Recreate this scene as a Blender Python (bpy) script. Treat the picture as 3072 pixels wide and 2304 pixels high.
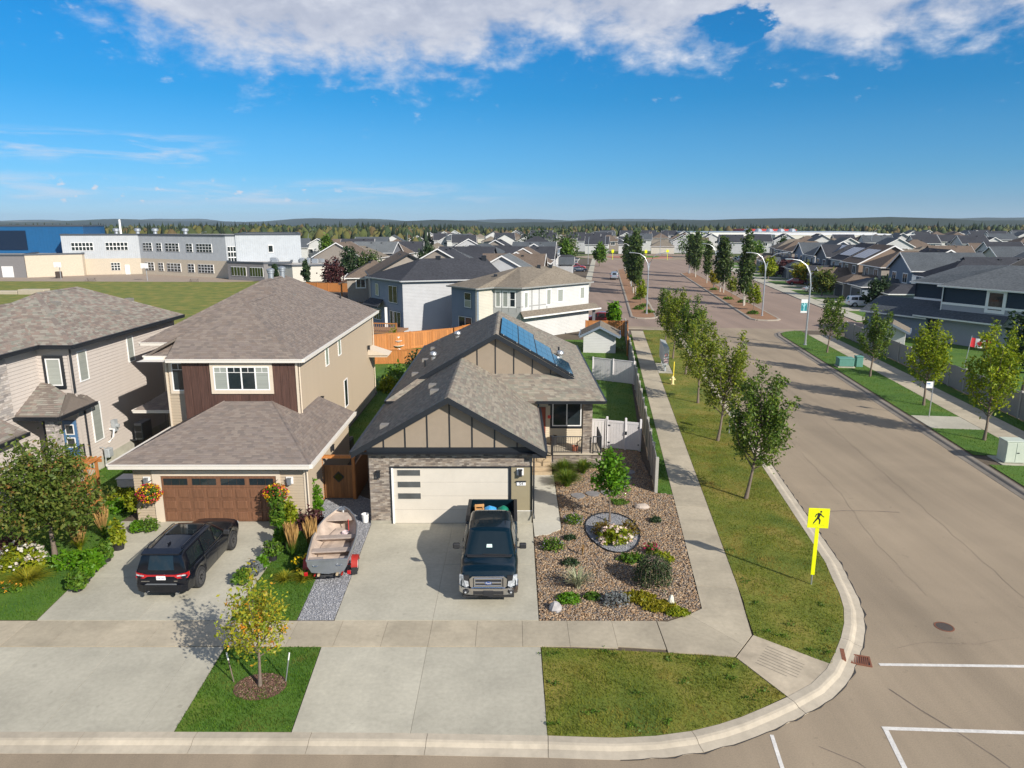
import bpy, math, random
import numpy as np
from mathutils import Vector, Matrix

for _o in list(bpy.data.objects):
	bpy.data.objects.remove(_o)
random.seed(7)
RNG = np.random.default_rng(11)
SC = bpy.context.scene
COL = SC.collection
R = math.radians

# ------------------------------------------------------------------ camera
cam_data = bpy.data.cameras.new("camera")
cam_data.sensor_fit = 'HORIZONTAL'
cam_data.sensor_width = 36.0
cam_data.lens = 24.77
cam_data.clip_start = 0.2
cam_data.clip_end = 40000.0
cam = bpy.data.objects.new("camera", cam_data)
cam.location = (0.0, 0.0, 13.0)
cam.rotation_euler = (R(90.0 - 12.825), 0.0, 0.0)
COL.objects.link(cam)
SC.camera = cam

# ------------------------------------------------------------------ sun
SUN_AZ = math.atan2(0.69, -0.72)        # clockwise from +Y: behind the camera, to its right
SUN_EL = R(30.0)
sun_dir = Vector((math.sin(SUN_AZ) * math.cos(SUN_EL), math.cos(SUN_AZ) * math.cos(SUN_EL), math.sin(SUN_EL)))
sun_data = bpy.data.lights.new("sun", 'SUN')
sun_data.energy = 4.5
sun_data.angle = R(0.55)
sun_data.color = (1.0, 0.94, 0.85)
sun = bpy.data.objects.new("sun", sun_data)
sun.location = (30, -30, 40)
sun.rotation_euler = sun_dir.to_track_quat('Z', 'Y').to_euler()
COL.objects.link(sun)

# ------------------------------------------------------------------ colour management
SC.view_settings.view_transform = 'Standard'
SC.view_settings.look = 'None'
SC.view_settings.gamma = 1.0
SC.view_settings.use_curve_mapping = False
SC.view_settings.exposure = 0.52
SC.cycles.use_denoising = True
SC.cycles.max_bounces = 6
SC.cycles.transparent_max_bounces = 8
SC.cycles.volume_bounces = 0

# ------------------------------------------------------------------ sky: Nishita plus broken cloud
world = bpy.data.worlds.new("World")
SC.world = world
world.use_nodes = True


class NT:
	"""small helper for building node trees"""
	def __init__(self, tree):
		self.t = tree
		self.t.nodes.clear()

	def n(self, typ, **kw):
		nd = self.t.nodes.new(typ)
		for k, v in kw.items():
			if k.startswith('i_'):
				nd.inputs[k[2:].replace('_', ' ')].default_value = v
			else:
				setattr(nd, k, v)
		return nd

	def l(self, a, b):
		self.t.links.new(a, b)

	def m(self, op, a, b=None, c=None, clamp=False):
		nd = self.t.nodes.new('ShaderNodeMath')
		nd.operation = op
		nd.use_clamp = clamp
		for i, x in enumerate((a, b, c)):
			if x is None:
				continue
			if isinstance(x, (int, float)):
				nd.inputs[i].default_value = x
			else:
				self.l(x, nd.inputs[i])
		return nd.outputs[0]

	def mixc(self, fac, a, b, blend='MIX'):
		nd = self.t.nodes.new('ShaderNodeMix')
		nd.data_type = 'RGBA'
		nd.blend_type = blend
		for sock, x in ((nd.inputs[0], fac), (nd.inputs[6], a), (nd.inputs[7], b)):
			if isinstance(x, (int, float)):
				sock.default_value = x
			elif isinstance(x, tuple):
				sock.default_value = x if len(x) == 4 else (*x, 1.0)
			else:
				self.l(x, sock)
		return nd.outputs[2]

	def noise(self, vec, scale, detail=3.0, rough=0.5, dist=0.0):
		nd = self.t.nodes.new('ShaderNodeTexNoise')
		nd.inputs['Scale'].default_value = scale
		nd.inputs['Detail'].default_value = detail
		nd.inputs['Roughness'].default_value = rough
		nd.inputs['Distortion'].default_value = dist
		if vec is not None:
			self.l(vec, nd.inputs['Vector'])
		return nd.outputs['Fac']

	def maprange(self, x, a, b, c=0.0, d=1.0, smooth=True):
		nd = self.t.nodes.new('ShaderNodeMapRange')
		if smooth:
			nd.interpolation_type = 'SMOOTHSTEP'
		nd.clamp = True
		self.l(x, nd.inputs[0])
		for i, v in enumerate((a, b, c, d)):
			if isinstance(v, (int, float)):
				nd.inputs[1 + i].default_value = v
			else:
				self.l(v, nd.inputs[1 + i])
		return nd.outputs[0]

	def ramp(self, fac, stops, interp='LINEAR'):
		nd = self.t.nodes.new('ShaderNodeValToRGB')
		nd.color_ramp.interpolation = interp
		e = nd.color_ramp.elements
		while len(e) < len(stops):
			e.new(0.5)
		for el, (p, c) in zip(e, stops):
			el.position = p
			el.color = c if len(c) == 4 else (*c, 1.0)
		if fac is not None:
			self.l(fac, nd.inputs[0])
		return nd.outputs[0]


def build_sky():
	w = NT(world.node_tree)
	out = w.n('ShaderNodeOutputWorld')
	bg = w.n('ShaderNodeBackground')
	sky = w.n('ShaderNodeTexSky')
	sky.sky_type = 'NISHITA'
	sky.sun_disc = False
	sky.sun_elevation = SUN_EL
	sky.sun_rotation = SUN_AZ
	sky.altitude = 650.0
	sky.air_density = 1.0
	sky.dust_density = 0.35
	sky.ozone_density = 3.0
	geo = w.n('ShaderNodeTexCoord')
	sep = w.n('ShaderNodeSeparateXYZ')
	w.l(geo.outputs['Generated'], sep.inputs[0])
	x, y, z = sep.outputs
	az = w.m('ARCTAN2', x, y)                        # radians clockwise from +Y
	el = w.m('ARCSINE', z)
	# cloud layer seen as a flat deck far overhead: perspective shrinks it to the horizon
	zz = w.m('ADD', w.m('MAXIMUM', z, 0.0), 0.07)
	comb = w.n('ShaderNodeCombineXYZ')
	w.l(w.m('DIVIDE', x, zz), comb.inputs[0])
	w.l(w.m('DIVIDE', y, zz), comb.inputs[1])
	p = comb.outputs[0]
	big = w.noise(p, 0.75, 4.0, 0.55)
	fine = w.noise(p, 2.3, 7.0, 0.62, 0.3)
	# puffs in plain direction space keep round tops
	dirc = w.n('ShaderNodeCombineXYZ')
	w.l(w.m('MULTIPLY', az, 1.0), dirc.inputs[0])
	w.l(w.m('MULTIPLY', el, 1.8), dirc.inputs[1])
	puff = w.noise(dirc.outputs[0], 13.0, 7.0, 0.58, 0.25)
	puff2 = w.noise(dirc.outputs[0], 34.0, 5.0, 0.6)
	# lower rim of the main bank, elevation in degrees against azimuth
	u = w.m('MULTIPLY_ADD', az, 1.0 / R(90.0), 0.5, clamp=True)      # -45..45 deg -> 0..1
	def rim(deg):
		return (deg / 30.0,) * 3
	pts = [(-45, 15.0), (-34, 14.2), (-30, 13.6), (-27.3, 12.2), (-24.5, 11.0), (-21, 10.0), (-16, 9.75), (-8.6, 9.7), (-4, 10.1),
		(0.8, 11.6), (3.3, 12.1), (7, 11.5), (11.2, 10.7), (13.5, 11.4), (16.7, 11.9), (19.9, 10.9), (25.3, 10.4), (28.5, 11.0), (33, 10.7), (45, 11)]
	rimv = w.ramp(u, [((a + 45) / 90.0, rim(e)) for a, e in pts])
	rimd = w.m('MULTIPLY', rimv, 30.0)
	eld = w.m('MULTIPLY', el, 180.0 / math.pi)
	above = w.m('SUBTRACT', eld, rimd)
	# overhead the bank breaks up into scattered cloud
	shape = w.m('ADD', above, w.m('MULTIPLY', w.m('SUBTRACT', puff, 0.5), 9.0))
	shape = w.m('ADD', shape, w.m('MULTIPLY', w.m('SUBTRACT', puff2, 0.5), 3.4))
	# a blue hole in the bank, right of the middle
	hx_ = w.m('ADD', w.m('DIVIDE', w.m('SUBTRACT', az, R(16.3)), R(2.4)), w.m('MULTIPLY', w.m('SUBTRACT', puff2, 0.5), 2.6))
	hy_ = w.m('ADD', w.m('DIVIDE', w.m('SUBTRACT', el, R(13.7)), R(1.0)), w.m('MULTIPLY', w.m('SUBTRACT', puff, 0.5), 4.0))
	hole = w.maprange(w.m('ADD', w.m('MULTIPLY', hx_, hx_), w.m('MULTIPLY', hy_, hy_)), 0.0, 2.2, 4.6, 0.0)
	shape = w.m('SUBTRACT', shape, hole)
	bank = w.m('MULTIPLY', w.maprange(shape, -0.6, 3.6), 0.95)
	# the bank is a few cloud-widths deep; beyond it the sky overhead is half open
	over = w.maprange(eld, 24.0, 40.0, 1.0, 0.0)
	scat = w.maprange(w.m('ADD', big, w.m('MULTIPLY', fine, 0.35)), 0.62, 0.78)
	scat = w.m('MULTIPLY', scat, w.m('SUBTRACT', 1.0, over))
	bank = w.m('MAXIMUM', w.m('MULTIPLY', bank, over), scat)
	# thin streaks low on the left
	strc = w.n('ShaderNodeCombineXYZ')
	w.l(w.m('MULTIPLY', az, 3.2), strc.inputs[0])
	w.l(w.m('MULTIPLY', el, 26.0), strc.inputs[1])
	strk = w.noise(strc.outputs[0], 2.3, 6.0, 0.6, 0.4)
	left = w.maprange(az, R(-2.0), R(-26.0))
	band1 = w.m('MULTIPLY', w.maprange(eld, 3.7, 4.4), w.maprange(eld, 6.3, 5.5))
	band2 = w.m('MULTIPLY', w.maprange(eld, 1.1, 1.8), w.maprange(eld, 3.5, 2.6))
	left2 = w.maprange(az, R(8.0), R(-12.0))
	leftm = w.maprange(az, R(-19.0), R(-25.0))
	streak = w.m('MULTIPLY', w.maprange(strk, 0.44, 0.68), w.m('MAXIMUM', w.m('MULTIPLY', band1, leftm), w.m('MULTIPLY', w.m('MULTIPLY', band2, left2), 0.8)))
	streak = w.m('MULTIPLY', streak, 0.72)
	# small cumulus near the horizon on the left, plus odd wisps everywhere
	small = w.noise(dirc.outputs[0], 46.0, 4.0, 0.55)
	cum = w.m('MULTIPLY', w.maprange(small, 0.60, 0.70), w.m('MULTIPLY', w.m('MULTIPLY', w.maprange(eld, 1.2, 1.7), w.maprange(eld, 3.6, 2.4)), left))
	wisp = w.m('MULTIPLY', w.maprange(puff2, 0.60, 0.80), w.m('MULTIPLY', w.maprange(above, -4.5, -0.5), 0.55))
	thin = w.m('MAXIMUM', w.m('MAXIMUM', streak, cum), wisp)
	# bank tone: grey-lavender bellies, white where lumps catch the sun
	lump = w.m('ADD', w.m('MULTIPLY', puff, 0.75), w.m('MULTIPLY', puff2, 0.25))
	belly = w.maprange(shape, 0.6, 5.5)
	tone = w.m('ADD', w.m('MULTIPLY', lump, 1.0), w.m('MULTIPLY', belly, -0.10))
	ccol = w.ramp(tone, [(0.26, (0.30, 0.33, 0.41)), (0.40, (0.375, 0.40, 0.475)), (0.50, (0.46, 0.48, 0.54)), (0.64, (0.62, 0.63, 0.66))])
	# clear-sky colour: the photograph's strong blue, paler towards the horizon
	tint = w.ramp(w.m('DIVIDE', eld, 15.0, clamp=True), [(0.0, (0.40, 0.62, 1.0)), (0.10, (0.30, 0.51, 0.84)), (0.24, (0.21, 0.50, 0.78)), (0.43, (0.165, 0.51, 0.76)), (0.61, (0.085, 0.50, 0.76)), (0.85, (0.06, 0.53, 0.82))])
	skys = w.mixc(1.0, w.mixc(1.0, sky.outputs[0], (0.1, 0.1, 0.1), 'MULTIPLY'), tint, 'MULTIPLY')
	c1 = w.mixc(thin, skys, (0.50, 0.53, 0.60))
	c2 = w.mixc(bank, c1, ccol)
	w.l(c2, bg.inputs['Color'])
	bg.inputs['Strength'].default_value = 1.0
	w.l(bg.outputs[0], out.inputs[0])


build_sky()


# ------------------------------------------------------------------ mesh helpers
ORG = {}


class G:
	"""collects faces; part() turns it into one mesh object"""
	def __init__(self):
		self.v = []
		self.f = []

	def add(self, vs, fs):
		b = len(self.v)
		self.v.extend([tuple(p) for p in vs])
		self.f.extend([tuple(i + b for i in f) for f in fs])
		return self

	def box(self, x0, y0, z0, x1, y1, z1):
		return self.add([(x0, y0, z0), (x1, y0, z0), (x1, y1, z0), (x0, y1, z0), (x0, y0, z1), (x1, y0, z1), (x1, y1, z1), (x0, y1, z1)],
						[(0, 3, 2, 1), (4, 5, 6, 7), (0, 1, 5, 4), (1, 2, 6, 5), (2, 3, 7, 6), (3, 0, 4, 7)])

	def bev(self, x0, y0, z0, x1, y1, z1, b):
		"""box with chamfered edges all round (24 verts)"""
		vs = []
		X, Y, Z = (x0, x1), (y0, y1), (z0, z1)
		s = (1, -1)
		for i in range(2):
			for j in range(2):
				for k in range(2):
					vs += [(X[i], Y[j] + b * s[j], Z[k] + b * s[k]), (X[i] + b * s[i], Y[j], Z[k] + b * s[k]), (X[i] + b * s[i], Y[j] + b * s[j], Z[k])]
		def q(i, j, k, a):
			return ((i * 2 + j) * 2 + k) * 3 + a
		fs = [(q(0, 0, 0, 0), q(0, 0, 1, 0), q(0, 1, 1, 0), q(0, 1, 0, 0)), (q(1, 0, 0, 0), q(1, 1, 0, 0), q(1, 1, 1, 0), q(1, 0, 1, 0)),
			(q(0, 0, 0, 1), q(1, 0, 0, 1), q(1, 0, 1, 1), q(0, 0, 1, 1)), (q(0, 1, 0, 1), q(0, 1, 1, 1), q(1, 1, 1, 1), q(1, 1, 0, 1)),
			(q(0, 0, 0, 2), q(0, 1, 0, 2), q(1, 1, 0, 2), q(1, 0, 0, 2)), (q(0, 0, 1, 2), q(1, 0, 1, 2), q(1, 1, 1, 2), q(0, 1, 1, 2))]
		for a in range(2):
			for c in range(2):
				fs.append((q(a, c, 0, 0), q(a, c, 1, 0), q(a, c, 1, 1), q(a, c, 0, 1)))
				fs.append((q(a, 0, c, 0), q(a, 1, c, 0), q(a, 1, c, 2), q(a, 0, c, 2)))
				fs.append((q(0, a, c, 1), q(1, a, c, 1), q(1, a, c, 2), q(0, a, c, 2)))
		for i in range(2):
			for j in range(2):
				for k in range(2):
					fs.append((q(i, j, k, 0), q(i, j, k, 1), q(i, j, k, 2)))
		return self.add(vs, fs)

	def poly(self, pts):
		return self.add(pts, [tuple(range(len(pts)))])

	def prism(self, pts, vec):
		n = len(pts)
		top = [tuple(p[i] + vec[i] for i in range(3)) for p in pts]
		return self.add(list(pts) + top, [tuple(range(n))[::-1], tuple(range(n, 2 * n))] + [(i, (i + 1) % n, n + (i + 1) % n, n + i) for i in range(n)])

	def wallbox(self, a, b, z0, z1, t0, t1):
		"""upright box along the plan line a->b; t0..t1 are offsets along the right-hand (outward) normal"""
		d = Vector((b[0] - a[0], b[1] - a[1]))
		n = Vector((d.y, -d.x)).normalized()
		q = [(a[0] + n.x * t0, a[1] + n.y * t0), (b[0] + n.x * t0, b[1] + n.y * t0), (b[0] + n.x * t1, b[1] + n.y * t1), (a[0] + n.x * t1, a[1] + n.y * t1)]
		return self.prism([(x, y, z0) for x, y in q], (0, 0, z1 - z0))

	def tube(self, pts, rad, n=8, cap=True):
		pts = [Vector(p) for p in pts]
		if not isinstance(rad, (list, tuple)):
			rad = [rad] * len(pts)
		rings = []
		for i, p in enumerate(pts):
			t = (pts[min(i + 1, len(pts) - 1)] - pts[max(i - 1, 0)])
			t = t.normalized() if t.length > 1e-9 else Vector((0, 0, 1))
			a = Vector((0, 0, 1)) if abs(t.z) < 0.9 else Vector((1, 0, 0))
			u = t.cross(a).normalized()
			w = t.cross(u)
			rings.append([tuple(p + (u * math.cos(2 * math.pi * k / n) + w * math.sin(2 * math.pi * k / n)) * rad[i]) for k in range(n)])
		return self.loft(rings, cap=cap)

	def loft(self, rings, cap=True, closed=True):
		b = len(self.v)
		n = len(rings[0])
		for r in rings:
			self.v.extend([tuple(p) for p in r])
		for i in range(len(rings) - 1):
			for k in range(n if closed else n - 1):
				k2 = (k + 1) % n
				self.f.append((b + i * n + k, b + i * n + k2, b + (i + 1) * n + k2, b + (i + 1) * n + k))
		if cap and closed:
			self.f.append(tuple(b + k for k in range(n))[::-1])
			self.f.append(tuple(b + (len(rings) - 1) * n + k for k in range(n)))
		return self

	def lathe(self, prof, c=(0, 0, 0), n=16, axis='z', cap=True):
		rings = []
		for r, h in prof:
			ring = []
			for k in range(n):
				a = 2 * math.pi * k / n
				if axis == 'z':
					ring.append((c[0] + r * math.cos(a), c[1] + r * math.sin(a), c[2] + h))
				elif axis == 'x':
					ring.append((c[0] + h, c[1] + r * math.cos(a), c[2] + r * math.sin(a)))
				else:
					ring.append((c[0] + r * math.sin(a), c[1] + h, c[2] + r * math.cos(a)))
			rings.append(ring)
		return self.loft(rings, cap=cap)


def fast_mesh(name, verts, faces):
	"""verts (N,3), faces (M,k) numpy -> mesh"""
	me = bpy.data.meshes.new(name)
	verts = np.ascontiguousarray(verts, dtype=np.float32)
	faces = np.ascontiguousarray(faces, dtype=np.int32)
	m, k = faces.shape
	me.vertices.add(len(verts))
	me.vertices.foreach_set('co', verts.ravel())
	me.loops.add(m * k)
	me.loops.foreach_set('vertex_index', faces.ravel())
	me.polygons.add(m)
	me.polygons.foreach_set('loop_start', np.arange(0, m * k, k, dtype=np.int32))
	me.update(calc_edges=True)
	return me


def put(name, data, parent=None, loc=None):
	o = bpy.data.objects.new(name, data)
	COL.objects.link(o)
	if parent is not None:
		o.parent = parent
		ORG[o.name] = ORG[parent.name]
	else:
		ORG[o.name] = Vector((0, 0, 0))
	if loc is not None:
		o.location = loc
	return o


def tag(o, label=None, cat=None, group=None, kind=None):
	if label:
		o['label'] = label
	if cat:
		o['category'] = cat
	if group:
		o['group'] = group
	if kind:
		o['kind'] = kind
	return o


def root(name, loc, label, cat, group=None, rz=0.0, kind=None, world=False):
	"""Empty at a thing's base. world=True: the parts are given in world coordinates"""
	o = bpy.data.objects.new(name, None)
	o.empty_display_size = 0.3
	COL.objects.link(o)
	o.location = loc
	o.rotation_euler = (0, 0, rz)
	ORG[o.name] = Vector(loc) if world else Vector((0, 0, 0))
	return tag(o, label, cat, group, kind)


def mesh_of(g, name, mat=None, smooth=None, org=None):
	me = bpy.data.meshes.new(name)
	vs = g.v
	if org is not None and org.length > 0:
		vs = [(p[0] - org.x, p[1] - org.y, p[2] - org.z) for p in vs]
	me.from_pydata(vs, [], g.f)
	if mat is not None:
		me.materials.append(mat)
	if smooth:
		me.polygons.foreach_set('use_smooth', [True] * len(me.polygons))
		me.set_sharp_from_angle(angle=R(smooth))
	me.update()
	return me


def part(name, g, mat, parent=None, smooth=None, label=None, kind=None):
	org = ORG[parent.name] if parent is not None else None
	o = put(name, mesh_of(g, name, mat, smooth, org), parent)
	if label:
		o['label'] = label
	if kind:
		o['kind'] = kind
	return o


def single(name, g, mat, label, cat, group=None, smooth=None, kind=None):
	"""a thing that is one mesh, given in world coordinates, with its origin at its base"""
	xs = [p[0] for p in g.v]
	ys = [p[1] for p in g.v]
	org = Vector(((min(xs) + max(xs)) / 2, (min(ys) + max(ys)) / 2, min(p[2] for p in g.v)))
	o = put(name, mesh_of(g, name, mat, smooth, org), None, org)
	return tag(o, label, cat, group, kind)


def copy_tree(o, parent=None):
	c = o.copy()
	COL.objects.link(c)
	c.parent = parent
	ORG[c.name] = ORG.get(o.name, Vector())
	for ch in o.children:
		copy_tree(ch, c)
	return c


# ------------------------------------------------------------------ materials
MATS = {}


def mat(name, col, rough=0.7, var=0.12, scale=6.0, metal=0.0, spec=0.5, bump=0.0, bscale=None, island=0.0, palette=None,
		stain=0.0, sscale=0.4, coat=0.0, trans=0.0, pos=False, obrand=0.0, stretch=None, emit=0.0, stops=None, detail=4.0, streak=0.0):
	"""general procedural surface: fine grain, broad blotches, per-piece variation, relief"""
	if name in MATS:
		return MATS[name]
	m = bpy.data.materials.new(name)
	m.use_nodes = True
	w = NT(m.node_tree)
	out = w.n('ShaderNodeOutputMaterial')
	b = w.n('ShaderNodeBsdfPrincipled')
	b.inputs['Roughness'].default_value = rough
	b.inputs['Metallic'].default_value = metal
	b.inputs['Specular IOR Level'].default_value = spec
	if coat:
		b.inputs['Coat Weight'].default_value = coat
		b.inputs['Coat Roughness'].default_value = 0.04
	geo = w.n('ShaderNodeNewGeometry')
	if pos:
		vec = geo.outputs['Position']
	else:
		vec = w.n('ShaderNodeTexCoord').outputs['Object']
	if stretch:
		mp = w.n('ShaderNodeMapping')
		mp.inputs['Scale'].default_value = stretch
		w.l(vec, mp.inputs['Vector'])
		vec = mp.outputs[0]
	base = (*col, 1.0)
	if palette:
		rnd = geo.outputs['Random Per Island']
		if obrand:
			oi = w.n('ShaderNodeObjectInfo')
			rnd = w.m('FRACT', w.m('ADD', rnd, oi.outputs['Random']))
		k = len(palette)
		cur = w.ramp(rnd, [(i / k, c) for i, c in enumerate(palette)], 'CONSTANT')
	elif stops:
		cur = w.ramp(w.noise(vec, sscale, 5.0, 0.6, 0.3), stops)
	else:
		rgb = w.n('ShaderNodeRGB')
		rgb.outputs[0].default_value = base
		cur = rgb.outputs[0]
	f = None
	if var:
		f = w.maprange(w.noise(vec, scale, detail, 0.6), 0.25, 0.75, 1.0 - var, 1.0 + var, False)
	if stain:
		s = w.maprange(w.noise(vec, sscale, 4.0, 0.6, 0.4), 0.3, 0.7, 1.0 - stain, 1.0 + stain * 0.5, False)
		f = s if f is None else w.m('MULTIPLY', f, s)
	if streak:
		mp = w.n('ShaderNodeMapping')
		mp.inputs['Rotation'].default_value = (0, 0, R(7.2))
		mp.inputs['Scale'].default_value = (0.55, 0.02, 1)
		w.l(geo.outputs['Position'], mp.inputs['Vector'])
		s1 = w.maprange(w.noise(mp.outputs[0], 1.0, 5.0, 0.6), 0.35, 0.65, 1.0 - streak, 1.0 + streak * 0.6, False)
		f = s1 if f is None else w.m('MULTIPLY', f, s1)
		sp = w.maprange(w.noise(geo.outputs['Position'], 3.1, 2.0, 0.5), 0.70, 0.76, 1.0, 0.86)
		f = w.m('MULTIPLY', f, sp)
	if island and not palette:
		rnd = geo.outputs['Random Per Island']
		if obrand:
			oi = w.n('ShaderNodeObjectInfo')
			rnd = w.m('FRACT', w.m('ADD', rnd, oi.outputs['Random']))
		s = w.maprange(rnd, 0.0, 1.0, 1.0 - island, 1.0 + island, False)
		f = s if f is None else w.m('MULTIPLY', f, s)
	if f is not None:
		cc = w.n('ShaderNodeCombineColor')
		for i in range(3):
			w.l(f, cc.inputs[i])
		cur = w.mixc(1.0, cur, cc.outputs[0], 'MULTIPLY')
	w.l(cur, b.inputs['Base Color'])
	if emit:
		w.l(cur, b.inputs['Emission Color'])
		b.inputs['Emission Strength'].default_value = emit
	if bump:
		bp = w.n('ShaderNodeBump')
		bp.inputs['Strength'].default_value = bump
		bp.inputs['Distance'].default_value = 0.02
		w.l(w.noise(vec, bscale or scale * 3, 4.0, 0.6), bp.inputs['Height'])
		w.l(bp.outputs[0], b.inputs['Normal'])
	if trans:
		tr = w.n('ShaderNodeBsdfTranslucent')
		w.l(cur, tr.inputs['Color'])
		mx = w.n('ShaderNodeMixShader')
		mx.inputs[0].default_value = trans
		w.l(b.outputs[0], mx.inputs[1])
		w.l(tr.outputs[0], mx.inputs[2])
		w.l(mx.outputs[0], out.inputs[0])
	else:
		w.l(b.outputs[0], out.inputs[0])
	MATS[name] = m
	return m


def leafmat(name, cols, trans=0.35, rough=0.55, patch=None):
	"""foliage: leaves pick a colour of their own; patch adds a broad second hue"""
	if name in MATS:
		return MATS[name]
	m = bpy.data.materials.new(name)
	m.use_nodes = True
	w = NT(m.node_tree)
	out = w.n('ShaderNodeOutputMaterial')
	b = w.n('ShaderNodeBsdfPrincipled')
	b.inputs['Roughness'].default_value = rough
	b.inputs['Specular IOR Level'].default_value = 0.3
	geo = w.n('ShaderNodeNewGeometry')
	k = max(1, len(cols) - 1)
	cur = w.ramp(geo.outputs['Random Per Island'], [(i / k, c) for i, c in enumerate(cols)])
	tc = w.n('ShaderNodeTexCoord')
	if patch:
		pc, psc, lo, hi = patch
		cur = w.mixc(w.maprange(w.noise(geo.outputs['Position'], psc, 5.0, 0.62, 0.3), lo, hi), cur, pc)
	f = w.maprange(w.noise(tc.outputs['Object'], 1.6, 3.0), 0.3, 0.7, 0.78, 1.22, False)
	cc = w.n('ShaderNodeCombineColor')
	for i in range(3):
		w.l(f, cc.inputs[i])
	cur = w.mixc(1.0, cur, cc.outputs[0], 'MULTIPLY')
	w.l(cur, b.inputs['Base Color'])
	tr = w.n('ShaderNodeBsdfTranslucent')
	w.l(cur, tr.inputs['Color'])
	mx = w.n('ShaderNodeMixShader')
	mx.inputs[0].default_value = trans
	w.l(b.outputs[0], mx.inputs[1])
	w.l(tr.outputs[0], mx.inputs[2])
	w.l(mx.outputs[0], out.inputs[0])
	MATS[name] = m
	return m


def S(s, d):
	"""street frame -> world: s metres along the side street, d metres to its right"""
	th = R(7.2)
	return (6.6 + s * math.sin(th) + d * math.cos(th), 22.2 + s * math.cos(th) - d * math.sin(th))


STREET_RZ = -R(7.2)
M_CONC = mat('concrete', (0.44, 0.41, 0.325), 0.85, 0.10, 7.0, stain=0.16, sscale=0.55, pos=True, bump=0.15, bscale=40, obrand=1.0, island=0.06, streak=0.05)
M_CONC2 = mat('concrete_walk', (0.43, 0.37, 0.27), 0.85, 0.10, 6.0, stain=0.2, sscale=0.7, pos=True, bump=0.15, bscale=40, obrand=1.0, island=0.09, streak=0.06)
M_KERB = mat('concrete_kerb', (0.45, 0.39, 0.30), 0.85, 0.10, 5.0, stain=0.22, sscale=0.6, pos=True, bump=0.2, bscale=40)
M_ASPH = mat('asphalt', (0.305, 0.24, 0.165), 0.9, 0.16, 26.0, stain=0.15, sscale=0.16, pos=True, bump=0.3, bscale=90, streak=0.16)
M_JOINT = mat('joint', (0.16, 0.14, 0.12), 0.95, 0.2, 9, pos=True)
M_CRACK = mat('tar_crack', (0.045, 0.042, 0.04), 0.8, 0.3, 9, pos=True)
M_PAINT = mat('road_paint', (0.66, 0.63, 0.58), 0.7, 0.18, 14, pos=True, stain=0.12, sscale=3)
M_SOIL = mat('soil', (0.10, 0.075, 0.05), 0.95, 0.3, 5, pos=True)
M_TURF = mat('turf', (0.05, 0.09, 0.02), 0.95, 0.25, 12, pos=True, sscale=0.45, stops=[(0.30, (0.07, 0.115, 0.010)), (0.5, (0.145, 0.16, 0.016)), (0.7, (0.25, 0.195, 0.04))])
M_TURFG = mat('turf_green', (0.03, 0.085, 0.012), 0.95, 0.25, 12, pos=True, sscale=0.5, stops=[(0.30, (0.04, 0.11, 0.007)), (0.55, (0.07, 0.145, 0.010)), (0.75, (0.125, 0.16, 0.015))])
M_GLASS = mat('window_glass', (0.018, 0.026, 0.030), 0.04, 0.3, 0.8, spec=0.7)
M_BLIND = mat('window_blind', (0.30, 0.32, 0.29), 0.08, 0.12, 1.5, spec=0.7, stretch=(0.2, 0.2, 14), coat=0.6)
M_WHITE = mat('white_vinyl', (0.78, 0.77, 0.75), 0.5, 0.04, 4)
M_BLACK = mat('black_metal', (0.014, 0.017, 0.022), 0.45, 0.1, 5)
M_STEEL = mat('galvanised', (0.48, 0.50, 0.52), 0.38, 0.08, 6, metal=0.7)
M_BARK = mat('bark', (0.17, 0.13, 0.10), 0.9, 0.3, 14, stretch=(3, 3, 0.6), bump=0.5)
M_BARKW = mat('bark_pale', (0.42, 0.39, 0.33), 0.85, 0.3, 9)
M_WOOD = mat('cedar', (0.44, 0.17, 0.045), 0.65, 0.22, 3.5, stretch=(5, 5, 0.5), obrand=1, island=0.16)
M_VINYL = mat('grey_vinyl_fence', (0.60, 0.575, 0.57), 0.55, 0.05, 4)


# ------------------------------------------------------------------ ground, streets, pavements
def inside(px, py, poly):
	c = np.zeros(len(px), bool)
	n = len(poly)
	for i in range(n):
		x0, y0 = poly[i]
		x1, y1 = poly[(i + 1) % n]
		if y0 == y1:
			continue
		c ^= ((y0 > py) != (y1 > py)) & (px < (x1 - x0) * (py - y0) / (y1 - y0) + x0)
	return c


def scatter(poly, dens):
	xs = [p[0] for p in poly]
	ys = [p[1] for p in poly]
	n = int((max(xs) - min(xs)) * (max(ys) - min(ys)) * dens)
	px = RNG.uniform(min(xs), max(xs), n)
	py = RNG.uniform(min(ys), max(ys), n)
	k = inside(px, py, poly)
	return px[k], py[k]


def sheet(name, poly, z, m, parent=None, depth=0.0, kind=None, label=None):
	g = G()
	if depth:
		g.prism([(x, y, z - depth) for x, y in poly], (0, 0, depth))
	else:
		g.poly([(x, y, z) for x, y in poly])
	o = part(name, g, m, parent)
	if kind:
		tag(o, label, None, None, kind)
	return o


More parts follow.
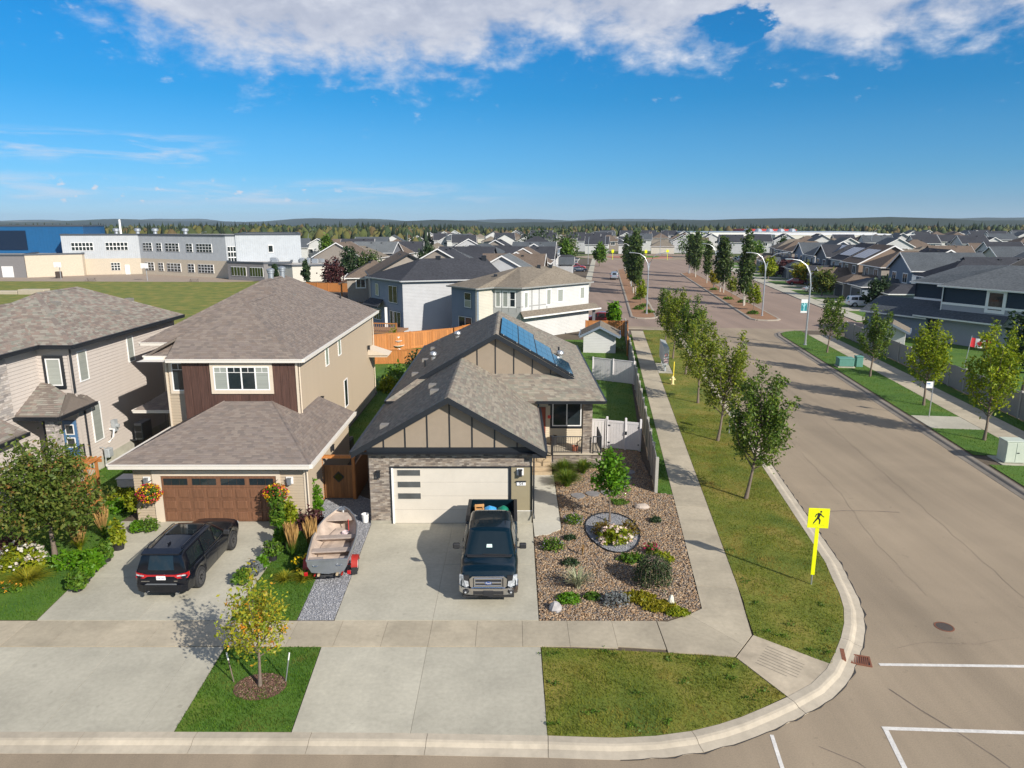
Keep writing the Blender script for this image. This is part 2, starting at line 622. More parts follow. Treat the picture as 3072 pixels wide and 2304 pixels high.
def blades(name, px, py, z, h, wd, m, parent, lean=0.6, hvar=0.5, patchy=0.35):
	n = len(px)
	a = RNG.uniform(0, 2 * math.pi, n)
	ln = RNG.uniform(0, lean, n)
	la = RNG.uniform(0, 2 * math.pi, n)
	tuft = 1.0 + patchy * (np.sin(px * 2.1 + np.sin(py * 1.7) * 2) * np.sin(py * 2.7 + np.cos(px * 1.3)))
	hh = h * RNG.uniform(1 - hvar, 1 + hvar, n) * tuft
	w = wd * RNG.uniform(0.7, 1.4, n)
	v = np.zeros((n, 3, 3))
	v[:, 0, 0] = px - np.cos(a) * w
	v[:, 0, 1] = py - np.sin(a) * w
	v[:, 1, 0] = px + np.cos(a) * w
	v[:, 1, 1] = py + np.sin(a) * w
	v[:, 0:2, 2] = z
	v[:, 2, 0] = px + np.cos(la) * hh * ln
	v[:, 2, 1] = py + np.sin(la) * hh * ln
	v[:, 2, 2] = z + hh * np.sqrt(np.maximum(0.1, 1 - ln ** 2))
	org = ORG[parent.name] if parent is not None else Vector()
	vv = v.reshape(-1, 3) - np.array(org)
	me = fast_mesh(name, vv, np.arange(n * 3).reshape(-1, 3))
	me.materials.append(m)
	o = put(name, me, parent)
	o['kind'] = 'stuff'
	return o


M_GRASS = leafmat('grass_blades', [(0.085, 0.135, 0.012), (0.155, 0.19, 0.016), (0.23, 0.23, 0.028)], 0.35, 0.8, patch=((0.33, 0.225, 0.05), 0.55, 0.47, 0.70))
M_GRASSG = leafmat('grass_blades_green', [(0.04, 0.115, 0.007), (0.075, 0.165, 0.010), (0.12, 0.195, 0.016)], 0.35, 0.8, patch=((0.16, 0.18, 0.035), 0.8, 0.50, 0.72))


def lawn(poly, z, green, dens, h=0.05, label='mown lawn'):
	o = sheet('lawn', poly, z, M_TURFG if green else M_TURF, kind='structure', label=label)
	if dens:
		px, py = scatter(poly, dens)
		blades('grass', px, py, z, h, 0.011, M_GRASSG if green else M_GRASS, o)
	return o


GR = sheet('ground', [(-12000, -300), (12000, -300), (12000, 11800), (-12000, 11800)], -0.22,
		mat('ground_far', (0.05, 0.09, 0.02), 0.95, 0.2, 0.05, pos=True, sscale=0.006,
			stops=[(0.30, (0.055, 0.095, 0.02)), (0.5, (0.09, 0.11, 0.022)), (0.62, (0.07, 0.105, 0.022)), (0.78, (0.15, 0.135, 0.05))]), kind='structure', label='open grassy ground out to the horizon')

sheet('street', [(-90, 2.5), (90, 2.5), (90, 16.2), (-90, 16.2)], -0.115, M_ASPH, kind='structure', label='tan asphalt street in front of the driveways')
sheet('side_street', [S(-22, -6.2), S(-22, 31.0), S(70, 31.0), S(70, -6.2)], -0.119, M_ASPH, kind='structure', label='wide asphalt side street running away from the corner')
sheet('boulevard_road', [S(70, -6.2), S(70, 31.0), S(120, 31.8), S(160, 35), S(250, 42), S(300, 44), S(300, -4), S(250, -6.2)], -0.119,
	mat('asphalt_pink', (0.27, 0.195, 0.15), 0.9, 0.12, 16.0, stain=0.12, sscale=0.08, pos=True, streak=0.12), kind='structure', label='boulevard carriageways with planted medians')
sheet('cross_street', [S(67, 31.0), S(78, 31.0), S(79, 55), S(68, 55)], -0.121, M_ASPH, kind='structure', label='short street joining from the right')

KL = [(-60, 15.97), (-20, 15.97), (-9, 15.97), (-3, 15.93), (0.93, 15.83), (1.9, 15.78), (2.68, 15.75), (3.73, 15.82), (4.72, 16.0), (5.5, 16.25), (6.2, 16.54), (6.96, 16.93), (7.75, 17.36),
	(8.68, 17.95), (9.44, 18.66), (10.04, 19.46), (10.6, 20.28), (11.1, 21.14), (11.53, 22.1), (11.83, 23.1), (12.08, 24.3)]
KL += [S(s, 5.3) for s in (4.0, 8, 12, 18, 24, 30, 36, 42, 48, 54, 60, 63.5)]
KL += [S(65.2, 5.0), S(66.3, 4.2), S(66.8, 3.0), S(67, 1.2), S(67, -3), S(67, -6)]
# raised block on the left of the side street
sheet('block_ground', KL + [S(250, -6.2), S(250, -60), (-60, 200)], -0.04, M_SOIL, kind='structure', label='house lots on the near block')
KR = [S(s, 17.55) for s in (-14, -6, 0, 6, 12, 18, 24, 30, 36, 42, 48, 54, 60, 63.5)] + [S(65.6, 17.9), S(67.1, 18.8), S(68.0, 20.2), S(68.4, 22), S(68.5, 26), S(68.5, 31)]
sheet('block_ground', KR[::-1] + [S(-14, 80), S(60, 80), S(68.5, 56)], -0.04, M_SOIL, kind='structure', label='house lots across the side street')


def offset_line(pts, t):
	out = []
	n = len(pts)
	for i in range(n):
		a = Vector(pts[max(i - 1, 0)])
		b = Vector(pts[min(i + 1, n - 1)])
		d = (b - a).normalized()
		out.append((pts[i][0] + d.y * t, pts[i][1] - d.x * t))
	return out


def resample(pts, step):
	out = [Vector(pts[0])]
	for i in range(len(pts) - 1):
		a, b = Vector(pts[i]), Vector(pts[i + 1])
		k = max(1, round((b - a).length / step))
		for j in range(1, k + 1):
			out.append(a.lerp(b, j / k))
	return [(p.x, p.y) for p in out]


def kerb(line, side, m=M_KERB, gut=0.62, seg=4, label='pale concrete kerb and gutter', step=0.75, top=0.008):
	"""rolled kerb and gutter; one object per cast length; side=+1: road on the right of the line's direction"""
	pts = resample(line, step)
	prof = [(-0.02, -0.2), (-0.02, top), (0.20, top), (0.27, top - 0.02), (0.37, top - 0.085), (gut, -0.108), (gut, -0.2)]
	lines = [offset_line(pts, side * t) for t, z in prof]
	base = G()
	ex = [offset_line(pts, side * 0.03), offset_line(pts, side * (gut - 0.03))]
	for i in range(len(pts) - 1):
		base.poly([(*ex[0][i], -0.125), (*ex[0][i + 1], -0.125), (*ex[1][i + 1], -0.125), (*ex[1][i], -0.125)])
	o = part('kerb', base, M_JOINT)
	tag(o, label, None, None, 'structure')
	i = 0
	while i < len(pts) - 1:
		j = min(i + seg, len(pts) - 1)
		rings = []
		for k in range(i, j + 1):
			sh = 0.0
			ring = [(*lines[q][k], prof[q][1]) for q in range(len(prof))]
			if k == i and i > 0:
				ring = [(r[0] + (lines[q][k + 1][0] - r[0]) * 0.012 / step, r[1] + (lines[q][k + 1][1] - r[1]) * 0.012 / step, r[2]) for q, r in enumerate(ring)]
			rings.append(ring)
		part('kerb_segment', G().loft(rings), m, o)
		i = j
	return o


kerb(KL[1:], 1, label='pale kerb sweeping round the near corner')
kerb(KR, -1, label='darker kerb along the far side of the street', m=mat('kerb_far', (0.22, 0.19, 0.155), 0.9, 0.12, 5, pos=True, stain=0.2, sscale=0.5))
# tar line where gutter meets asphalt on the corner
ck = resample(KL[6:25], 0.25)
cko = offset_line(ck, 0.63)
gk = G()
for i in range(len(cko) - 1):
	wob = lambda k: 0.02 * math.sin(k * 1.7) + 0.015 * math.sin(k * 4.1)
	a0, a1 = offset_line(ck, 0.625 + wob(i))[i], offset_line(ck, 0.625 + wob(i + 1))[i + 1]
	b0, b1 = offset_line(ck, 0.655 + wob(i) * 1.6)[i], offset_line(ck, 0.655 + wob(i + 1) * 1.6)[i + 1]
	gk.poly([(*a0, -0.104), (*a1, -0.104), (*b1, -0.104), (*b0, -0.104)])
tag(part('road_crack', gk, M_CRACK), 'dark tar seam along the gutter edge', None, None, 'structure')


def slabs(name, quads, z, m, label, gap=0.009, th=0.14, piece='slab'):
	"""pavement of separately cast slabs over a dark joint bed"""
	bed = G()
	for q in quads:
		bed.poly([(x, y, z - 0.03) for x, y in q])
	o = part(name, bed, M_JOINT)
	tag(o, label, None, None, 'structure')
	for q in quads:
		c = Vector((sum(p[0] for p in q) / len(q), sum(p[1] for p in q) / len(q)))
		qq = []
		for p in q:
			d = Vector(p) - c
			qq.append(tuple(c + d * (1 - gap * 0.75 / max(0.3, d.length))))
		dz = RNG.uniform(-0.004, 0.004)
		part(piece, G().prism([(x, y, z - th + dz) for x, y in qq], (0, 0, th)), m, o)
	return o


xs = [-5.66 - 1.5 * k for k in range(0, 24)][::-1] + [-4.16 + 1.5 * k for k in range(0, 7)]
slabs('sidewalk', [[(xs[i], 19.84), (xs[i + 1], 19.84 - (0.0 if xs[i] < 1 else 0.04 * (xs[i + 1] - 1))), (xs[i + 1], 21.3), (xs[i], 21.3)] for i in range(len(xs) - 1) if xs[i + 1] < 5.0], 0.0, M_CONC2, 'front sidewalk of square tan slabs')
slabs('sidewalk_corner', [[(4.86, 19.52), (5.75, 19.45), (6.88, 19.31), (7.33, 19.88), (6.02, 21.68), (5.2, 21.25), (4.86, 21.28)], [(7.33, 19.88), (7.78, 20.48), (8.02, 21.94), (6.58, 22.08), (6.02, 21.68)]], 0.0, M_CONC2, 'corner pad where the two sidewalks meet')
rp = G()
o = part('ramp', rp.prism([(6.9, 19.26, -0.3), (7.78, 17.40, -0.3), (8.66, 17.97, -0.3), (9.42, 18.67, -0.3), (9.72, 18.86, -0.3), (7.82, 20.46, -0.3)], (0, 0, 0.297)), mat('concrete_ramp', (0.46, 0.385, 0.28), 0.9, 0.1, 5, stain=0.3, sscale=0.9, pos=True))
tag(o, 'kerb ramp with scored lines down to the road', None, None, 'structure')
gl = G()
for k in range(8):
	f = 0.10 + 0.1 * k
	p = Vector((6.9, 19.26)).lerp(Vector((7.82, 20.46)), f)
	d = Vector((0.74, -0.70))
	a, b = p + d * 0.55, p + d * (1.75 if 0.15 < f < 0.8 else 1.5)
	n = Vector((0.70, 0.74)) * 0.009
	gl.poly([(*(a - n), 0.001), (*(b - n), 0.001), (*(b + n), 0.001), (*(a + n), 0.001)])
tag(part('ramp_groove', gl, M_JOINT, o), None)
q = []
s0 = -0.05
while s0 < 64.5:
	q.append([S(s0, 0.0), S(s0, 1.5), S(s0 + 1.52, 1.5), S(s0 + 1.52, 0.0)])
	s0 += 1.52
q[0] = [(6.58, 22.08), (8.02, 21.94), S(1.47, 1.5), S(1.47, 0.0)]
slabs('sidewalk_side', q, 0.0, M_CONC2, 'sidewalk beside the corner lot running up the side street')
q = [[S(s, 21.0), S(s, 23.4), S(s + 2.4, 23.4), S(s + 2.4, 21.0)] for s in np.arange(-12, 62.5, 2.4)]
slabs('sidewalk_far', q, 0.0, M_CONC2, 'wide path along the back fences across the street', gap=0.012)
slabs('bus_stop_pad', [[S(24.4, 17.85), S(27.6, 17.85), S(27.6, 20.97), S(24.4, 20.97)]], -0.001, M_CONC, 'concrete waiting pad at the bus stop')
slabs('cabinet_pad', [[S(17.2, 18.5), S(18.9, 18.5), S(18.9, 19.95), S(17.2, 19.95)]], -0.001, M_CONC, 'concrete pad under the large utility cabinet')
slabs('mailbox_pad', [[S(39.8, 1.52), S(44.5, 1.52), S(44.5, 2.75), S(39.8, 2.75)]], -0.001, M_CONC, 'concrete pad under the community mailbox')

# driveways
slabs('driveway', [[(-5.97, 21.34), (-2.67, 21.34), (-2.65, 25.3), (-6.1, 25.3)], [(-2.67, 21.34), (0.9, 21.34), (0.9, 25.3), (-2.65, 25.3)],
				[(-6.1, 25.3), (-2.65, 25.3), (-2.62, 29.24), (-6.25, 29.24)], [(-2.65, 25.3), (0.9, 25.3), (0.92, 29.24), (-2.62, 29.24)]], 0.0, M_CONC, 'clean concrete driveway under the pickup')
slabs('driveway_apron', [[(-5.78, 15.98), (-2.66, 15.94), (-2.67, 19.8), (-6.0, 19.8)], [(-2.66, 15.94), (0.92, 15.85), (0.9, 19.8), (-2.67, 19.8)]], 0.0, M_CONC, 'concrete apron between sidewalk and kerb below the pickup')
slabs('driveway', [[(-15.97, 21.34), (-12.6, 21.34), (-12.6, 24.3), (-16.25, 24.3)], [(-12.6, 21.34), (-9.5, 21.34), (-9.5, 24.3), (-12.6, 24.3)],
				[(-16.25, 24.3), (-12.6, 24.3), (-12.6, 27.22), (-16.65, 27.22)], [(-12.6, 24.3), (-9.5, 24.3), (-9.55, 27.22), (-12.6, 27.22)],
				[(-16.65, 27.22), (-12.6, 27.22), (-12.6, 29.42), (-17.5, 29.42)], [(-12.6, 27.22), (-9.55, 27.22), (-9.6, 29.42), (-12.6, 29.42)]], 0.0, M_CONC, 'concrete driveway under the black sport utility vehicle')
slabs('driveway_apron', [[(-18.0, 15.98), (-15.1, 15.98), (-15.1, 19.8), (-18.0, 19.8)], [(-15.1, 15.98), (-12.42, 15.98), (-12.5, 19.8), (-15.1, 19.8)],
						[(-12.42, 15.98), (-9.85, 15.98), (-10.0, 19.8), (-12.5, 19.8)], [(-9.85, 15.98), (-8.88, 15.98), (-9.05, 19.8), (-10.0, 19.8)]], 0.0, M_CONC, 'concrete apron between sidewalk and kerb left of the small lawn')

# lawns
lawn([(0.93, 19.8), (4.86, 19.5), (6.86, 19.25), (7.73, 17.42), (6.94, 16.97), (6.19, 16.58), (5.49, 16.29), (4.71, 16.04), (3.72, 15.86), (2.67, 15.79), (0.93, 15.87)], -0.004, False, 620, 0.055, 'weedy green and brown lawn inside the street corner')
lawn([(7.84, 20.44), (9.68, 18.86), (10.02, 19.48), (10.58, 20.3), (11.08, 21.16), (11.51, 22.12), (11.81, 23.12), (12.06, 24.3), S(4, 5.28), S(12, 5.28), S(26, 5.28), S(26, 1.52), S(12, 1.52), S(0.5, 1.52), (8.04, 21.9)], -0.004, False, 430, 0.055, 'boulevard lawn with the crossing sign')
lawn([S(26, 1.52), S(39.8, 1.52), S(39.8, 2.8), S(44.5, 2.8), S(44.5, 1.52), S(66, 1.52), S(66.2, 4.2), S(65, 5.0), S(63.5, 5.28), S(26, 5.28)], -0.004, False, 130, 0.06, 'boulevard lawn further up the side street')
lawn([(-8.86, 16.0), (-5.8, 16.0), (-6.02, 19.8), (-9.03, 19.8)], -0.004, True, 700, 0.055, 'small green lawn between the two aprons')
lawn([(-9.48, 21.34), (-7.25, 21.34), (-7.35, 24.1), (-8.0, 26.5), (-8.7, 28.4), (-9.5, 28.4)], -0.004, True, 600, 0.055, 'narrow lawn strip between the driveways')
lawn([(-34, 21.34), (-15.99, 21.34), (-16.27, 24.3), (-16.7, 27.3), (-17.5, 29.4), (-17.3, 34), (-19, 39), (-24.5, 39), (-25, 30), (-34, 30)], -0.004, True, 330, 0.055, 'deep green lawn and side yard at the left')
lawn([S(10.7, -0.78), S(10.4, -0.02), S(62, -0.02), S(62, -0.78)], -0.004, True, 330, 0.06, 'grass verge between fence and sidewalk')
lawn([(4.4, 40.3), (7.6, 39.4), S(63, -0.9), (9.5, 80), (-18, 80), (-10.6, 54), (-10.6, 40), (-6.4, 40), (-6.4, 54), (4.4, 54)], -0.006, True, 60, 0.07, 'back yards behind the bungalow')
lawn([S(-13, 17.8), S(17.2, 17.8), S(17.2, 20.98), S(-13, 20.98)], -0.004, True, 110, 0.055, 'verge beside the large utility cabinet')
lawn([S(18.9, 17.8), S(24.4, 17.8), S(24.4, 20.98), S(18.9, 20.98)], -0.004, True, 160, 0.055, 'verge between cabinet and bus stop')
lawn([S(27.6, 17.8), S(63.5, 17.8), S(65.6, 18.1), S(67.0, 19), S(67.9, 20.3), S(67.6, 20.98), S(27.6, 20.98)], -0.004, True, 120, 0.055, 'verge with the green transformer boxes')
lawn([S(-13, 23.43), S(64, 23.43), S(64, 24.7), S(-13, 24.7)], -0.004, True, 90, 0.055, 'strip of grass under the far fence')
lawn([S(-13, 24.9), S(64, 24.9), S(64, 48), S(-13, 60)], -0.004, True, 14, 0.08, 'back yard behind the far fence')

lawn([(-150, 60), (-21, 60), (-21, 110), (-45, 140), (-57, 164), (-66, 162), (-150, 166)], -0.012, False, 0, label='wide school playing field')
# painted lines
def paint(a, b, w, z=-0.108, g=None):
	a, b = Vector(a), Vector(b)
	d = (b - a).normalized()
	n = Vector((d.y, -d.x)) * w / 2
	return (g or G()).poly([(*(a - n), z), (*(b - n), z), (*(b + n), z), (*(a + n), z)])
for a, b, w, lb in [((11.2, 19.05), (17.5, 18.92), 0.13, 'white stop line across the side street'), ((9.87, 16.27), (16, 15.98), 0.13, 'white crosswalk edge line'),
					((9.93, 16.2), (9.55, 14.0), 0.13, 'white crosswalk return line'), ((6.83, 16.02), (6.55, 13.9), 0.10, 'white crosswalk line near the kerb')]:
	tag(part('road_marking', paint(a, b, w), M_PAINT), lb, None, None, 'structure')
# tyre-worn tar seam in the intersection
gk = G()
pp = [(10.9, 17.9), (11.3, 17.0), (11.75, 16.2), (12.2, 15.2), (12.6, 14.0)]
for a, b in zip(pp[:-1], pp[1:]):
	paint(a, b, 0.03, -0.109, gk)
tag(part('road_crack', gk, mat('seam', (0.19, 0.15, 0.12), 0.9, 0.3, 4, pos=True)), 'worn seam across the intersection', None, None, 'structure')

for lb, pts_, wd in (('thin meandering crack down the near lane', [S(2, 8.2), S(7, 8.0), S(12, 8.35), S(19, 8.1), S(26, 8.3), S(36, 8.15)], 0.010), ('thin construction seam down the middle of the side street', [S(-3, 11.6), S(10, 11.62), S(25, 11.58), S(45, 11.6), S(66, 11.6)], 0.012),
					('short cross crack by the stop line', [(12.2, 19.9), (13.4, 20.25), (14.9, 20.1), (16.4, 20.5)], 0.009), ('crack across the corner of the intersection', [(7.9, 15.6), (8.6, 15.0), (9.0, 14.5)], 0.018), ('dark skid smudge past the crossing sign', [(13.3, 30.5), (15.5, 30.9), (18.0, 30.7)], 0.05)):
	gk = G()
	pr_ = resample(pts_, 0.8)
	pr_ = [(x + 0.05 * math.sin(i * 2.3), y + 0.04 * math.sin(i * 1.7)) for i, (x, y) in enumerate(pr_)]
	for a, b in zip(pr_[:-1], pr_[1:]):
		paint(a, b, wd * (0.7 + 0.5 * abs(math.sin(a[0] * 5))), -0.1085, gk)
	tag(part('road_crack', gk, MATS['seam']), lb, None, None, 'structure')
# drain grate and manhole
r = root('storm_drain', (10.72, 19.26, -0.1), 'rusty storm drain grate set in the gutter at the corner', 'drain', rz=R(-18))
M_RUST = mat('rust', (0.20, 0.075, 0.04), 0.85, 0.3, 18)
part('grate_frame', G().box(-0.30, -0.27, -0.02, 0.30, -0.21, 0.012).box(-0.30, 0.21, -0.02, 0.30, 0.27, 0.012).box(-0.30, -0.21, -0.02, -0.25, 0.21, 0.012).box(0.25, -0.21, -0.02, 0.30, 0.21, 0.012), M_RUST, r)
for k in range(9):
	x = -0.21 + k * 0.0525
	part('bar', G().prism([(x - 0.05, -0.21, -0.012), (x - 0.02, -0.21, -0.012), (x + 0.06, 0.21, -0.012), (x + 0.03, 0.21, -0.012)], (0, 0, 0.02)), M_RUST, r)
part('pit', G().poly([(-0.25, -0.21, -0.0105), (0.25, -0.21, -0.0105), (0.25, 0.21, -0.0105), (-0.25, 0.21, -0.0105)]), M_BLACK, r)
part('side_inlet', G().box(-0.56, -0.30, 0.0, -0.44, 0.30, 0.112), M_RUST, r)
r = root('manhole_cover', (14.42, 21.12, -0.115), 'round iron manhole cover in the side street', 'manhole')
part('ring', G().lathe([(0.30, 0.0), (0.30, 0.008), (0.26, 0.008), (0.26, 0.0)], n=28, cap=False), M_RUST, r)
part('lid', G().lathe([(0.255, 0.0), (0.255, 0.006), (0.2, 0.009), (0.05, 0.009)], n=28), mat('iron', (0.07, 0.055, 0.045), 0.7, 0.25, 20), r)

# medians of the boulevard beyond the cross street
M_MULCH = mat('mulch', (0.27, 0.145, 0.075), 0.95, 0.3, 9, pos=True, stain=0.2, sscale=0.5, bump=0.5)
for d0, d1, s1, lb in ((0.8, 4.0, 190, 'mulched median on the left of the boulevard'), (17.3, 20.9, 176, 'mulched median on the right of the boulevard')):
	dm = (d0 + d1) / 2
	edge = [S(78.2, d0 + 0.6), S(77.9, dm), S(78.2, d1 - 0.6), S(79.4, d1), S(100, d1), S(130, d1), S(s1 - 5, d1), S(s1, dm), S(s1 - 5, d0), S(130, d0), S(100, d0), S(79.4, d0)]
	o = sheet('median', edge, 0.02, M_MULCH, depth=0.2, kind='structure', label=lb)
	ko = kerb(edge + [edge[0]], 1, gut=0.4, step=2.5, seg=2, top=0.035, m=mat('kerb_median', (0.30, 0.26, 0.21), 0.9, 0.12, 5, pos=True), label='kerb round the ' + lb)
# right-hand service street edge, sidewalk and driveways
q = [[S(s, 31.2 + 0.02 * max(0, s - 110)), S(s, 33.6 + 0.02 * max(0, s - 110)), S(s + 4, 33.6 + 0.02 * max(0, s - 106)), S(s + 4, 31.2 + 0.02 * max(0, s - 106))] for s in np.arange(79, 215, 4)]
slabs('sidewalk_service', q, -0.02, M_CONC, 'pale sidewalk in front of the row houses on the right')
sheet('row_house_lawn', [S(78, 31), S(230, 37), S(230, 75), S(78, 75)], -0.08, M_TURFG, kind='structure', label='front yards of the houses along the right')
q = [[S(s, -7.6), S(s, -6.1), S(s + 4, -6.1), S(s + 4, -7.6)] for s in np.arange(84, 250, 4)]
slabs('sidewalk_service', q, -0.02, M_CONC, 'sidewalk in front of the houses on the left of the boulevard')
# roundabout at the far end
cx, cy = S(268, 11)
tag(part('roundabout_apron', G().lathe([(13, -0.12), (13, 0.0), (8, 0.05)], (cx, cy, 0), 40), mat('brick_paving', (0.36, 0.15, 0.10), 0.9, 0.15, 2, pos=True)), 'red paved roundabout at the end of the boulevard', None, None, 'structure')
tag(part('roundabout_island', G().lathe([(8, 0.0), (7.9, 0.15), (3, 0.5), (0.1, 0.6)], (cx, cy, 0), 40), M_TURFG), 'grassy centre of the distant roundabout', None, None, 'structure')
o = sheet('roundabout_road', [(cx + 24 * math.cos(a), cy + 24 * math.sin(a)) for a in np.linspace(0, 2 * math.pi, 36, endpoint=False)], -0.114, M_ASPH, kind='structure', label='circular road of the distant roundabout')
sheet('cross_avenue', [S(262, -120), S(274, -120), S(276, 160), S(264, 160)], -0.117, M_ASPH, kind='structure', label='avenue crossing beyond the boulevard')

# gravel and rock beds
M_ROCK = mat('river_rock', (0.305, 0.184, 0.110), 0.8, 0.15, 18, palette=[(0.305, 0.194, 0.105), (0.220, 0.167, 0.120), (0.378, 0.259, 0.150), (0.152, 0.124, 0.105), (0.268, 0.157, 0.080), (0.232, 0.189, 0.150), (0.415, 0.308, 0.200), (0.195, 0.124, 0.070), (0.128, 0.106, 0.090)])
M_CRUSH = mat('crushed_stone', (0.24, 0.24, 0.26), 0.85, 0.1, 18, palette=[(0.24, 0.245, 0.27), (0.19, 0.195, 0.215), (0.31, 0.31, 0.33), (0.27, 0.265, 0.27), (0.36, 0.36, 0.375)])


def stones(name, px, py, z, smin, smax, m, parent, flat=0.65):
	n = len(px)
	base = np.array([(1, 0, 0), (-1, 0, 0), (0, 1, 0), (0, -1, 0), (0, 0, 1), (0.6, 0.6, 0.62), (-0.6, 0.6, 0.55), (-0.55, -0.62, 0.6), (0.62, -0.55, 0.55)], float)
	fc = np.array([(0, 2, 5), (2, 1, 6), (1, 3, 7), (3, 0, 8), (4, 5, 6), (4, 6, 7), (4, 7, 8), (4, 8, 5), (5, 2, 6), (6, 1, 7), (7, 3, 8), (8, 0, 5)])
	sc = RNG.uniform(smin, smax, n)
	ax = RNG.uniform(0.65, 1.35, (n, 3))
	ax[:, 2] *= flat
	a = RNG.uniform(0, 2 * math.pi, n)
	v = base[None] * (1 + RNG.uniform(-0.18, 0.18, (n, 9, 1))) * ax[:, None] * sc[:, None, None]
	tilt = RNG.uniform(-0.5, 0.5, n)
	v[:, :, 2] += v[:, :, 0] * tilt[:, None]
	x = v[:, :, 0] * np.cos(a)[:, None] - v[:, :, 1] * np.sin(a)[:, None]
	y = v[:, :, 0] * np.sin(a)[:, None] + v[:, :, 1] * np.cos(a)[:, None]
	org = ORG[parent.name]
	V = np.stack([x + px[:, None] - org.x, y + py[:, None] - org.y, v[:, :, 2] + z - org.z + RNG.uniform(-0.012, 0.01, n)[:, None]], -1).reshape(-1, 3)
	F = (fc[None] + (np.arange(n) * 9)[:, None, None]).reshape(-1, 3)
	me = fast_mesh(name, V, F)
	me.materials.append(m)
	o = put(name, me, parent)
	o['kind'] = 'stuff'
	return o


BED = [(0.94, 21.36), (5.0, 21.33), (5.98, 21.72), (6.54, 22.1), S(10.5, -0.04), S(10.6, -0.8), (7.45, 39.4), (5.6, 40.0), (5.0, 38.6), (4.9, 36.45), (2.25, 36.45), (2.2, 28.75), (1.6, 28.1), (0.95, 27.8)]
rb = sheet('rock_bed', BED, -0.03, mat('rock_bed_base', (0.13, 0.085, 0.055), 0.95, 0.3, 14, pos=True), kind='structure', label='brown river rock bed beside the bungalow driveway')
RING = [(4.36 + 1.16 * math.cos(a) * (1 + 0.10 * math.sin(a)), 28.3 + 2.02 * math.sin(a)) for a in np.linspace(0, 2 * math.pi, 40, endpoint=False)]
px, py = scatter(BED, 560)
k = ~inside(px, py, RING)
stones('gravel', px[k], py[k], -0.015, 0.02, 0.05, M_ROCK, rb)
rr = sheet('grey_gravel_ring', RING, -0.012, mat('crush_base', (0.23, 0.235, 0.25), 0.95, 0.2, 30, pos=True), kind='structure', label='oval of pale grey gravel round the young tree')
px, py = scatter(RING, 900)
stones('gravel', px, py, -0.005, 0.012, 0.024, M_CRUSH, rr)
ge = G()
for i in range(40):
	a, b = RING[i], RING[(i + 1) % 40]
	ge.wallbox(a, b, -0.05, 0.055, -0.012, 0.012)
part('edging', ge, M_BLACK, rr)
STRIP = [(-7.23, 21.36), (-6.0, 21.36), (-6.12, 25.3), (-6.27, 29.2), (-6.35, 31.6), (-7.6, 32.6), (-9.0, 32.6), (-9.05, 30), (-8.5, 28.5), (-7.6, 25.5), (-7.36, 24)]
rs = sheet('gravel_strip', STRIP, -0.025, MATS['crush_base'], kind='structure', label='grey gravel strip under the boat')
px, py = scatter(STRIP, 650)
stones('gravel', px, py, -0.015, 0.014, 0.030, M_CRUSH, rs)


# ------------------------------------------------------------------ house building kit
def lerp2(a, b, t):
	return (a[0] + (b[0] - a[0]) * t, a[1] + (b[1] - a[1]) * t)


def siding(wall, a, b, z0, z1, m, pitch=0.15, ztop=None, name='siding_board', zlow=None):
	"""lap siding, one object per board, on the plan line a->b (outward = right-hand side)"""
	org = ORG[wall.name]
	d = Vector((b[0] - a[0], b[1] - a[1]))
	n = Vector((d.y, -d.x)).normalized()
	L = d.length

	def board(t0, t1, h):
		p, q = lerp2(a, b, t0), lerp2(a, b, t1)
		def pt(c, off, z):
			return (c[0] + n.x * off - org.x, c[1] + n.y * off - org.y, z)
		g = G().loft([[pt(c, 0.0, 0.0), pt(c, 0.034, 0.0), pt(c, 0.006, h), pt(c, 0.0, h)] for c in (p, q)])
		return mesh_of(g, name, m)
	shared = {}
	z = z0
	while z < z1 - 0.02:
		h = min(pitch, z1 - z)
		t0, t1 = 0.0, 1.0
		if ztop or zlow:
			ts = [i / 60 for i in range(61)]
			ok = [t for t in ts if (not ztop or ztop(t) > z + h * 0.5) and (not zlow or zlow(t) < z + h * 0.5)]
			if not ok:
				z += pitch
				continue
			t0, t1 = ok[0], ok[-1]
		key = (round(t0, 3), round(t1, 3), round(h, 3))
		if key not in shared:
			shared[key] = board(t0, t1, h)
		put(name, shared[key], wall, (0, 0, z - org.z))
		z += pitch


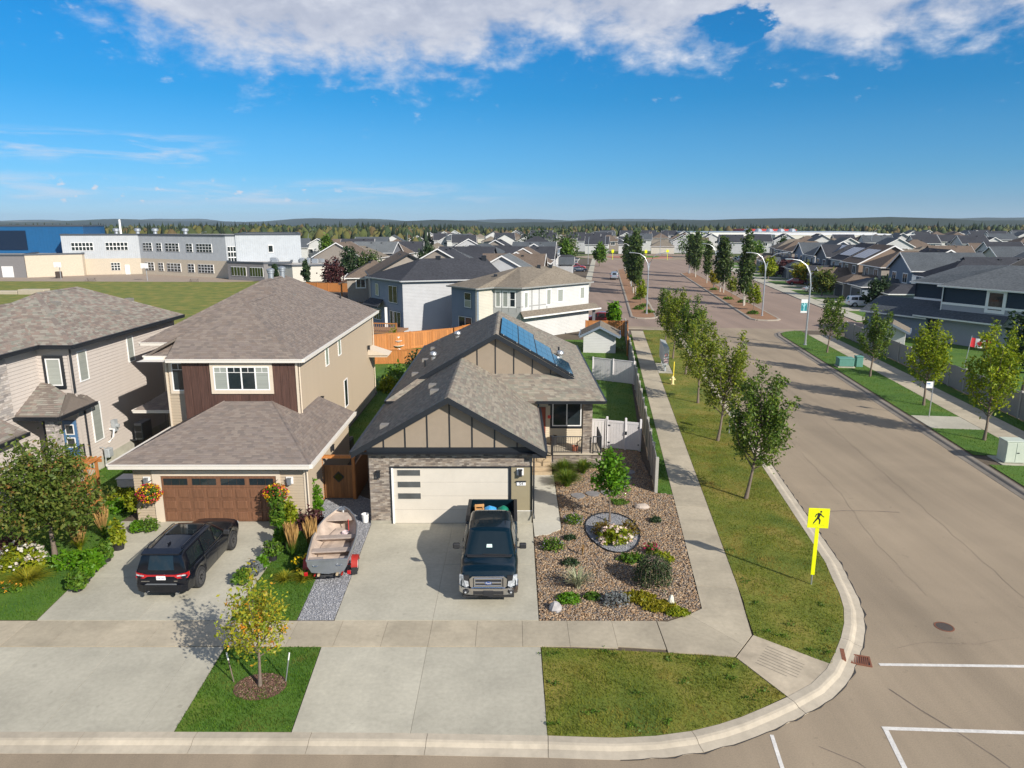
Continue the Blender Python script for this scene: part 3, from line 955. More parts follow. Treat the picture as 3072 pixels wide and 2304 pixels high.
def window(parent, a, b, z0, z1, cols=1, glass=None, frame=None, trim=None, tw=0.09, rows=1, proud=0.045, grid=None, name='window', fw=0.055):
	"""framed window on the wall line a->b; panes are separate sub-parts"""
	frame = frame or M_WHITE
	L = math.dist(a, b)
	fr = G()
	d = Vector((b[0] - a[0], b[1] - a[1])).normalized()

	def at(s):
		return (a[0] + d.x * s, a[1] + d.y * s)
	fr.wallbox(at(0), at(L), z0, z0 + fw, -0.02, proud)
	fr.wallbox(at(0), at(L), z1 - fw, z1, -0.02, proud)
	fr.wallbox(at(0), at(fw), z0 + fw, z1 - fw, -0.02, proud)
	fr.wallbox(at(L - fw), at(L), z0 + fw, z1 - fw, -0.02, proud)
	for c in range(1, cols):
		x = L * c / cols
		fr.wallbox(at(x - fw * 0.6), at(x + fw * 0.6), z0 + fw, z1 - fw, -0.02, proud - 0.004)
	for r in range(1, rows):
		z = z0 + (z1 - z0) * r / rows
		fr.wallbox(at(fw), at(L - fw), z - fw * 0.5, z + fw * 0.5, -0.02, proud - 0.006)
	o = part(name, fr, frame, parent)
	for c in range(cols):
		for r in range(rows):
			gm = glass[(c + r * cols) % len(glass)] if glass else M_GLASS
			x0, x1 = L * c / cols + fw * 0.5, L * (c + 1) / cols - fw * 0.5
			za, zb = z0 + (z1 - z0) * r / rows + fw * 0.4, z0 + (z1 - z0) * (r + 1) / rows - fw * 0.4
			part('pane', G().wallbox(at(x0), at(x1), za, zb, -0.015, proud - 0.022), gm, o)
			if grid and c in grid:
				zg = zb - (zb - za) * 0.24
				part('muntin', G().wallbox(at(x0), at(x1), zg - 0.012, zg + 0.012, proud - 0.022, proud - 0.012).wallbox(at((x0 + x1) / 2 - 0.012), at((x0 + x1) / 2 + 0.012), zg + 0.012, zb, proud - 0.022, proud - 0.013), frame, o)
	if trim:
		t = G()
		t.wallbox(at(-tw), at(L + tw), z1, z1 + tw, -0.02, proud - 0.012)
		t.wallbox(at(-tw), at(L + tw), z0 - tw * 1.15, z0, -0.02, proud - 0.006)
		t.wallbox(at(-tw), at(0), z0, z1, -0.02, proud - 0.012)
		t.wallbox(at(L), at(L + tw), z0, z1, -0.02, proud - 0.012)
		part('trim', t, trim, o)
	return o


def shingles(polys, m, roof_o, course=0.145, tab=(0.20, 0.36), lift=0.013):
	V, F = [], []
	for poly in polys:
		P = [Vector(p) for p in poly]
		nrm = Vector((0, 0, 0))
		for i in range(len(P)):
			nrm += P[i].cross(P[(i + 1) % len(P)])
		nrm.normalize()
		if nrm.z < 0:
			nrm = -nrm
		u = Vector((0, 0, 1)).cross(nrm).normalized()
		w = nrm.cross(u)
		if w.z < 0:
			u, w = -u, -w
		o = P[0]
		q = [((p - o).dot(u), (p - o).dot(w)) for p in P]
		b0, b1 = min(c[1] for c in q), max(c[1] for c in q)

		def span(bb):
			xs = []
			for i in range(len(q)):
				(xa, ya), (xb, yb) = q[i], q[(i + 1) % len(q)]
				if abs(ya - yb) < 1e-9:
					if abs(ya - bb) < 1e-6:
						xs += [xa, xb]
				elif min(ya, yb) - 1e-9 <= bb <= max(ya, yb) + 1e-9:
					xs.append(xa + (xb - xa) * (bb - ya) / (yb - ya))
			return (min(xs), max(xs)) if xs else None
		k = 0
		while b0 + k * course < b1 - 0.02:
			ba = b0 + k * course
			bb = min(ba + course, b1)
			k += 1
			s0, s1 = span(ba + 1e-5), span(bb - 1e-5)
			if not s0 or not s1:
				continue
			wd = s0[1] - s0[0]
			if wd < 0.05:
				continue
			x = -random.uniform(0, tab[1])
			while x < wd:
				x2 = x + random.uniform(*tab)
				t0, t1 = max(0, x) / wd, min(x2, wd) / wd
				if t1 - t0 > 0.001:
					h = lift * random.uniform(0.75, 1.25)
					pa = [o + u * (s0[0] + wd * t0) + w * ba, o + u * (s0[0] + wd * t1) + w * ba,
						o + u * (s1[0] + (s1[1] - s1[0]) * t1) + w * bb, o + u * (s1[0] + (s1[1] - s1[0]) * t0) + w * bb]
					b = len(V)
					V.extend([pa[0] + nrm * h, pa[1] + nrm * h, pa[2] + nrm * 0.003, pa[3] + nrm * 0.003, pa[0] - nrm * 0.004, pa[1] - nrm * 0.004])
					F.append((b, b + 1, b + 2, b + 3))
					F.append((b + 4, b + 5, b + 1, b))
				x = x2
	org = ORG[roof_o.name]
	me = fast_mesh('shingles', np.array([tuple(v) for v in V]) - np.array(org), np.array(F))
	me.materials.append(m)
	o = put('shingles', me, roof_o)
	o['kind'] = 'stuff'
	return o


def roof(parent, polys, m_base, m_sh=None, th=0.12, caps=(), name='roof'):
	g = G()
	for p in polys:
		g.prism([(x, y, z - th) for x, y, z in p], (0, 0, th - 0.004))
	o = part(name, g, m_base, parent)
	if m_sh:
		shingles(polys, m_sh, o)
	if caps:
		c = G()
		for a, b in caps:
			a, b = Vector(a), Vector(b)
			n = max(1, int((b - a).length / 0.28))
			for i in range(n):
				p, q = a.lerp(b, i / n), a.lerp(b, (i + 1.08) / n)
				d = (b - a).normalized()
				s = Vector((d.y, -d.x, 0)).normalized() * 0.14
				up = Vector((0, 0, 0.035))
				dn = Vector((0, 0, -0.045))
				l1, l2 = 0.012, 0.0
				c.add([p + s + dn + up * l1, p + up * 1.15, p - s + dn, q + s + dn, q + up * 0.8, q - s + dn, p + s + dn * 1.6, p - s + dn * 1.6],
					[(0, 3, 4, 1), (1, 4, 5, 2), (0, 1, 2), (3, 5, 4)])
		part('ridge_cap', c, m_sh or m_base, o, kind='stuff')
	return o


def eave(parent, lines, m, h=0.15, t=0.11, name='gutter', drop=0.13):
	for a, b in lines:
		d = Vector((b[0] - a[0], b[1] - a[1], 0)).normalized()
		n = Vector((d.y, -d.x, 0))
		prof = [(0.0, 0.0), (t, 0.0), (t, -0.035), (t * 0.85, -0.05), (t * 0.78, -h), (0.0, -h)]
		rings = [[(p[0] + n.x * x, p[1] + n.y * x, p[2] + z + 0.012) for x, z in prof] for p in (a, b)]
		part(name, G().loft(rings), m, parent)


def rake(parent, a, b, m, depth=0.26, t=0.05, n=(0, -1, 0), name='fascia'):
	q = [a, b, (b[0], b[1], b[2] - depth), (a[0], a[1], a[2] - depth)]
	part(name, G().prism(q, tuple(c * t for c in n)), m, parent)


def downpipe(parent, pts, m, r=0.04):
	part('downspout', G().tube(pts, r, 6), m, parent)


BRICKS = [0]


def brickwork(wall, a, b, z0, z1, m, name='brick', bl=0.21, bh=0.068, skip=None, cap=300):
	"""running-bond brick faces; the first ones are objects of their own, the rest one joined part"""
	org = ORG[wall.name]
	d = Vector((b[0] - a[0], b[1] - a[1]))
	L = d.length
	rest = G()
	shared = {}
	row = 0
	z = z0
	while z < z1 - 0.02:
		zt = min(z + bh, z1)
		x = -(bl / 2 if row % 2 else 0)
		while x < L - 0.01:
			xa, xb = max(0, x) + 0.005, min(x + bl, L) - 0.005
			x += bl
			if xb - xa < 0.02 or (skip and skip(xa, xb, z)):
				continue
			pr = 0.022 + 0.006 * random.random()
			if BRICKS[0] < cap:
				BRICKS[0] += 1
				key = (round(xb - xa, 3), round(zt - z, 3))
				if key not in shared:
					p0 = (0, 0)
					dn = d.normalized()
					g = G().wallbox((0, 0), (dn.x * (xb - xa), dn.y * (xb - xa)), 0.005, zt - z - 0.005, 0.0, 0.024)
					shared[key] = mesh_of(g, name, m)
				p = lerp2(a, b, xa / L)
				put(name, shared[key], wall, (p[0] - org.x, p[1] - org.y, z - org.z))
			else:
				rest.wallbox(lerp2(a, b, xa / L), lerp2(a, b, xb / L), z + 0.005, zt - 0.005, 0.0, pr)
		row += 1
		z += bh
	if rest.f:
		part('bricks', rest, m, wall, kind='stuff')


def lamp(parent, c, n, plate=True, name='wall_lamp', m=None):
	"""outdoor wall lamp: back plate, hood and body"""
	nx, ny = n
	tx, ty = -ny, nx
	def pt(t, o, z):
		return (c[0] + tx * t + nx * o, c[1] + ty * t + ny * o, c[2] + z)
	g = G()
	g.prism([pt(-0.07, 0.05, -0.16), pt(0.07, 0.05, -0.16), pt(0.07, 0.19, -0.16), pt(-0.07, 0.19, -0.16)], (0, 0, 0.28))
	g.prism([pt(-0.09, 0.03, 0.12), pt(0.09, 0.03, 0.12), pt(0.09, 0.21, 0.12), pt(-0.09, 0.21, 0.12)], (0, 0, 0.03))
	o = part(name, g, m or M_BLACK, parent)
	if plate:
		part('backplate', G().prism([pt(-0.15, 0.0, -0.14), pt(0.15, 0.0, -0.14), pt(0.15, 0.05, -0.14), pt(-0.15, 0.05, -0.14)], (0, 0, 0.32)), M_WHITE, o)
	return o


def roof_vent(parent, p, kind, s=1.0, roofslope=(0, 0)):
	if kind == 'turbine':
		o = part('roof_vent', G().lathe([(0.14 * s, -0.25), (0.14 * s, 0.12), (0.19 * s, 0.16), (0.24 * s, 0.26), (0.20 * s, 0.38), (0.05, 0.44)], p, 14), M_STEEL, parent, smooth=40)
	elif kind == 'pipe':
		o = part('roof_pipe', G().lathe([(0.06 * s, -0.25), (0.06 * s, 0.34), (0.045 * s, 0.34)], p, 10), M_BLACK, parent)
	elif kind == 'chimney':
		o = part('flue', G().lathe([(0.17 * s, -0.3), (0.17 * s, 0.35), (0.22 * s, 0.38), (0.22 * s, 0.5), (0.25 * s, 0.52), (0.25 * s, 0.62), (0.1, 0.7)], p, 14), M_STEEL, parent, smooth=40)
	else:
		x, y, z = p
		o = part('roof_vent', G().prism([(x - 0.2, y - 0.2, z - 0.15), (x + 0.2, y - 0.2, z - 0.15), (x + 0.2, y + 0.2, z - 0.15), (x - 0.2, y + 0.2, z - 0.15)], (0, 0, 0.26)), mat('vent_grey', (0.20, 0.185, 0.165), 0.7), parent)
	return o


def text_mesh(txt, size, m, name, parent, loc, rot, ext=0.004):
	cu = bpy.data.curves.new(name, 'FONT')
	cu.body = txt
	cu.size = size
	cu.extrude = ext
	cu.align_x = 'CENTER'
	cu.align_y = 'CENTER'
	tmp = bpy.data.objects.new('t', cu)
	COL.objects.link(tmp)
	dg = bpy.context.evaluated_depsgraph_get()
	me = bpy.data.meshes.new_from_object(tmp.evaluated_get(dg))
	bpy.data.objects.remove(tmp)
	me.materials.clear()
	me.materials.append(m)
	o = put(name, me, parent, Vector(loc) - ORG[parent.name])
	o.rotation_euler = rot
	return o


# ------------------------------------------------------------------ the bungalow (corner lot)
SH_BUNG = mat('shingle_weathered', (0.2, 0.17, 0.13), 0.9, 0.16, 30, palette=[(0.185, 0.160, 0.129), (0.228, 0.194, 0.153), (0.163, 0.139, 0.115), (0.210, 0.196, 0.153), (0.246, 0.211, 0.167), (0.192, 0.180, 0.146), (0.199, 0.163, 0.129), (0.261, 0.232, 0.185)])
SH_BROWN = mat('shingle_brown', (0.174, 0.136, 0.115), 0.9, 0.14, 30, palette=[(0.163, 0.131, 0.113), (0.188, 0.154, 0.132), (0.145, 0.120, 0.106), (0.179, 0.146, 0.129), (0.203, 0.166, 0.141), (0.170, 0.134, 0.113)])
SH_DRIFT = mat('shingle_driftwood', (0.204, 0.178, 0.146), 0.9, 0.16, 30, palette=[(0.209, 0.175, 0.148), (0.179, 0.148, 0.127), (0.238, 0.212, 0.178), (0.197, 0.190, 0.159), (0.165, 0.133, 0.115), (0.253, 0.231, 0.197), (0.216, 0.167, 0.140)])
M_ROOFB = mat('roof_base', (0.14, 0.115, 0.095), 0.9)
M_TAUPE = mat('taupe_panel', (0.275, 0.222, 0.165), 0.75, 0.05, 3, obrand=1, island=0.03)
M_BRICK = mat('brick_blend', (0.3, 0.22, 0.17), 0.9, 0.15, 25, palette=[(0.28, 0.235, 0.19), (0.22, 0.18, 0.145), (0.33, 0.285, 0.235), (0.14, 0.115, 0.095), (0.29, 0.235, 0.185), (0.245, 0.21, 0.18), (0.37, 0.32, 0.265), (0.18, 0.145, 0.12)], obrand=1)
M_MORT = mat('mortar', (0.30, 0.275, 0.24), 0.95, 0.12, 12)
M_CREAM = mat('cream_siding', (0.56, 0.475, 0.35), 0.7, 0.05, 4)
M_DOORB = mat('garage_door_beige', (0.58, 0.53, 0.45), 0.6, 0.035, 3, stain=0.05, sscale=0.6)
M_FOUND = mat('foundation', (0.33, 0.31, 0.25), 0.95, 0.12, 6, stain=0.2, sscale=1.2)
M_FROST = mat('frosted_pane', (0.075, 0.08, 0.08), 0.25, 0.35, 1.2, spec=0.6)

h1 = root('bungalow', (-2.7, 29.2, 0), 'taupe bungalow with brick garage front, black trim and roof solar panels', 'house', world=True)
w1 = part('garage_wall', G().box(-6.24, 29.2, 0.0, 0.87, 38.2, 3.35).prism([(-6.24, 29.2, 3.35), (0.87, 29.2, 3.35), (0.87, 29.2, 3.66), (-2.71, 29.2, 5.70), (-6.24, 29.2, 3.66)], (0, 8.8, 0)), M_MORT, h1)
w2 = part('house_wall', G().box(-6.2, 38.5, 0.0, 4.35, 53.1, 3.8), M_CREAM, h1)
part('foundation', G().box(-6.26, 29.16, 0.0, -5.34, 29.199, 0.14), M_FOUND, h1)
part('foundation', G().box(-0.03, 29.15, 0.0, 0.87, 29.199, 0.60), M_FOUND, h1)
# brick front
brickwork(w1, (-6.24, 29.2), (-5.34, 29.2), 0.14, 3.3, M_BRICK, cap=140)
brickwork(w1, (-5.34, 29.2), (0.87, 29.2), 2.67, 3.3, M_BRICK, cap=300)
brickwork(w1, (-6.24, 30.6), (-6.24, 29.2), 0.14, 3.3, M_BRICK)
siding(w1, (-6.24, 38.0), (-6.24, 30.6), 0.15, 3.4, M_CREAM)
siding(w1, (0.87, 29.24), (0.87, 36.4), 0.6, 3.4, M_CREAM)
siding(w2, (4.35, 38.5), (4.35, 53.1), 0.4, 3.8, M_CREAM)
siding(w2, (0.87, 38.5), (4.35, 38.5), 0.8, 3.7, M_CREAM, pitch=0.12)
siding(w2, (-6.2, 53.1), (-6.2, 38.2), 0.4, 3.8, M_CREAM)
# right pier: taupe panel with black edges and white drip strip
part('pier_panel', G().box(-0.03, 29.165, 0.62, 0.84, 29.21, 2.64), mat('pier_paint', (0.265, 0.225, 0.14), 0.7, 0.05, 3), h1)
part('pier_trim', G().box(0.84, 29.15, 0.62, 0.90, 29.22, 2.67).box(-0.03, 29.15, 2.64, 0.84, 29.22, 2.67).box(-0.13, 29.14, 0.0, -0.03, 29.22, 2.69), M_BLACK, h1)
part('drip_strip', G().box(-0.02, 29.145, 0.60, 0.9, 29.2, 0.62), M_WHITE, h1)
# garage door
gd = part('garage_door', G().box(-5.2, 29.215, 0.01, -0.14, 29.26, 2.57), M_DOORB, h1)
part('door_frame', G().box(-5.34, 29.14, 0.0, -5.28, 29.23, 2.67).box(-5.28, 29.14, 2.61, -0.13, 29.23, 2.67), M_BLACK, gd)
part('door_jamb', G().box(-5.28, 29.16, 0.0, -5.2, 29.23, 2.61), M_WHITE, gd)
for k in range(4):
	part('door_section', G().bev(-5.2, 29.195, 0.012 + k * 0.64, -0.14, 29.24, 0.012 + k * 0.64 + 0.632, 0.006), M_DOORB, gd)
for z in (1.16, 1.70, 2.24):
	p = part('door_window', G().box(-5.05, 29.186, z - 0.02, -3.99, 29.2, z + 0.28), M_DOORB, gd)
	part('pane', G().box(-5.02, 29.180, z, -4.02, 29.2, z + 0.26), M_FROST, gd)
# beam and gable
part('beam', G().box(-6.30, 29.10, 3.31, 1.0, 29.22, 3.55), M_BLACK, h1)
gw = part('gable_wall', G().prism([(-6.1, 29.19, 3.55), (0.75, 29.19, 3.55), (-2.71, 29.19, 5.5)], (0, -0.01, 0)), M_TAUPE, h1)
bx = [-6.1, -5.56, -4.62, -3.66, -2.69, -1.72, -0.75, 0.22, 0.74]
zr = lambda x: 5.70 - 0.581 * abs(x + 2.71)
for i in range(len(bx) - 1):
	x0, x1 = bx[i], bx[i + 1]
	pts = [(x0, 29.18, 3.55), (x1, 29.18, 3.55), (x1, 29.18, max(3.56, zr(x1)))]
	pts.append((x0, 29.18, max(3.56, zr(x0))))
	part('gable_panel', G().prism(pts[::-1], (0, -0.02, 0)), M_TAUPE, gw)
for x in bx[1:-1]:
	part('batten', G().box(x - 0.028, 29.135, 3.55, x + 0.028, 29.18, zr(x) - 0.02), M_BLACK, gw)
E_, ms = 3.85, 0.58
xl, xr, yf, yb, xc = -6.65, 4.92, 36.1, 53.6, -0.865
hw = xr - xc
zrd = E_ + ms * hw
yg = 37.6
hx = yg - yf
polys = [[(xr, yf, E_), (xr, yg, E_), (xr - hx, yg, E_ + ms * hx)],
		[(xr, yg, E_), (xr, yb, E_), (xc, yb - hw, zrd), (xc, yg, zrd), (xr - hx, yg, E_ + ms * hx)],
		[(xl, yg, E_), (xl, yf, E_), (xl + hx, yg, E_ + ms * hx)],
		[(xl, yb, E_), (xl, yg, E_), (xl + hx, yg, E_ + ms * hx), (xc, yg, zrd), (xc, yb - hw, zrd)],
		[(xl, yf, E_), (xr, yf, E_), (xr - 1.95, 38.05, E_ + ms * 1.95), (xl + 1.95, 38.05, E_ + ms * 1.95)],
		[(xr, yb, E_), (xl, yb, E_), (xc, yb - hw, zrd)],
		[(1.43, 28.75, 3.46), (1.43, 36.12, 3.46), (0.76, 36.12, 3.85), (-1.3, 38.02, 5.047), (-2.71, 38.02, 5.866), (-2.71, 28.75, 5.866)],
		[(-6.86, 37.9, 3.46), (-6.86, 28.75, 3.46), (-2.71, 28.75, 5.866), (-2.71, 38.02, 5.866)]]
caps = [((xc, yg, zrd), (xc, yb - hw, zrd)), ((-2.71, 28.75, 5.866), (-2.71, 37.95, 5.866)), ((xr, yf, E_), (xr - hx, yg, E_ + ms * hx)), ((xl, yf, E_), (xl + hx, yg, E_ + ms * hx))]
r1 = roof(h1, polys, M_ROOFB, SH_BUNG, caps=caps)
rake(h1, (-6.9, 28.78, 3.45), (-2.71, 28.78, 5.88), M_BLACK, 0.27)
rake(h1, (-2.71, 28.78, 5.88), (1.47, 28.78, 3.45), M_BLACK, 0.27)
part('soffit', G().poly([(-6.86, 28.8, 3.34), (1.43, 28.8, 3.34), (1.43, 29.15, 3.34), (-6.86, 29.15, 3.34)]), M_BLACK, h1)
part('soffit_return', G().box(0.88, 28.8, 3.18, 1.44, 29.18, 3.36), M_BLACK, h1)
eave(h1, [((1.43, 28.75, 3.46), (1.43, 36.1, 3.46)), ((-6.86, 37.0, 3.46), (-6.86, 28.75, 3.46)), ((xr, yf, E_), (xr, yb, E_)), ((xl, yb, E_), (xl, yf, E_)), ((1.3, yf, E_), (xr, yf, E_)), ((xl, yf, E_), (xl + 0.5, yf, E_))], M_BLACK)
# upper gable
gw2 = part('gable_wall', G().prism([(-5.2, 38.0, 4.7), (3.4, 38.0, 4.7), (xc, 38.0, zrd - 0.13)], (0, 0.1, 0)), M_TAUPE, h1)
bx = [-4.9, -3.92, -2.91, -1.91, -0.91, 0.10, 1.12, 2.12, 3.0]
zr2 = lambda x: zrd - 0.17 - ms * abs(x - xc)
for i in range(len(bx) - 1):
	x0, x1 = bx[i], bx[i + 1]
	pts = [(x0, 37.99, 4.72), (x1, 37.99, 4.72), (x1, 37.99, max(4.73, zr2(x1))), (x0, 37.99, max(4.73, zr2(x0)))]
	if x0 < xc < x1:
		pts.insert(3, (xc, 37.99, zr2(xc)))
	part('gable_panel', G().prism(pts[::-1], (0, -0.02, 0)), M_TAUPE, gw2)
for x in bx[1:-1]:
	part('batten', G().box(x - 0.028, 37.945, 4.72, x + 0.028, 37.99, max(4.74, zr2(x))), M_BLACK, gw2)
rake(h1, (xl + hx - 0.1, 37.63, E_ + ms * hx - 0.03), (xc, 37.63, zrd + 0.015), M_BLACK, 0.27)
rake(h1, (xc, 37.63, zrd + 0.015), (xr - hx + 0.1, 37.63, E_ + ms * hx - 0.03), M_BLACK, 0.27)
# lamps, number plate
lamp(h1, (-5.83, 29.2, 2.35), (0, -1), plate=False)
lamp(h1, (0.36, 29.165, 2.42), (0, -1))
npl = part('number_plaque', G().bev(0.20, 29.12, 1.80, 0.60, 29.165, 1.98, 0.01), M_WHITE, h1)
part('plaque_hood', G().box(0.18, 29.08, 1.98, 0.62, 29.165, 2.01), M_BLACK, npl)
text_mesh('54', 0.17, M_BLACK, 'house_number', npl, (0.40, 29.115, 1.885), (R(90), 0, 0))
# roof vents
for p, k in (((-3.62, 46.4, 5.62), 'turbine'), ((-4.8, 42.3, 4.97), 'turbine'), ((-5.15, 41.0, 4.77), 'pipe'), ((2.95, 42.6, 4.98), 'turbine'), ((3.0, 44.6, 4.95), 'pipe'),
			((-3.9, 33.9, 5.18), 'box'), ((-3.6, 31.9, 5.36), 'box'), ((-5.7, 30.4, 4.13), 'box'), ((-5.6, 40.0, 4.46), 'box'), ((-5.5, 44.0, 4.52), 'box'), ((-5.4, 48.0, 4.57), 'box')):
	roof_vent(h1, p, k, 1.0 if k != 'box' else 0.7)
# solar panels on the right slope
M_SOLAR = mat('solar_cell', (0.015, 0.045, 0.10), 0.10, 0.1, 2, spec=0.9, coat=0.5)
zp = lambda x: E_ + ms * (xr - x) + 0.16
for (xa, xb), ys in zip([(-0.62, 0.36), (0.38, 1.36), (1.38, 2.36), (2.38, 3.36)], [[(37.8 + 1.72 * k, 37.8 + 1.72 * k + 1.69) for k in range(n)] for n in (4, 4, 3, 2)]):
	for ya, yb_ in ys:
		o = part('solar_panel', G().prism([(xa, ya, zp(xa) - 0.04), (xb, ya, zp(xb) - 0.04), (xb, yb_, zp(xb) - 0.04), (xa, yb_, zp(xa) - 0.04)], (0.02, 0, 0.038)), M_BLACK, h1)
		for kx in range(3):
			x0, x1 = xa + 0.015 + (xb - xa - 0.03) * kx / 3, xa + 0.005 + (xb - xa - 0.03) * (kx + 1) / 3
			part('solar_cell_row', G().poly([(x0, ya + 0.02, zp(x0) + 0.012), (x1, ya + 0.02, zp(x1) + 0.012), (x1, yb_ - 0.02, zp(x1) + 0.012), (x0, yb_ - 0.02, zp(x0) + 0.012)]), M_SOLAR, o)
for k in range(6):
	x = -0.45 + 0.72 * k
	part('rail_clamp', G().box(x - 0.03, 37.72, zp(x) - 0.03, x + 0.03, 37.79, zp(x) + 0.03), M_STEEL, h1)
part('panel_rail', G().prism([(-0.6, 37.76, zp(-0.6) - 0.12), (3.4, 37.76, zp(3.4) - 0.12), (3.4, 37.76, zp(3.4) - 0.04), (-0.6, 37.76, zp(-0.6) - 0.04)], (0, 0.04, 0)), M_BLACK, h1)
# porch: deck, steps, column, rails, front window and door
part('porch_base', G().box(2.1, 36.62, 0.0, 4.86, 38.5, 0.72), M_MORT, h1)
pb = [c for c in h1.children if c.name.startswith('porch_base')][0]
brickwork(pb, (2.1, 36.62), (4.86, 36.62), 0.0, 0.68, M_BRICK)
M_DECK = mat('porch_concrete', (0.44, 0.38, 0.29), 0.9, 0.08, 6)
part('porch_deck', G().bev(0.9, 36.5, 0.72, 4.92, 38.5, 0.80, 0.02), M_DECK, h1)
M_STEP = mat('step_wood', (0.40, 0.31, 0.20), 0.8, 0.12, 5)
for k in range(4):
	part('step', G().bev(0.9, 35.3 + 0.3 * k, 0.0, 2.12, 36.6, 0.16 * (k + 1), 0.015), M_STEP, h1)
col = part('porch_column', G().box(3.84, 36.72, 0.80, 4.32, 37.2, 3.75), M_MORT, h1)
brickwork(col, (3.84, 36.72), (4.32, 36.72), 0.80, 3.72, M_BRICK, bl=0.24)
brickwork(col, (4.32, 36.72), (4.32, 37.2), 0.80, 3.72, M_BRICK, bl=0.24)
part('porch_ceiling', G().box(0.9, 36.25, 3.68, 4.85, 38.5, 3.72), M_BLACK, h1)
part('porch_post', G().box(1.36, 36.2, 0.8, 1.44, 36.28, 3.7), M_BLACK, h1)


def railing(parent, a, b, z, h=0.95, step=0.12, m=None, drop=0.0):
	m = m or M_BLACK
	L = math.dist(a, b)
	d = Vector((b[0] - a[0], b[1] - a[1])).normalized()
	o = part('railing', G().tube([(*a, z + h), (*b, z + h - drop)], 0.03, 6).tube([(*a, z + 0.1), (*b, z + 0.1 - drop)], 0.02, 6), m, parent)
	part('post', G().tube([(*a, z - 0.05), (*a, z + h + 0.02)], 0.035, 6), m, o)
	part('post', G().tube([(*b, z - 0.05 - drop), (*b, z + h + 0.02 - drop)], 0.035, 6), m, o)
	n = int(L / step)
	sh = mesh_of(G().tube([(0, 0, 0.1), (0, 0, h)], 0.009, 5), 'baluster', m)
	org = ORG[parent.name]
	for k in range(1, n):
		t = k / n
		p = lerp2(a, b, t)
		put('baluster', sh, o, (p[0] - org.x, p[1] - org.y, z - drop * t - org.z))
	return o


railing(h1, (2.18, 36.56), (3.78, 36.56), 0.8)
railing(h1, (4.40, 36.56), (4.82, 36.56), 0.8)
railing(h1, (4.84, 36.6), (4.84, 38.4), 0.8)
railing(h1, (2.14, 35.35), (2.14, 36.5), 0.8, drop=-0.0)
window(h1, (2.28, 38.5), (3.92, 38.5), 1.80, 3.25, 2, trim=M_BLACK, tw=0.12, proud=0.06)
dr = part('front_door', G().box(0.95, 38.42, 0.8, 1.9, 38.5, 2.9), mat('red_door', (0.23, 0.045, 0.02), 0.5, 0.1, 5), h1)
part('door_handle', G().box(1.02, 38.37, 1.75, 1.06, 38.42, 1.95), M_STEEL, dr)
part('wall_sign', G().box(2.02, 38.44, 2.25, 2.2, 38.47, 2.43), mat('red_sign', (0.55, 0.06, 0.05), 0.6), h1)
lamp(h1, (2.1, 38.47, 3.2), (0, -1), plate=False)
downpipe(h1, [(0.95, 29.05, 3.3), (0.95, 29.05, 0.55), (0.97, 28.9, 0.35)], M_BLACK)

# entry walk
slabs('entry_walk', [[(0.96, 27.85), (1.55, 28.0), (2.14, 28.55), (2.16, 29.3), (0.94, 29.3)], [(0.94, 29.32), (2.16, 29.32), (2.17, 31.4), (0.94, 31.4)], [(0.94, 31.42), (2.17, 31.42), (2.19, 33.6), (0.94, 33.6)], [(0.94, 33.62), (2.19, 33.62), (2.2, 35.3), (0.94, 35.3)]],
	0.02, mat('walk_pale', (0.50, 0.475, 0.40), 0.85, 0.06, 6, pos=True, stain=0.08), 'pale stepped walk from driveway to porch')


# ------------------------------------------------------------------ two-storey tan house next door
M_TAN = mat('tan_siding', (0.40, 0.325, 0.235), 0.7, 0.04, 4)
M_TANT = mat('tan_trim', (0.60, 0.51, 0.40), 0.65, 0.04, 4)
M_PLANK = mat('dark_plank', (0.075, 0.036, 0.026), 0.7, 0.45, 5, stretch=(4, 4, 0.25), obrand=1, island=0.15)
M_WALNUT = mat('walnut_door', (0.165, 0.078, 0.042), 0.55, 0.28, 3, stretch=(6, 6, 0.4), obrand=1, island=0.06)
M_GUT = mat('cream_gutter', (0.70, 0.655, 0.585), 0.5, 0.03, 4)

h2 = root('two_storey_house', (-13, 29.4, 0), 'tan two-storey house with dark plank upper front and brown garage door', 'house', world=True)
gwl = part('garage_wall', G().box(-16.7, 29.4, 0, -9.1, 37.6, 2.7), M_TAN, h2)
mwl = part('house_wall', G().box(-16.35, 34.2, 2.2, -10.7, 40.0, 6.45).box(-17.4, 34.75, 0.0, -10.72, 53.4, 6.45).box(-20.0, 39.6, 0.0, -17.38, 53.4, 6.45), M_TAN, h2)
part('foundation', G().box(-10.73, 37.6, 0, -10.66, 53.4, 0.42), M_FOUND, h2)
siding(gwl, (-16.7, 29.4), (-15.62, 29.4), 0.05, 2.62, M_TAN, 0.125)
siding(gwl, (-10.25, 29.4), (-9.1, 29.4), 0.35, 2.62, M_TAN, 0.125)
siding(gwl, (-15.62, 29.4), (-10.25, 29.4), 2.42, 2.62, M_TAN, 0.125)
siding(gwl, (-9.1, 29.4), (-9.1, 37.6), 0.15, 2.65, M_TAN, 0.125)
siding(mwl, (-10.7, 34.2), (-10.7, 53.4), 0.42, 6.4, M_TAN, 0.15)
siding(mwl, (-17.4, 34.75), (-16.35, 34.75), 0.6, 6.4, M_TAN, 0.15)
siding(mwl, (-17.4, 39.6), (-17.4, 34.75), 0.6, 6.4, M_TAN, 0.15)
siding(mwl, (-20.0, 39.6), (-17.4, 39.6), 0.6, 6.4, M_TAN, 0.15)
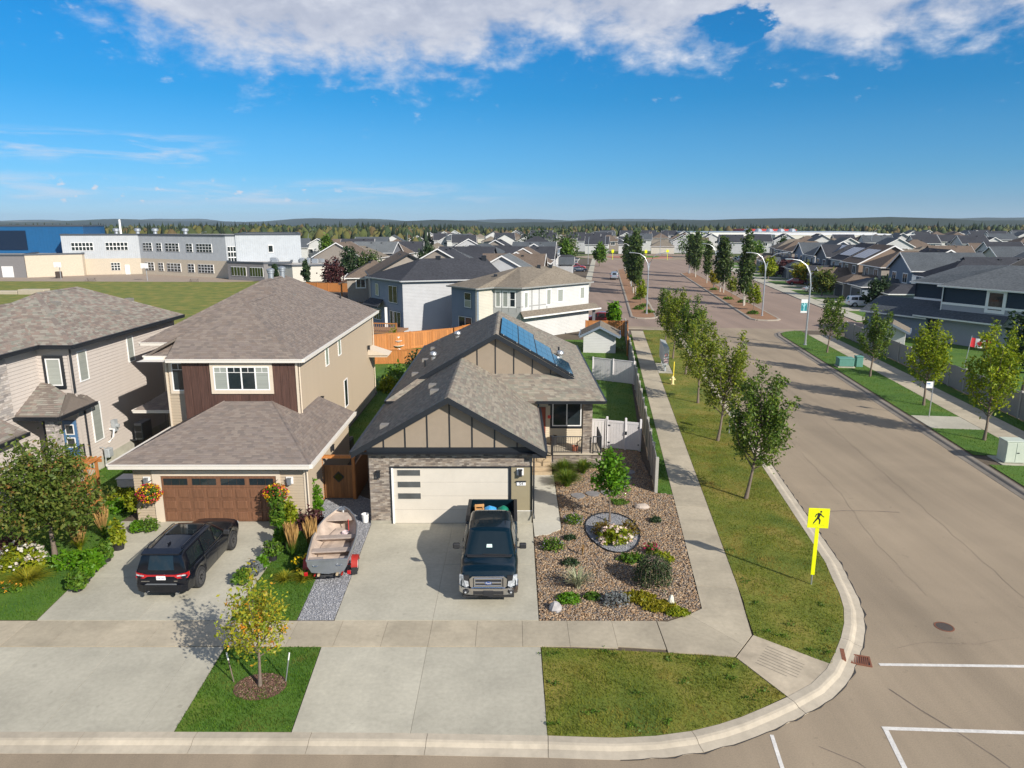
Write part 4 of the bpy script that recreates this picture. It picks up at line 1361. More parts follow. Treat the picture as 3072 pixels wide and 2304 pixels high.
# dark vertical planks
for k in range(14):
	x0 = -16.35 + k * (5.65 / 14)
	part('plank', G().bev(x0 + 0.006, 34.165, 2.5, x0 + 5.65 / 14 - 0.006, 34.215, 6.38, 0.008), M_PLANK, mwl)
part('corner_board', G().box(-10.72, 34.13, 2.4, -10.62, 34.24, 6.4), M_TANT, h2)
part('corner_board', G().box(-17.45, 34.70, 0.5, -17.36, 34.80, 6.4), M_TANT, h2)
part('frieze', G().box(-16.37, 34.14, 6.28, -10.72, 34.2, 6.42), M_TANT, h2)
window(h2, (-14.78, 34.155), (-12.02, 34.155), 4.92, 6.12, 4, glass=[M_BLIND, M_GLASS, M_GLASS, M_BLIND], trim=M_TANT, tw=0.16, proud=0.07, grid=(0, 1, 2, 3))
window(h2, (-17.12, 34.73), (-16.42, 34.73), 4.75, 6.2, 1, trim=M_TANT, tw=0.13, proud=0.07, grid=(0,))
window(h2, (-10.68, 39.6), (-10.68, 40.3), 5.0, 6.15, 1, glass=[M_BLIND])
window(h2, (-10.68, 42.6), (-10.68, 43.3), 5.05, 6.15, 1, glass=[M_BLIND])
window(h2, (-10.68, 43.6), (-10.68, 44.5), 1.5, 3.3, 1, glass=[M_GLASS])
# garage door: three rows of raised panels under a row of lights
gd = part('garage_door', G().box(-15.5, 29.4, 0.0, -10.4, 29.45, 2.16), M_WALNUT, h2)
for k in range(4):
	part('door_section', G().bev(-15.48, 29.365, 0.01 + k * 0.537, -10.42, 29.41, 0.01 + k * 0.537 + 0.53, 0.006), M_WALNUT, gd)
for r in range(3):
	for c in range(8):
		x0 = -15.48 + 0.085 + c * 0.6325
		part('panel', G().bev(x0, 29.330, 0.08 + r * 0.537, x0 + 0.48, 29.372, 0.08 + r * 0.537 + 0.39, 0.03), M_WALNUT, gd)
for c in range(4):
	for q in range(3):
		x0 = -15.48 + 0.10 + c * 1.265 + q * 0.355
		part('pane', G().box(x0, 29.352, 1.74, x0 + 0.34, 29.368, 2.04), M_GLASS, gd)
part('door_trim', G().box(-15.86, 29.33, 0.0, -15.5, 29.41, 2.42).box(-10.4, 29.33, 0.0, -10.22, 29.41, 2.42).box(-15.5, 29.33, 2.17, -10.4, 29.41, 2.42), M_TANT, h2)
part('corner_board', G().box(-9.18, 29.35, 0, -9.06, 29.46, 2.65), M_TANT, h2)
lamp(h2, (-16.1, 29.375, 1.95), (0, -1), m=mat('lamp_grey', (0.16, 0.17, 0.18), 0.4))
lamp(h2, (-9.8, 29.375, 1.95), (0, -1), m=MATS['lamp_grey'])
lamp(h2, (-9.08, 33.6, 2.1), (1, 0), plate=False)
lamp(h2, (-10.66, 38.0, 3.5), (1, 0), plate=False)
lamp(h2, (-10.66, 51.2, 4.1), (1, 0), plate=False)
# roofs
E2, m2 = 6.5, 0.58
A0, A1, AY = -18.5, -10.3, 34.0
B0, B1, BY, BYE = -20.8, -10.3, 39.0, 53.9
ac, bc = (A0 + A1) / 2, (B0 + B1) / 2
ah, bh_ = (A1 - A0) / 2, (B1 - B0) / 2
za, zb = E2 + m2 * ah, E2 + m2 * bh_
yA, yB0, yB1 = AY + ah, BY + bh_, BYE - bh_
yAend = BY + (za - E2) / m2
x_front_left = -17.0
polys = [[(x_front_left - 0.02, AY, E2), (A1, AY, E2), (ac, yA, za), (x_front_left - 0.02, AY + (x_front_left - A0), E2 + m2 * (x_front_left - A0))],
		[(A0, AY + 0.9, E2), (x_front_left, AY + 0.9, E2), (x_front_left, AY + 2.4, E2 + m2 * 1.5), (A0 + 1.5, AY + 2.4, E2 + m2 * 1.5)],
		[(A1, AY, E2), (A1, BY, E2), (ac, yAend, za), (ac, yA, za)],
		[(A0, yAend, E2), (A0, AY + 0.9, E2), (A0 + 0.9, AY + 0.9 + 0.0, E2 + m2 * 0.9), (ac, yA, za), (ac, yAend, za)],
		[(B0, BY, E2), (B1, BY, E2), (bc, yB0, zb)],
		[(B1, BY, E2), (B1, BYE, E2), (bc, yB1, zb), (bc, yB0, zb)],
		[(B0, BYE, E2), (B0, BY, E2), (bc, yB0, zb), (bc, yB1, zb)],
		[(B1, BYE, E2), (B0, BYE, E2), (bc, yB1, zb)]]
roof(h2, polys, M_ROOFB, SH_BROWN, caps=[((A1, AY, E2), (ac, yA, za)), ((ac, yA, za), (ac, yAend, za)), ((ac, yAend, za), (bc, yB0, zb)),
										((bc, yB0, zb), (bc, yB1, zb)), ((B1, BYE, E2), (bc, yB1, zb)), ((B0, BY, E2), (bc, yB0, zb)), ((A0, AY + 0.9, E2), (A0 + 1.5, AY + 2.4, E2 + m2 * 1.5))])
eave(h2, [((x_front_left, AY, E2), (A1, AY, E2)), ((A1, AY, E2), (B1, BYE, E2)), ((A0, AY + 0.9, E2), (x_front_left, AY + 0.9, E2)), ((B0, BY, E2), (A0 - 0.6, BY, E2)), ((A0, BY, E2), (A0, AY + 0.9, E2)), ((B0, BYE, E2), (B0, BY, E2))], M_GUT, h=0.17, t=0.13)
part('soffit', G().poly([(A0, AY + 0.05, E2 - 0.14), (A1, AY + 0.05, E2 - 0.14), (A1, BYE, E2 - 0.14), (A0, BYE, E2 - 0.14)]).poly([(B0, BY, E2 - 0.145), (A0, BY, E2 - 0.145), (A0, BYE, E2 - 0.145), (B0, BYE, E2 - 0.145)]), M_GUT, h2)
# garage roof wraps the front and right side
e3, m3 = 2.82, 0.42
gx0, gx1, gy0, gy1 = -17.45, -8.75, 28.95, 37.75
yw = 34.16
polys = [[(gx0, gy0, e3), (gx1, gy0, e3), (-12.0, yw, e3 + 1.52), (-14.4, yw, e3 + 1.52)],
		[(gx1, gy0, e3), (gx1, gy1, e3), (-10.68, gy1, e3 + 0.90), (-10.68, gy0 + 3.09, e3 + 0.90)],
		[(-10.68, gy0 + 3.09, e3 + 0.90), (-10.68, yw, e3 + 0.90), (-12.0, yw, e3 + 1.52)],
		[(gx0, 36.9, e3), (gx0, gy0, e3), (-14.4, yw, e3 + 1.52), (-14.4, 36.9, e3 + 1.52)]]
roof(h2, polys, M_ROOFB, SH_BROWN, caps=[((gx1, gy0, e3), (-12.0, yw, e3 + 1.52)), ((gx0, gy0, e3), (-14.4, yw, e3 + 1.52))], name='garage_roof')
eave(h2, [((gx0, gy0, e3), (gx1, gy0, e3)), ((gx1, gy0, e3), (gx1, gy1, e3)), ((gx0, 36.9, e3), (gx0, gy0, e3))], M_GUT, h=0.19, t=0.14)
part('soffit', G().poly([(gx0, gy0 + 0.05, e3 - 0.16), (gx1, gy0 + 0.05, e3 - 0.16), (gx1, gy1, e3 - 0.16), (gx0, gy1, e3 - 0.16)]), M_GUT, h2)
# side porch roof on the left and its post
roof(h2, [[(-20.9, 37.6, 2.95), (-17.4, 37.6, 2.95), (-17.4, 39.0, 3.75), (-19.6, 39.0, 3.75)], [(-20.9, 41.0, 2.95), (-20.9, 37.6, 2.95), (-19.6, 39.0, 3.75), (-19.6, 41.0, 3.75)]], M_ROOFB, SH_BROWN, name='porch_roof')
eave(h2, [((-20.9, 37.6, 2.95), (-17.4, 37.6, 2.95)), ((-20.9, 41.0, 2.95), (-20.9, 37.6, 2.95))], M_GUT)
part('porch_post', G().box(-18.75, 37.85, 0.0, -18.45, 38.15, 2.85), M_TANT, h2)
for p, k in (((-15.6, 46.0, 9.5), 'chimney'), ((-15.5, 48.0, 9.5), 'chimney'), ((-16.3, 39.5, 7.7), 'pipe'), ((-12.4, 51.0, 7.75), 'pipe'), ((-13.9, 41.6, 8.35), 'box'), ((-14.0, 45.0, 8.5), 'box'), ((-11.1, 36.1, 3.6), 'box')):
	roof_vent(h2, p, k)
downpipe(h2, [(-9.0, 29.3, 2.65), (-9.0, 29.3, 0.25), (-8.9, 29.15, 0.1)], M_TANT)
downpipe(h2, [(-10.6, 34.4, 6.35), (-10.6, 34.4, 3.6)], M_TANT)
downpipe(h2, [(-10.6, 53.3, 6.35), (-10.6, 53.3, 0.2)], M_TANT)
part('back_porch', G().box(-10.7, 51.6, 3.3, -9.3, 53.2, 3.45).prism([(-10.7, 51.5, 3.45), (-9.2, 51.5, 3.45), (-10.7, 51.5, 3.95)], (0, 1.8, 0)), M_TANT, h2)
# air conditioner beside the garage wall
r = root('air_conditioner', (-9.6, 38.6, 0.0), 'dark round-topped air conditioner between the two near houses', 'air conditioner')
part('casing', G().bev(-0.45, -0.45, 0.1, 0.45, 0.45, 1.05, 0.06), mat('ac_grey', (0.045, 0.05, 0.055), 0.5, 0.1, 8), r)
part('fan_grille', G().lathe([(0.40, 1.05), (0.40, 1.09), (0.34, 1.09), (0.34, 1.06)], n=20, cap=False), M_BLACK, r)
part('fan_hub', G().lathe([(0.12, 1.05), (0.12, 1.08), (0.03, 1.09)], n=12), M_STEEL, r)
part('base_pad', G().box(-0.5, -0.5, 0.0, 0.5, 0.5, 0.1), M_CONC, r)

# ------------------------------------------------------------------ pale house at the left edge
M_PALE = mat('pale_siding', (0.50, 0.445, 0.40), 0.7, 0.035, 4)
M_STONE = mat('ledge_stone', (0.4, 0.36, 0.33), 0.9, 0.15, 18, palette=[(0.44, 0.40, 0.36), (0.33, 0.30, 0.28), (0.52, 0.47, 0.43), (0.24, 0.215, 0.20), (0.40, 0.35, 0.31)])
h3 = root('pale_house', (-24, 33, 0), 'pale pinkish two-storey house with black gutters at the left edge', 'house', world=True)
mw3 = part('house_wall', G().box(-29.5, 35.05, 0.5, -22.35, 46.3, 7.05).box(-29.5, 30.6, 0.0, -24.05, 35.1, 7.05), M_PALE, h3)
gw3 = part('garage_wall', G().box(-29.5, 24.5, 0.0, -23.0, 31.4, 3.4), M_PALE, h3)
part('foundation', G().box(-22.40, 35.0, 0.0, -22.30, 46.3, 0.62), mat('foundation_pale', (0.42, 0.40, 0.33), 0.95, 0.1, 5, stain=0.15, sscale=1), h3)
siding(mw3, (-22.35, 35.05), (-22.35, 46.3), 0.62, 7.0, M_PALE, 0.18)
siding(mw3, (-24.05, 35.05), (-22.35, 35.05), 0.6, 7.0, M_PALE, 0.18)
siding(mw3, (-24.05, 30.7), (-24.05, 35.05), 0.3, 7.0, M_PALE, 0.18)
siding(gw3, (-23.0, 24.5), (-23.0, 31.4), 0.2, 3.35, M_PALE, 0.18)
siding(gw3, (-29.5, 24.5), (-23.0, 24.5), 0.2, 3.35, M_PALE, 0.18)
part('corner_board', G().box(-22.44, 34.98, 0.6, -22.28, 35.1, 7.0), M_PALE, h3)
st = part('stone_strip', G().box(-24.12, 31.6, 3.9, -23.98, 32.75, 7.0), M_MORT, h3)
brickwork(st, (-23.98, 31.6), (-23.98, 32.75), 3.9, 7.0, M_STONE, name='stone', bl=0.32, bh=0.11, cap=300)
window(h3, (-23.6, 35.03), (-22.85, 35.03), 4.95, 6.35, 1, glass=[M_BLIND], trim=M_BLACK, tw=0.14, proud=0.08)
window(h3, (-22.33, 35.55), (-22.33, 36.35), 5.0, 6.6, 1, glass=[M_BLIND])
window(h3, (-22.33, 40.3), (-22.33, 41.0), 5.1, 6.6, 1, glass=[M_BLIND])
window(h3, (-22.33, 36.1), (-22.33, 36.95), 1.55, 3.65, 1, glass=[M_BLIND])
e5, m5 = 7.1, 0.52
fx, cy0, cy1 = -21.9, 34.6, 46.75
rx, rz = -26.1, e5 + m5 * 4.2
polys = [[(fx, cy0, e5), (fx, cy1, e5), (rx, cy1 - 4.2, rz), (rx, cy0 + 4.2, rz)],
		[(-30.3, cy0, e5), (fx, cy0, e5), (rx, cy0 + 4.2, rz)],
		[(-23.6, 28.0, e5), (-23.6, cy0, e5), (-26.9, cy0 + 3.3, e5 + m5 * 3.3), (-26.9, 28.0, e5 + m5 * 3.3)],
		[(fx, cy1, e5), (-30.3, cy1, e5), (rx, cy1 - 4.2, rz)],
		[(-30.3, cy1, e5), (-30.3, 38.0, e5), (rx, 38.6, rz), (rx, cy1 - 4.2, rz)]]
roof(h3, polys, M_ROOFB, SH_DRIFT, caps=[((fx, cy0, e5), (rx, cy0 + 4.2, rz)), ((rx, cy0 + 4.2, rz), (rx, cy1 - 4.2, rz)), ((fx, cy1, e5), (rx, cy1 - 4.2, rz)), ((-26.9, 28.0, e5 + m5 * 3.3), (-26.9, cy0 + 3.3, e5 + m5 * 3.3))])
eave(h3, [((fx, cy0, e5), (fx, cy1, e5)), ((-23.6, cy0, e5), (fx, cy0, e5)), ((-23.6, 28.0, e5), (-23.6, cy0, e5))], M_BLACK, h=0.2, t=0.14)
part('soffit', G().poly([(-29, cy0 + 0.05, e5 - 0.17), (fx, cy0 + 0.05, e5 - 0.17), (fx, cy1, e5 - 0.17), (-29, cy1, e5 - 0.17)]).poly([(-29, 28, e5 - 0.175), (-23.6, 28, e5 - 0.175), (-23.6, cy0, e5 - 0.175), (-29, cy0, e5 - 0.175)]), M_BLACK, h3)
for p in ((-25.9, 40.2, 9.15), (-25.0, 38.6, 8.72), (-24.2, 44.6, 8.3), (-23.4, 41.4, 7.9)):
	roof_vent(h3, p, 'box')
# entry roof, column, door
roof(h3, [[(-24.05, 32.75, 3.9), (-21.85, 32.75, 3.9), (-22.35, 34.3, 4.7), (-23.6, 35.02, 5.1), (-24.05, 35.02, 5.1)], [(-21.85, 32.75, 3.9), (-21.85, 35.9, 3.9), (-22.33, 35.9, 4.25), (-22.33, 34.35, 4.72)]], M_ROOFB, SH_DRIFT, name='porch_roof')
eave(h3, [((-24.05, 32.75, 3.9), (-21.85, 32.75, 3.9)), ((-21.85, 32.75, 3.9), (-21.85, 35.9, 3.9))], M_BLACK, h=0.18)
pc = part('porch_column', G().box(-22.75, 33.05, 0.9, -22.3, 33.5, 3.78), M_MORT, h3)
brickwork(pc, (-22.75, 33.05), (-22.3, 33.05), 0.9, 3.75, M_STONE, name='stone', bl=0.22, bh=0.10)
brickwork(pc, (-22.3, 33.05), (-22.3, 33.5), 0.9, 3.75, M_STONE, name='stone', bl=0.22, bh=0.10)
part('porch_post', G().box(-23.05, 33.3, 0.9, -22.92, 33.45, 3.78), M_BLACK, h3)
part('porch_deck', G().box(-24.05, 33.0, 0.0, -22.2, 35.05, 0.9), M_FOUND, h3)
bd = part('front_door', G().box(-23.2, 34.97, 0.9, -22.5, 35.03, 3.1), mat('blue_door', (0.07, 0.16, 0.30), 0.4, 0.08, 4), h3)
for z in (2.35, 1.65):
	part('door_light', G().box(-23.08, 34.955, z, -22.62, 34.97, z + 0.55), M_WHITE, bd)
	part('pane', G().box(-23.03, 34.948, z + 0.05, -22.67, 34.97, z + 0.5), M_GLASS, bd)
railing(h3, (-22.22, 33.55), (-22.22, 34.95), 0.9)
lamp(h3, (-23.7, 35.0, 2.9), (0, -1), plate=False)
roof(h3, [[(-29.5, 24.0, 3.5), (-22.6, 24.0, 3.5), (-25.0, 26.5, 4.75), (-29.5, 26.5, 4.75)], [(-22.6, 24.0, 3.5), (-22.6, 31.6, 3.5), (-24.02, 31.6, 4.24), (-25.0, 26.5, 4.75)]], M_ROOFB, SH_DRIFT, name='garage_roof')
eave(h3, [((-22.6, 24.0, 3.5), (-22.6, 31.6, 3.5)), ((-29.5, 24.0, 3.5), (-22.6, 24.0, 3.5))], M_BLACK, h=0.18)
downpipe(h3, [(-22.25, 34.92, 6.95), (-22.25, 34.92, 4.6)], M_BLACK, 0.05)
downpipe(h3, [(-22.28, 35.5, 3.8), (-22.28, 35.5, 0.3)], M_BLACK, 0.05)
# side-yard equipment
part('electric_meter', G().box(-22.3, 37.7, 1.7, -22.08, 38.0, 2.35).lathe([(0.12, 0.0), (0.12, 0.12), (0.08, 0.14)], (-22.08, 37.85, 2.0), 12, 'x'), mat('meter_grey', (0.33, 0.35, 0.36), 0.5), h3)
part('gas_meter', G().bev(-22.2, 36.5, 0.55, -21.9, 36.95, 1.05, 0.04).tube([(-22.05, 36.4, 0.1), (-22.05, 36.4, 1.2), (-22.3, 36.4, 1.2)], 0.03, 6), MATS['meter_grey'], h3)
part('vent_pipe', G().tube([(-22.3, 37.5, 1.9), (-22.05, 37.5, 1.9), (-22.05, 37.35, 1.5), (-22.3, 37.3, 1.2)], 0.05, 8), M_WHITE, h3)
r = root('heat_pump', (-21.75, 39.9, 0.7), 'grey box heat pump on the pale house wall', 'heat pump')
part('casing', G().bev(-0.22, -0.55, 0.0, 0.25, 0.55, 1.0, 0.03), mat('hp_grey', (0.16, 0.165, 0.18), 0.5, 0.06, 6), r)
part('fan_grille', G().lathe([(0.36, -0.26), (0.36, -0.29), (0.3, -0.29), (0.3, -0.26)], (0, 0, 0.5), 20, 'x', cap=False), M_BLACK, r)
part('vent', G().box(-0.2, -0.57, 0.12, 0.2, -0.55, 0.45).box(-0.2, -0.57, 0.52, 0.2, -0.55, 0.85), M_BLACK, r)
part('bracket', G().box(-0.6, -0.5, -0.06, 0.25, -0.42, 0.0).box(-0.6, 0.42, -0.06, 0.25, 0.5, 0.0), M_BLACK, r)


# ------------------------------------------------------------------ middle-distance houses
def sidmat(name, col, pitch=0.17, vertical=False, rough=0.7):
	"""siding with the laps as relief"""
	if name in MATS:
		return MATS[name]
	m = bpy.data.materials.new(name)
	m.use_nodes = True
	w = NT(m.node_tree)
	out = w.n('ShaderNodeOutputMaterial')
	b = w.n('ShaderNodeBsdfPrincipled')
	b.inputs['Roughness'].default_value = rough
	tc = w.n('ShaderNodeTexCoord')
	sep = w.n('ShaderNodeSeparateXYZ')
	w.l(tc.outputs['Object'], sep.inputs[0])
	axis = w.m('ADD', sep.outputs[0], sep.outputs[1]) if vertical else sep.outputs[2]
	saw = w.m('SUBTRACT', 1.0, w.m('FRACT', w.m('DIVIDE', axis, pitch)))
	bp = w.n('ShaderNodeBump')
	bp.inputs['Strength'].default_value = 0.7
	bp.inputs['Distance'].default_value = 0.03
	w.l(saw, bp.inputs['Height'])
	w.l(bp.outputs[0], b.inputs['Normal'])
	f = w.maprange(w.noise(tc.outputs['Object'], 0.9, 3.0), 0.3, 0.7, 0.95, 1.05, False)
	cc = w.n('ShaderNodeCombineColor')
	for i in range(3):
		w.l(f, cc.inputs[i])
	w.l(w.mixc(1.0, (*col, 1.0), cc.outputs[0], 'MULTIPLY'), b.inputs['Base Color'])
	w.l(b.outputs[0], out.inputs[0])
	MATS[name] = m
	return m


def roofmat(name, col):
	"""asphalt shingle seen from afar: staggered tabs as tone and relief"""
	if name in MATS:
		return MATS[name]
	m = bpy.data.materials.new(name)
	m.use_nodes = True
	w = NT(m.node_tree)
	out = w.n('ShaderNodeOutputMaterial')
	b = w.n('ShaderNodeBsdfPrincipled')
	b.inputs['Roughness'].default_value = 0.9
	b.inputs['Specular IOR Level'].default_value = 0.08
	tc = w.n('ShaderNodeTexCoord')
	mp = w.n('ShaderNodeMapping')
	mp.inputs['Scale'].default_value = (2.6, 2.6, 9.0)
	w.l(tc.outputs['Object'], mp.inputs['Vector'])
	f1 = w.noise(mp.outputs[0], 1.4, 3.0, 0.65)
	f2 = w.noise(tc.outputs['Object'], 0.35, 3.0)
	f = w.m('MULTIPLY', w.maprange(f1, 0.3, 0.7, 0.72, 1.28, False), w.maprange(f2, 0.3, 0.7, 0.9, 1.1, False))
	cc = w.n('ShaderNodeCombineColor')
	for i in range(3):
		w.l(f, cc.inputs[i])
	w.l(w.mixc(1.0, (*col, 1.0), cc.outputs[0], 'MULTIPLY'), b.inputs['Base Color'])
	w.l(b.outputs[0], out.inputs[0])
	MATS[name] = m
	return m


RM_DARK = roofmat('roof_charcoal', (0.048, 0.050, 0.058))
RM_BROWN = roofmat('roof_brown', (0.145, 0.112, 0.088))
RM_GREY = roofmat('roof_grey', (0.135, 0.145, 0.15))
RM_TAN = roofmat('roof_tan', (0.185, 0.158, 0.125))
RM_SLATE = roofmat('roof_slate', (0.085, 0.095, 0.105))
SM_WHITE = sidmat('siding_white', (0.52, 0.52, 0.505))
SM_LGREY = sidmat('siding_light_grey', (0.42, 0.425, 0.435))
SM_BLUE = sidmat('siding_blue_grey', (0.16, 0.20, 0.25))
SM_STEEL = sidmat('siding_steel_blue', (0.22, 0.25, 0.30))
SM_NAVY = sidmat('shakes_navy', (0.012, 0.028, 0.048), 0.2)
SM_BEIGE = sidmat('siding_beige', (0.50, 0.47, 0.40))
SM_TAUPE = sidmat('siding_taupe', (0.27, 0.235, 0.20))
SM_DGREY = sidmat('siding_dark_grey', (0.12, 0.125, 0.14))
SM_BROWN = sidmat('siding_brown', (0.20, 0.14, 0.10))
M_GARD = mat('garage_dark', (0.07, 0.08, 0.10), 0.55)


def hip_polys(x0, x1, y0, y1, z, m):
	"""hip roof over a rectangle, ridge along the longer side"""
	w, d = x1 - x0, y1 - y0
	if w >= d:
		r, zz_ = d / 2, z + m * d / 2
		a, b = (x0 + r, y0 + r, zz_), (x1 - r, y0 + r, zz_)
		return [[(x0, y0, z), (x1, y0, z), b, a], [(x1, y1, z), (x0, y1, z), a, b], [(x1, y0, z), (x1, y1, z), b], [(x0, y1, z), (x0, y0, z), a]]
	r, zz_ = w / 2, z + m * w / 2
	a, b = (x0 + r, y0 + r, zz_), (x0 + r, y1 - r, zz_)
	return [[(x0, y0, z), (x1, y0, z), a], [(x1, y0, z), (x1, y1, z), b, a], [(x1, y1, z), (x0, y1, z), b], [(x0, y1, z), (x0, y0, z), a, b]]


def gable_polys(x0, x1, y0, y1, z, m, along='y'):
	if along == 'y':
		xc_, zz_ = (x0 + x1) / 2, z + m * (x1 - x0) / 2
		return [[(x1, y0, z), (x1, y1, z), (xc_, y1, zz_), (xc_, y0, zz_)], [(x0, y1, z), (x0, y0, z), (xc_, y0, zz_), (xc_, y1, zz_)]]
	yc_, zz_ = (y0 + y1) / 2, z + m * (y1 - y0) / 2
	return [[(x0, y0, z), (x1, y0, z), (x1, yc_, zz_), (x0, yc_, zz_)], [(x1, y1, z), (x0, y1, z), (x0, yc_, zz_), (x1, yc_, zz_)]]


def plain_house(label, loc, rz, w, d, h, rtype, wall, rm, trim=None, group=None, m=0.55, garage=None, wins=(), gable_wall=None, detail=True, name='house', lower=None, vents=2):
	"""house in its own frame: front faces local -y, x to the viewer's right when facing it"""
	trim = trim or M_WHITE
	r = root(name, (loc[0], loc[1], -0.04), label, 'house', group, rz)
	g = G().box(-w / 2, 0, 0, w / 2, d, h)
	o = 0.4
	if rtype == 'gable':
		g.prism([(-w / 2, 0, h), (w / 2, 0, h), (0, 0, h + m * w / 2)], (0, d, 0))
		pol = gable_polys(-w / 2 - o, w / 2 + o, -o, d + o, h - m * o, m)
	elif rtype == 'side':
		g.prism([(-w / 2, 0, h), (-w / 2, d / 2, h + m * d / 2), (-w / 2, d, h)], (w, 0, 0))
		pol = gable_polys(-w / 2 - o, w / 2 + o, -o, d + o, h - m * o, m, 'x')
	else:
		pol = hip_polys(-w / 2 - o, w / 2 + o, -o, d + o, h - m * o, m)
	pol = [[(x, y, z + 0.1) for x, y, z in p] for p in pol]
	wo = part('wall', g, wall, r)
	if lower:
		part('lower_cladding', G().box(-w / 2 - 0.03, -0.03, 0, w / 2 + 0.03, 0.3, h * 0.45), lower, r)
	ro = roof(r, pol, rm, th=0.14)
	z = h - m * o + 0.1
	if rtype == 'gable':
		zz_ = z + m * (w / 2 + o)
		rake(r, (-w / 2 - o, -o - 0.02, z), (0, -o - 0.02, zz_), trim, 0.24)
		rake(r, (0, -o - 0.02, zz_), (w / 2 + o, -o - 0.02, z), trim, 0.24)
		eave(r, [((w / 2 + o, -o, z), (w / 2 + o, d + o, z)), ((-w / 2 - o, d + o, z), (-w / 2 - o, -o, z))], trim)
	elif rtype == 'side':
		zz_ = z + m * (d / 2 + o)
		for sx in (-1, 1):
			x = sx * (w / 2 + o)
			rake(r, (x, -o, z), (x, d / 2, zz_), trim, 0.24, n=(sx, 0, 0))
			rake(r, (x, d / 2, zz_), (x, d + o, z), trim, 0.24, n=(sx, 0, 0))
		eave(r, [((-w / 2 - o, -o, z), (w / 2 + o, -o, z)), ((w / 2 + o, d + o, z), (-w / 2 - o, d + o, z))], trim)
	else:
		eave(r, [((-w / 2 - o, -o, z), (w / 2 + o, -o, z)), ((w / 2 + o, -o, z), (w / 2 + o, d + o, z)), ((w / 2 + o, d + o, z), (-w / 2 - o, d + o, z)), ((-w / 2 - o, d + o, z), (-w / 2 - o, -o, z))], trim)
	for wn in wins:
		side, x0, x1, z0, z1, cols = wn[:6]
		gm = [M_BLIND] if len(wn) > 6 and wn[6] else None
		if side == 'f':
			a, b = (x0, -0.01), (x1, -0.01)
		elif side == 'r':
			a, b = (w / 2 + 0.01, x0), (w / 2 + 0.01, x1)
		elif side == 'l':
			a, b = (-w / 2 - 0.01, x1), (-w / 2 - 0.01, x0)
		else:
			a, b = (x1, d + 0.01), (x0, d + 0.01)
		window(r, a, b, z0, z1, cols, glass=gm, trim=trim, tw=0.1, fw=0.07)
	if garage:
		gx0, gx1, gdp, gh, gt = garage
		g = G().box(gx0, -gdp, 0, gx1, 0.02, gh)
		if gt == 'gable':
			pol = gable_polys(gx0 - o, gx1 + o, -gdp - o, 1.2, gh - m * o, m)
			g.prism([(gx0, -gdp, gh), (gx1, -gdp, gh), ((gx0 + gx1) / 2, -gdp, gh + m * (gx1 - gx0) / 2)], (0, 0.2, 0))
		else:
			pol = [[(gx0 - o, -gdp - o, gh), (gx1 + o, -gdp - o, gh), (gx1 - 1.6, -gdp + 2.0, gh + m * 2.2), (gx0 + 1.6, -gdp + 2.0, gh + m * 2.2)],
				[(gx1 + o, -gdp - o, gh), (gx1 + o, 0.6, gh), (gx1 - 1.6, 0.6, gh + m * 2.2), (gx1 - 1.6, -gdp + 2.0, gh + m * 2.2)],
				[(gx0 - o, 0.6, gh), (gx0 - o, -gdp - o, gh), (gx0 + 1.6, -gdp + 2.0, gh + m * 2.2), (gx0 + 1.6, 0.6, gh + m * 2.2)],
				[(gx0 + 1.6, -gdp + 2.0, gh + m * 2.2), (gx1 - 1.6, -gdp + 2.0, gh + m * 2.2), (gx1 - 1.6, 0.6, gh + m * 2.2), (gx0 + 1.6, 0.6, gh + m * 2.2)]]
		if gt == 'gable':
			pol = [[(x, y, z + 0.1) for x, y, z in p] for p in pol]
		part('garage_wall', g, lower or wall, r)
		roof(r, pol, rm, th=0.14, name='garage_roof')
		if gt == 'gable':
			zg = gh - m * o + 0.1
			zz_ = zg + m * ((gx1 - gx0) / 2 + o)
			gc = (gx0 + gx1) / 2
			rake(r, (gx0 - o, -gdp - o - 0.02, zg), (gc, -gdp - o - 0.02, zz_), trim, 0.24)
			rake(r, (gc, -gdp - o - 0.02, zz_), (gx1 + o, -gdp - o - 0.02, zg), trim, 0.24)
		else:
			eave(r, [((gx0 - o, -gdp - o, gh), (gx1 + o, -gdp - o, gh)), ((gx1 + o, -gdp - o, gh), (gx1 + o, 0, gh)), ((gx0 - o, 0, gh), (gx0 - o, -gdp - o, gh))], trim)
		gd_ = part('garage_door', G().box(gx0 + 0.6, -gdp - 0.04, 0.0, gx1 - 0.6, -gdp + 0.02, 2.2), M_GARD, r)
		part('door_trim', G().box(gx0 + 0.45, -gdp - 0.06, 0.0, gx0 + 0.6, -gdp + 0.01, 2.35).box(gx1 - 0.6, -gdp - 0.06, 0.0, gx1 - 0.45, -gdp + 0.01, 2.35).box(gx0 + 0.6, -gdp - 0.06, 2.2, gx1 - 0.6, -gdp + 0.01, 2.35), trim, gd_)
	if vents:
		for k in range(vents):
			if rtype == 'side':
				p = (-w * 0.2 + k * w * 0.35, d / 2 + 0.8, h + m * d / 2 - m * 0.8)
			else:
				p = (-0.7, d * 0.35 + k * d * 0.25, h + m * min(w, d) / 2 - 0.5)
			part('roof_vent', G().box(p[0] - 0.22, p[1] - 0.22, p[2] - 0.3, p[0] + 0.22, p[1] + 0.22, p[2] + 0.34), M_BLACK, r)
	return r


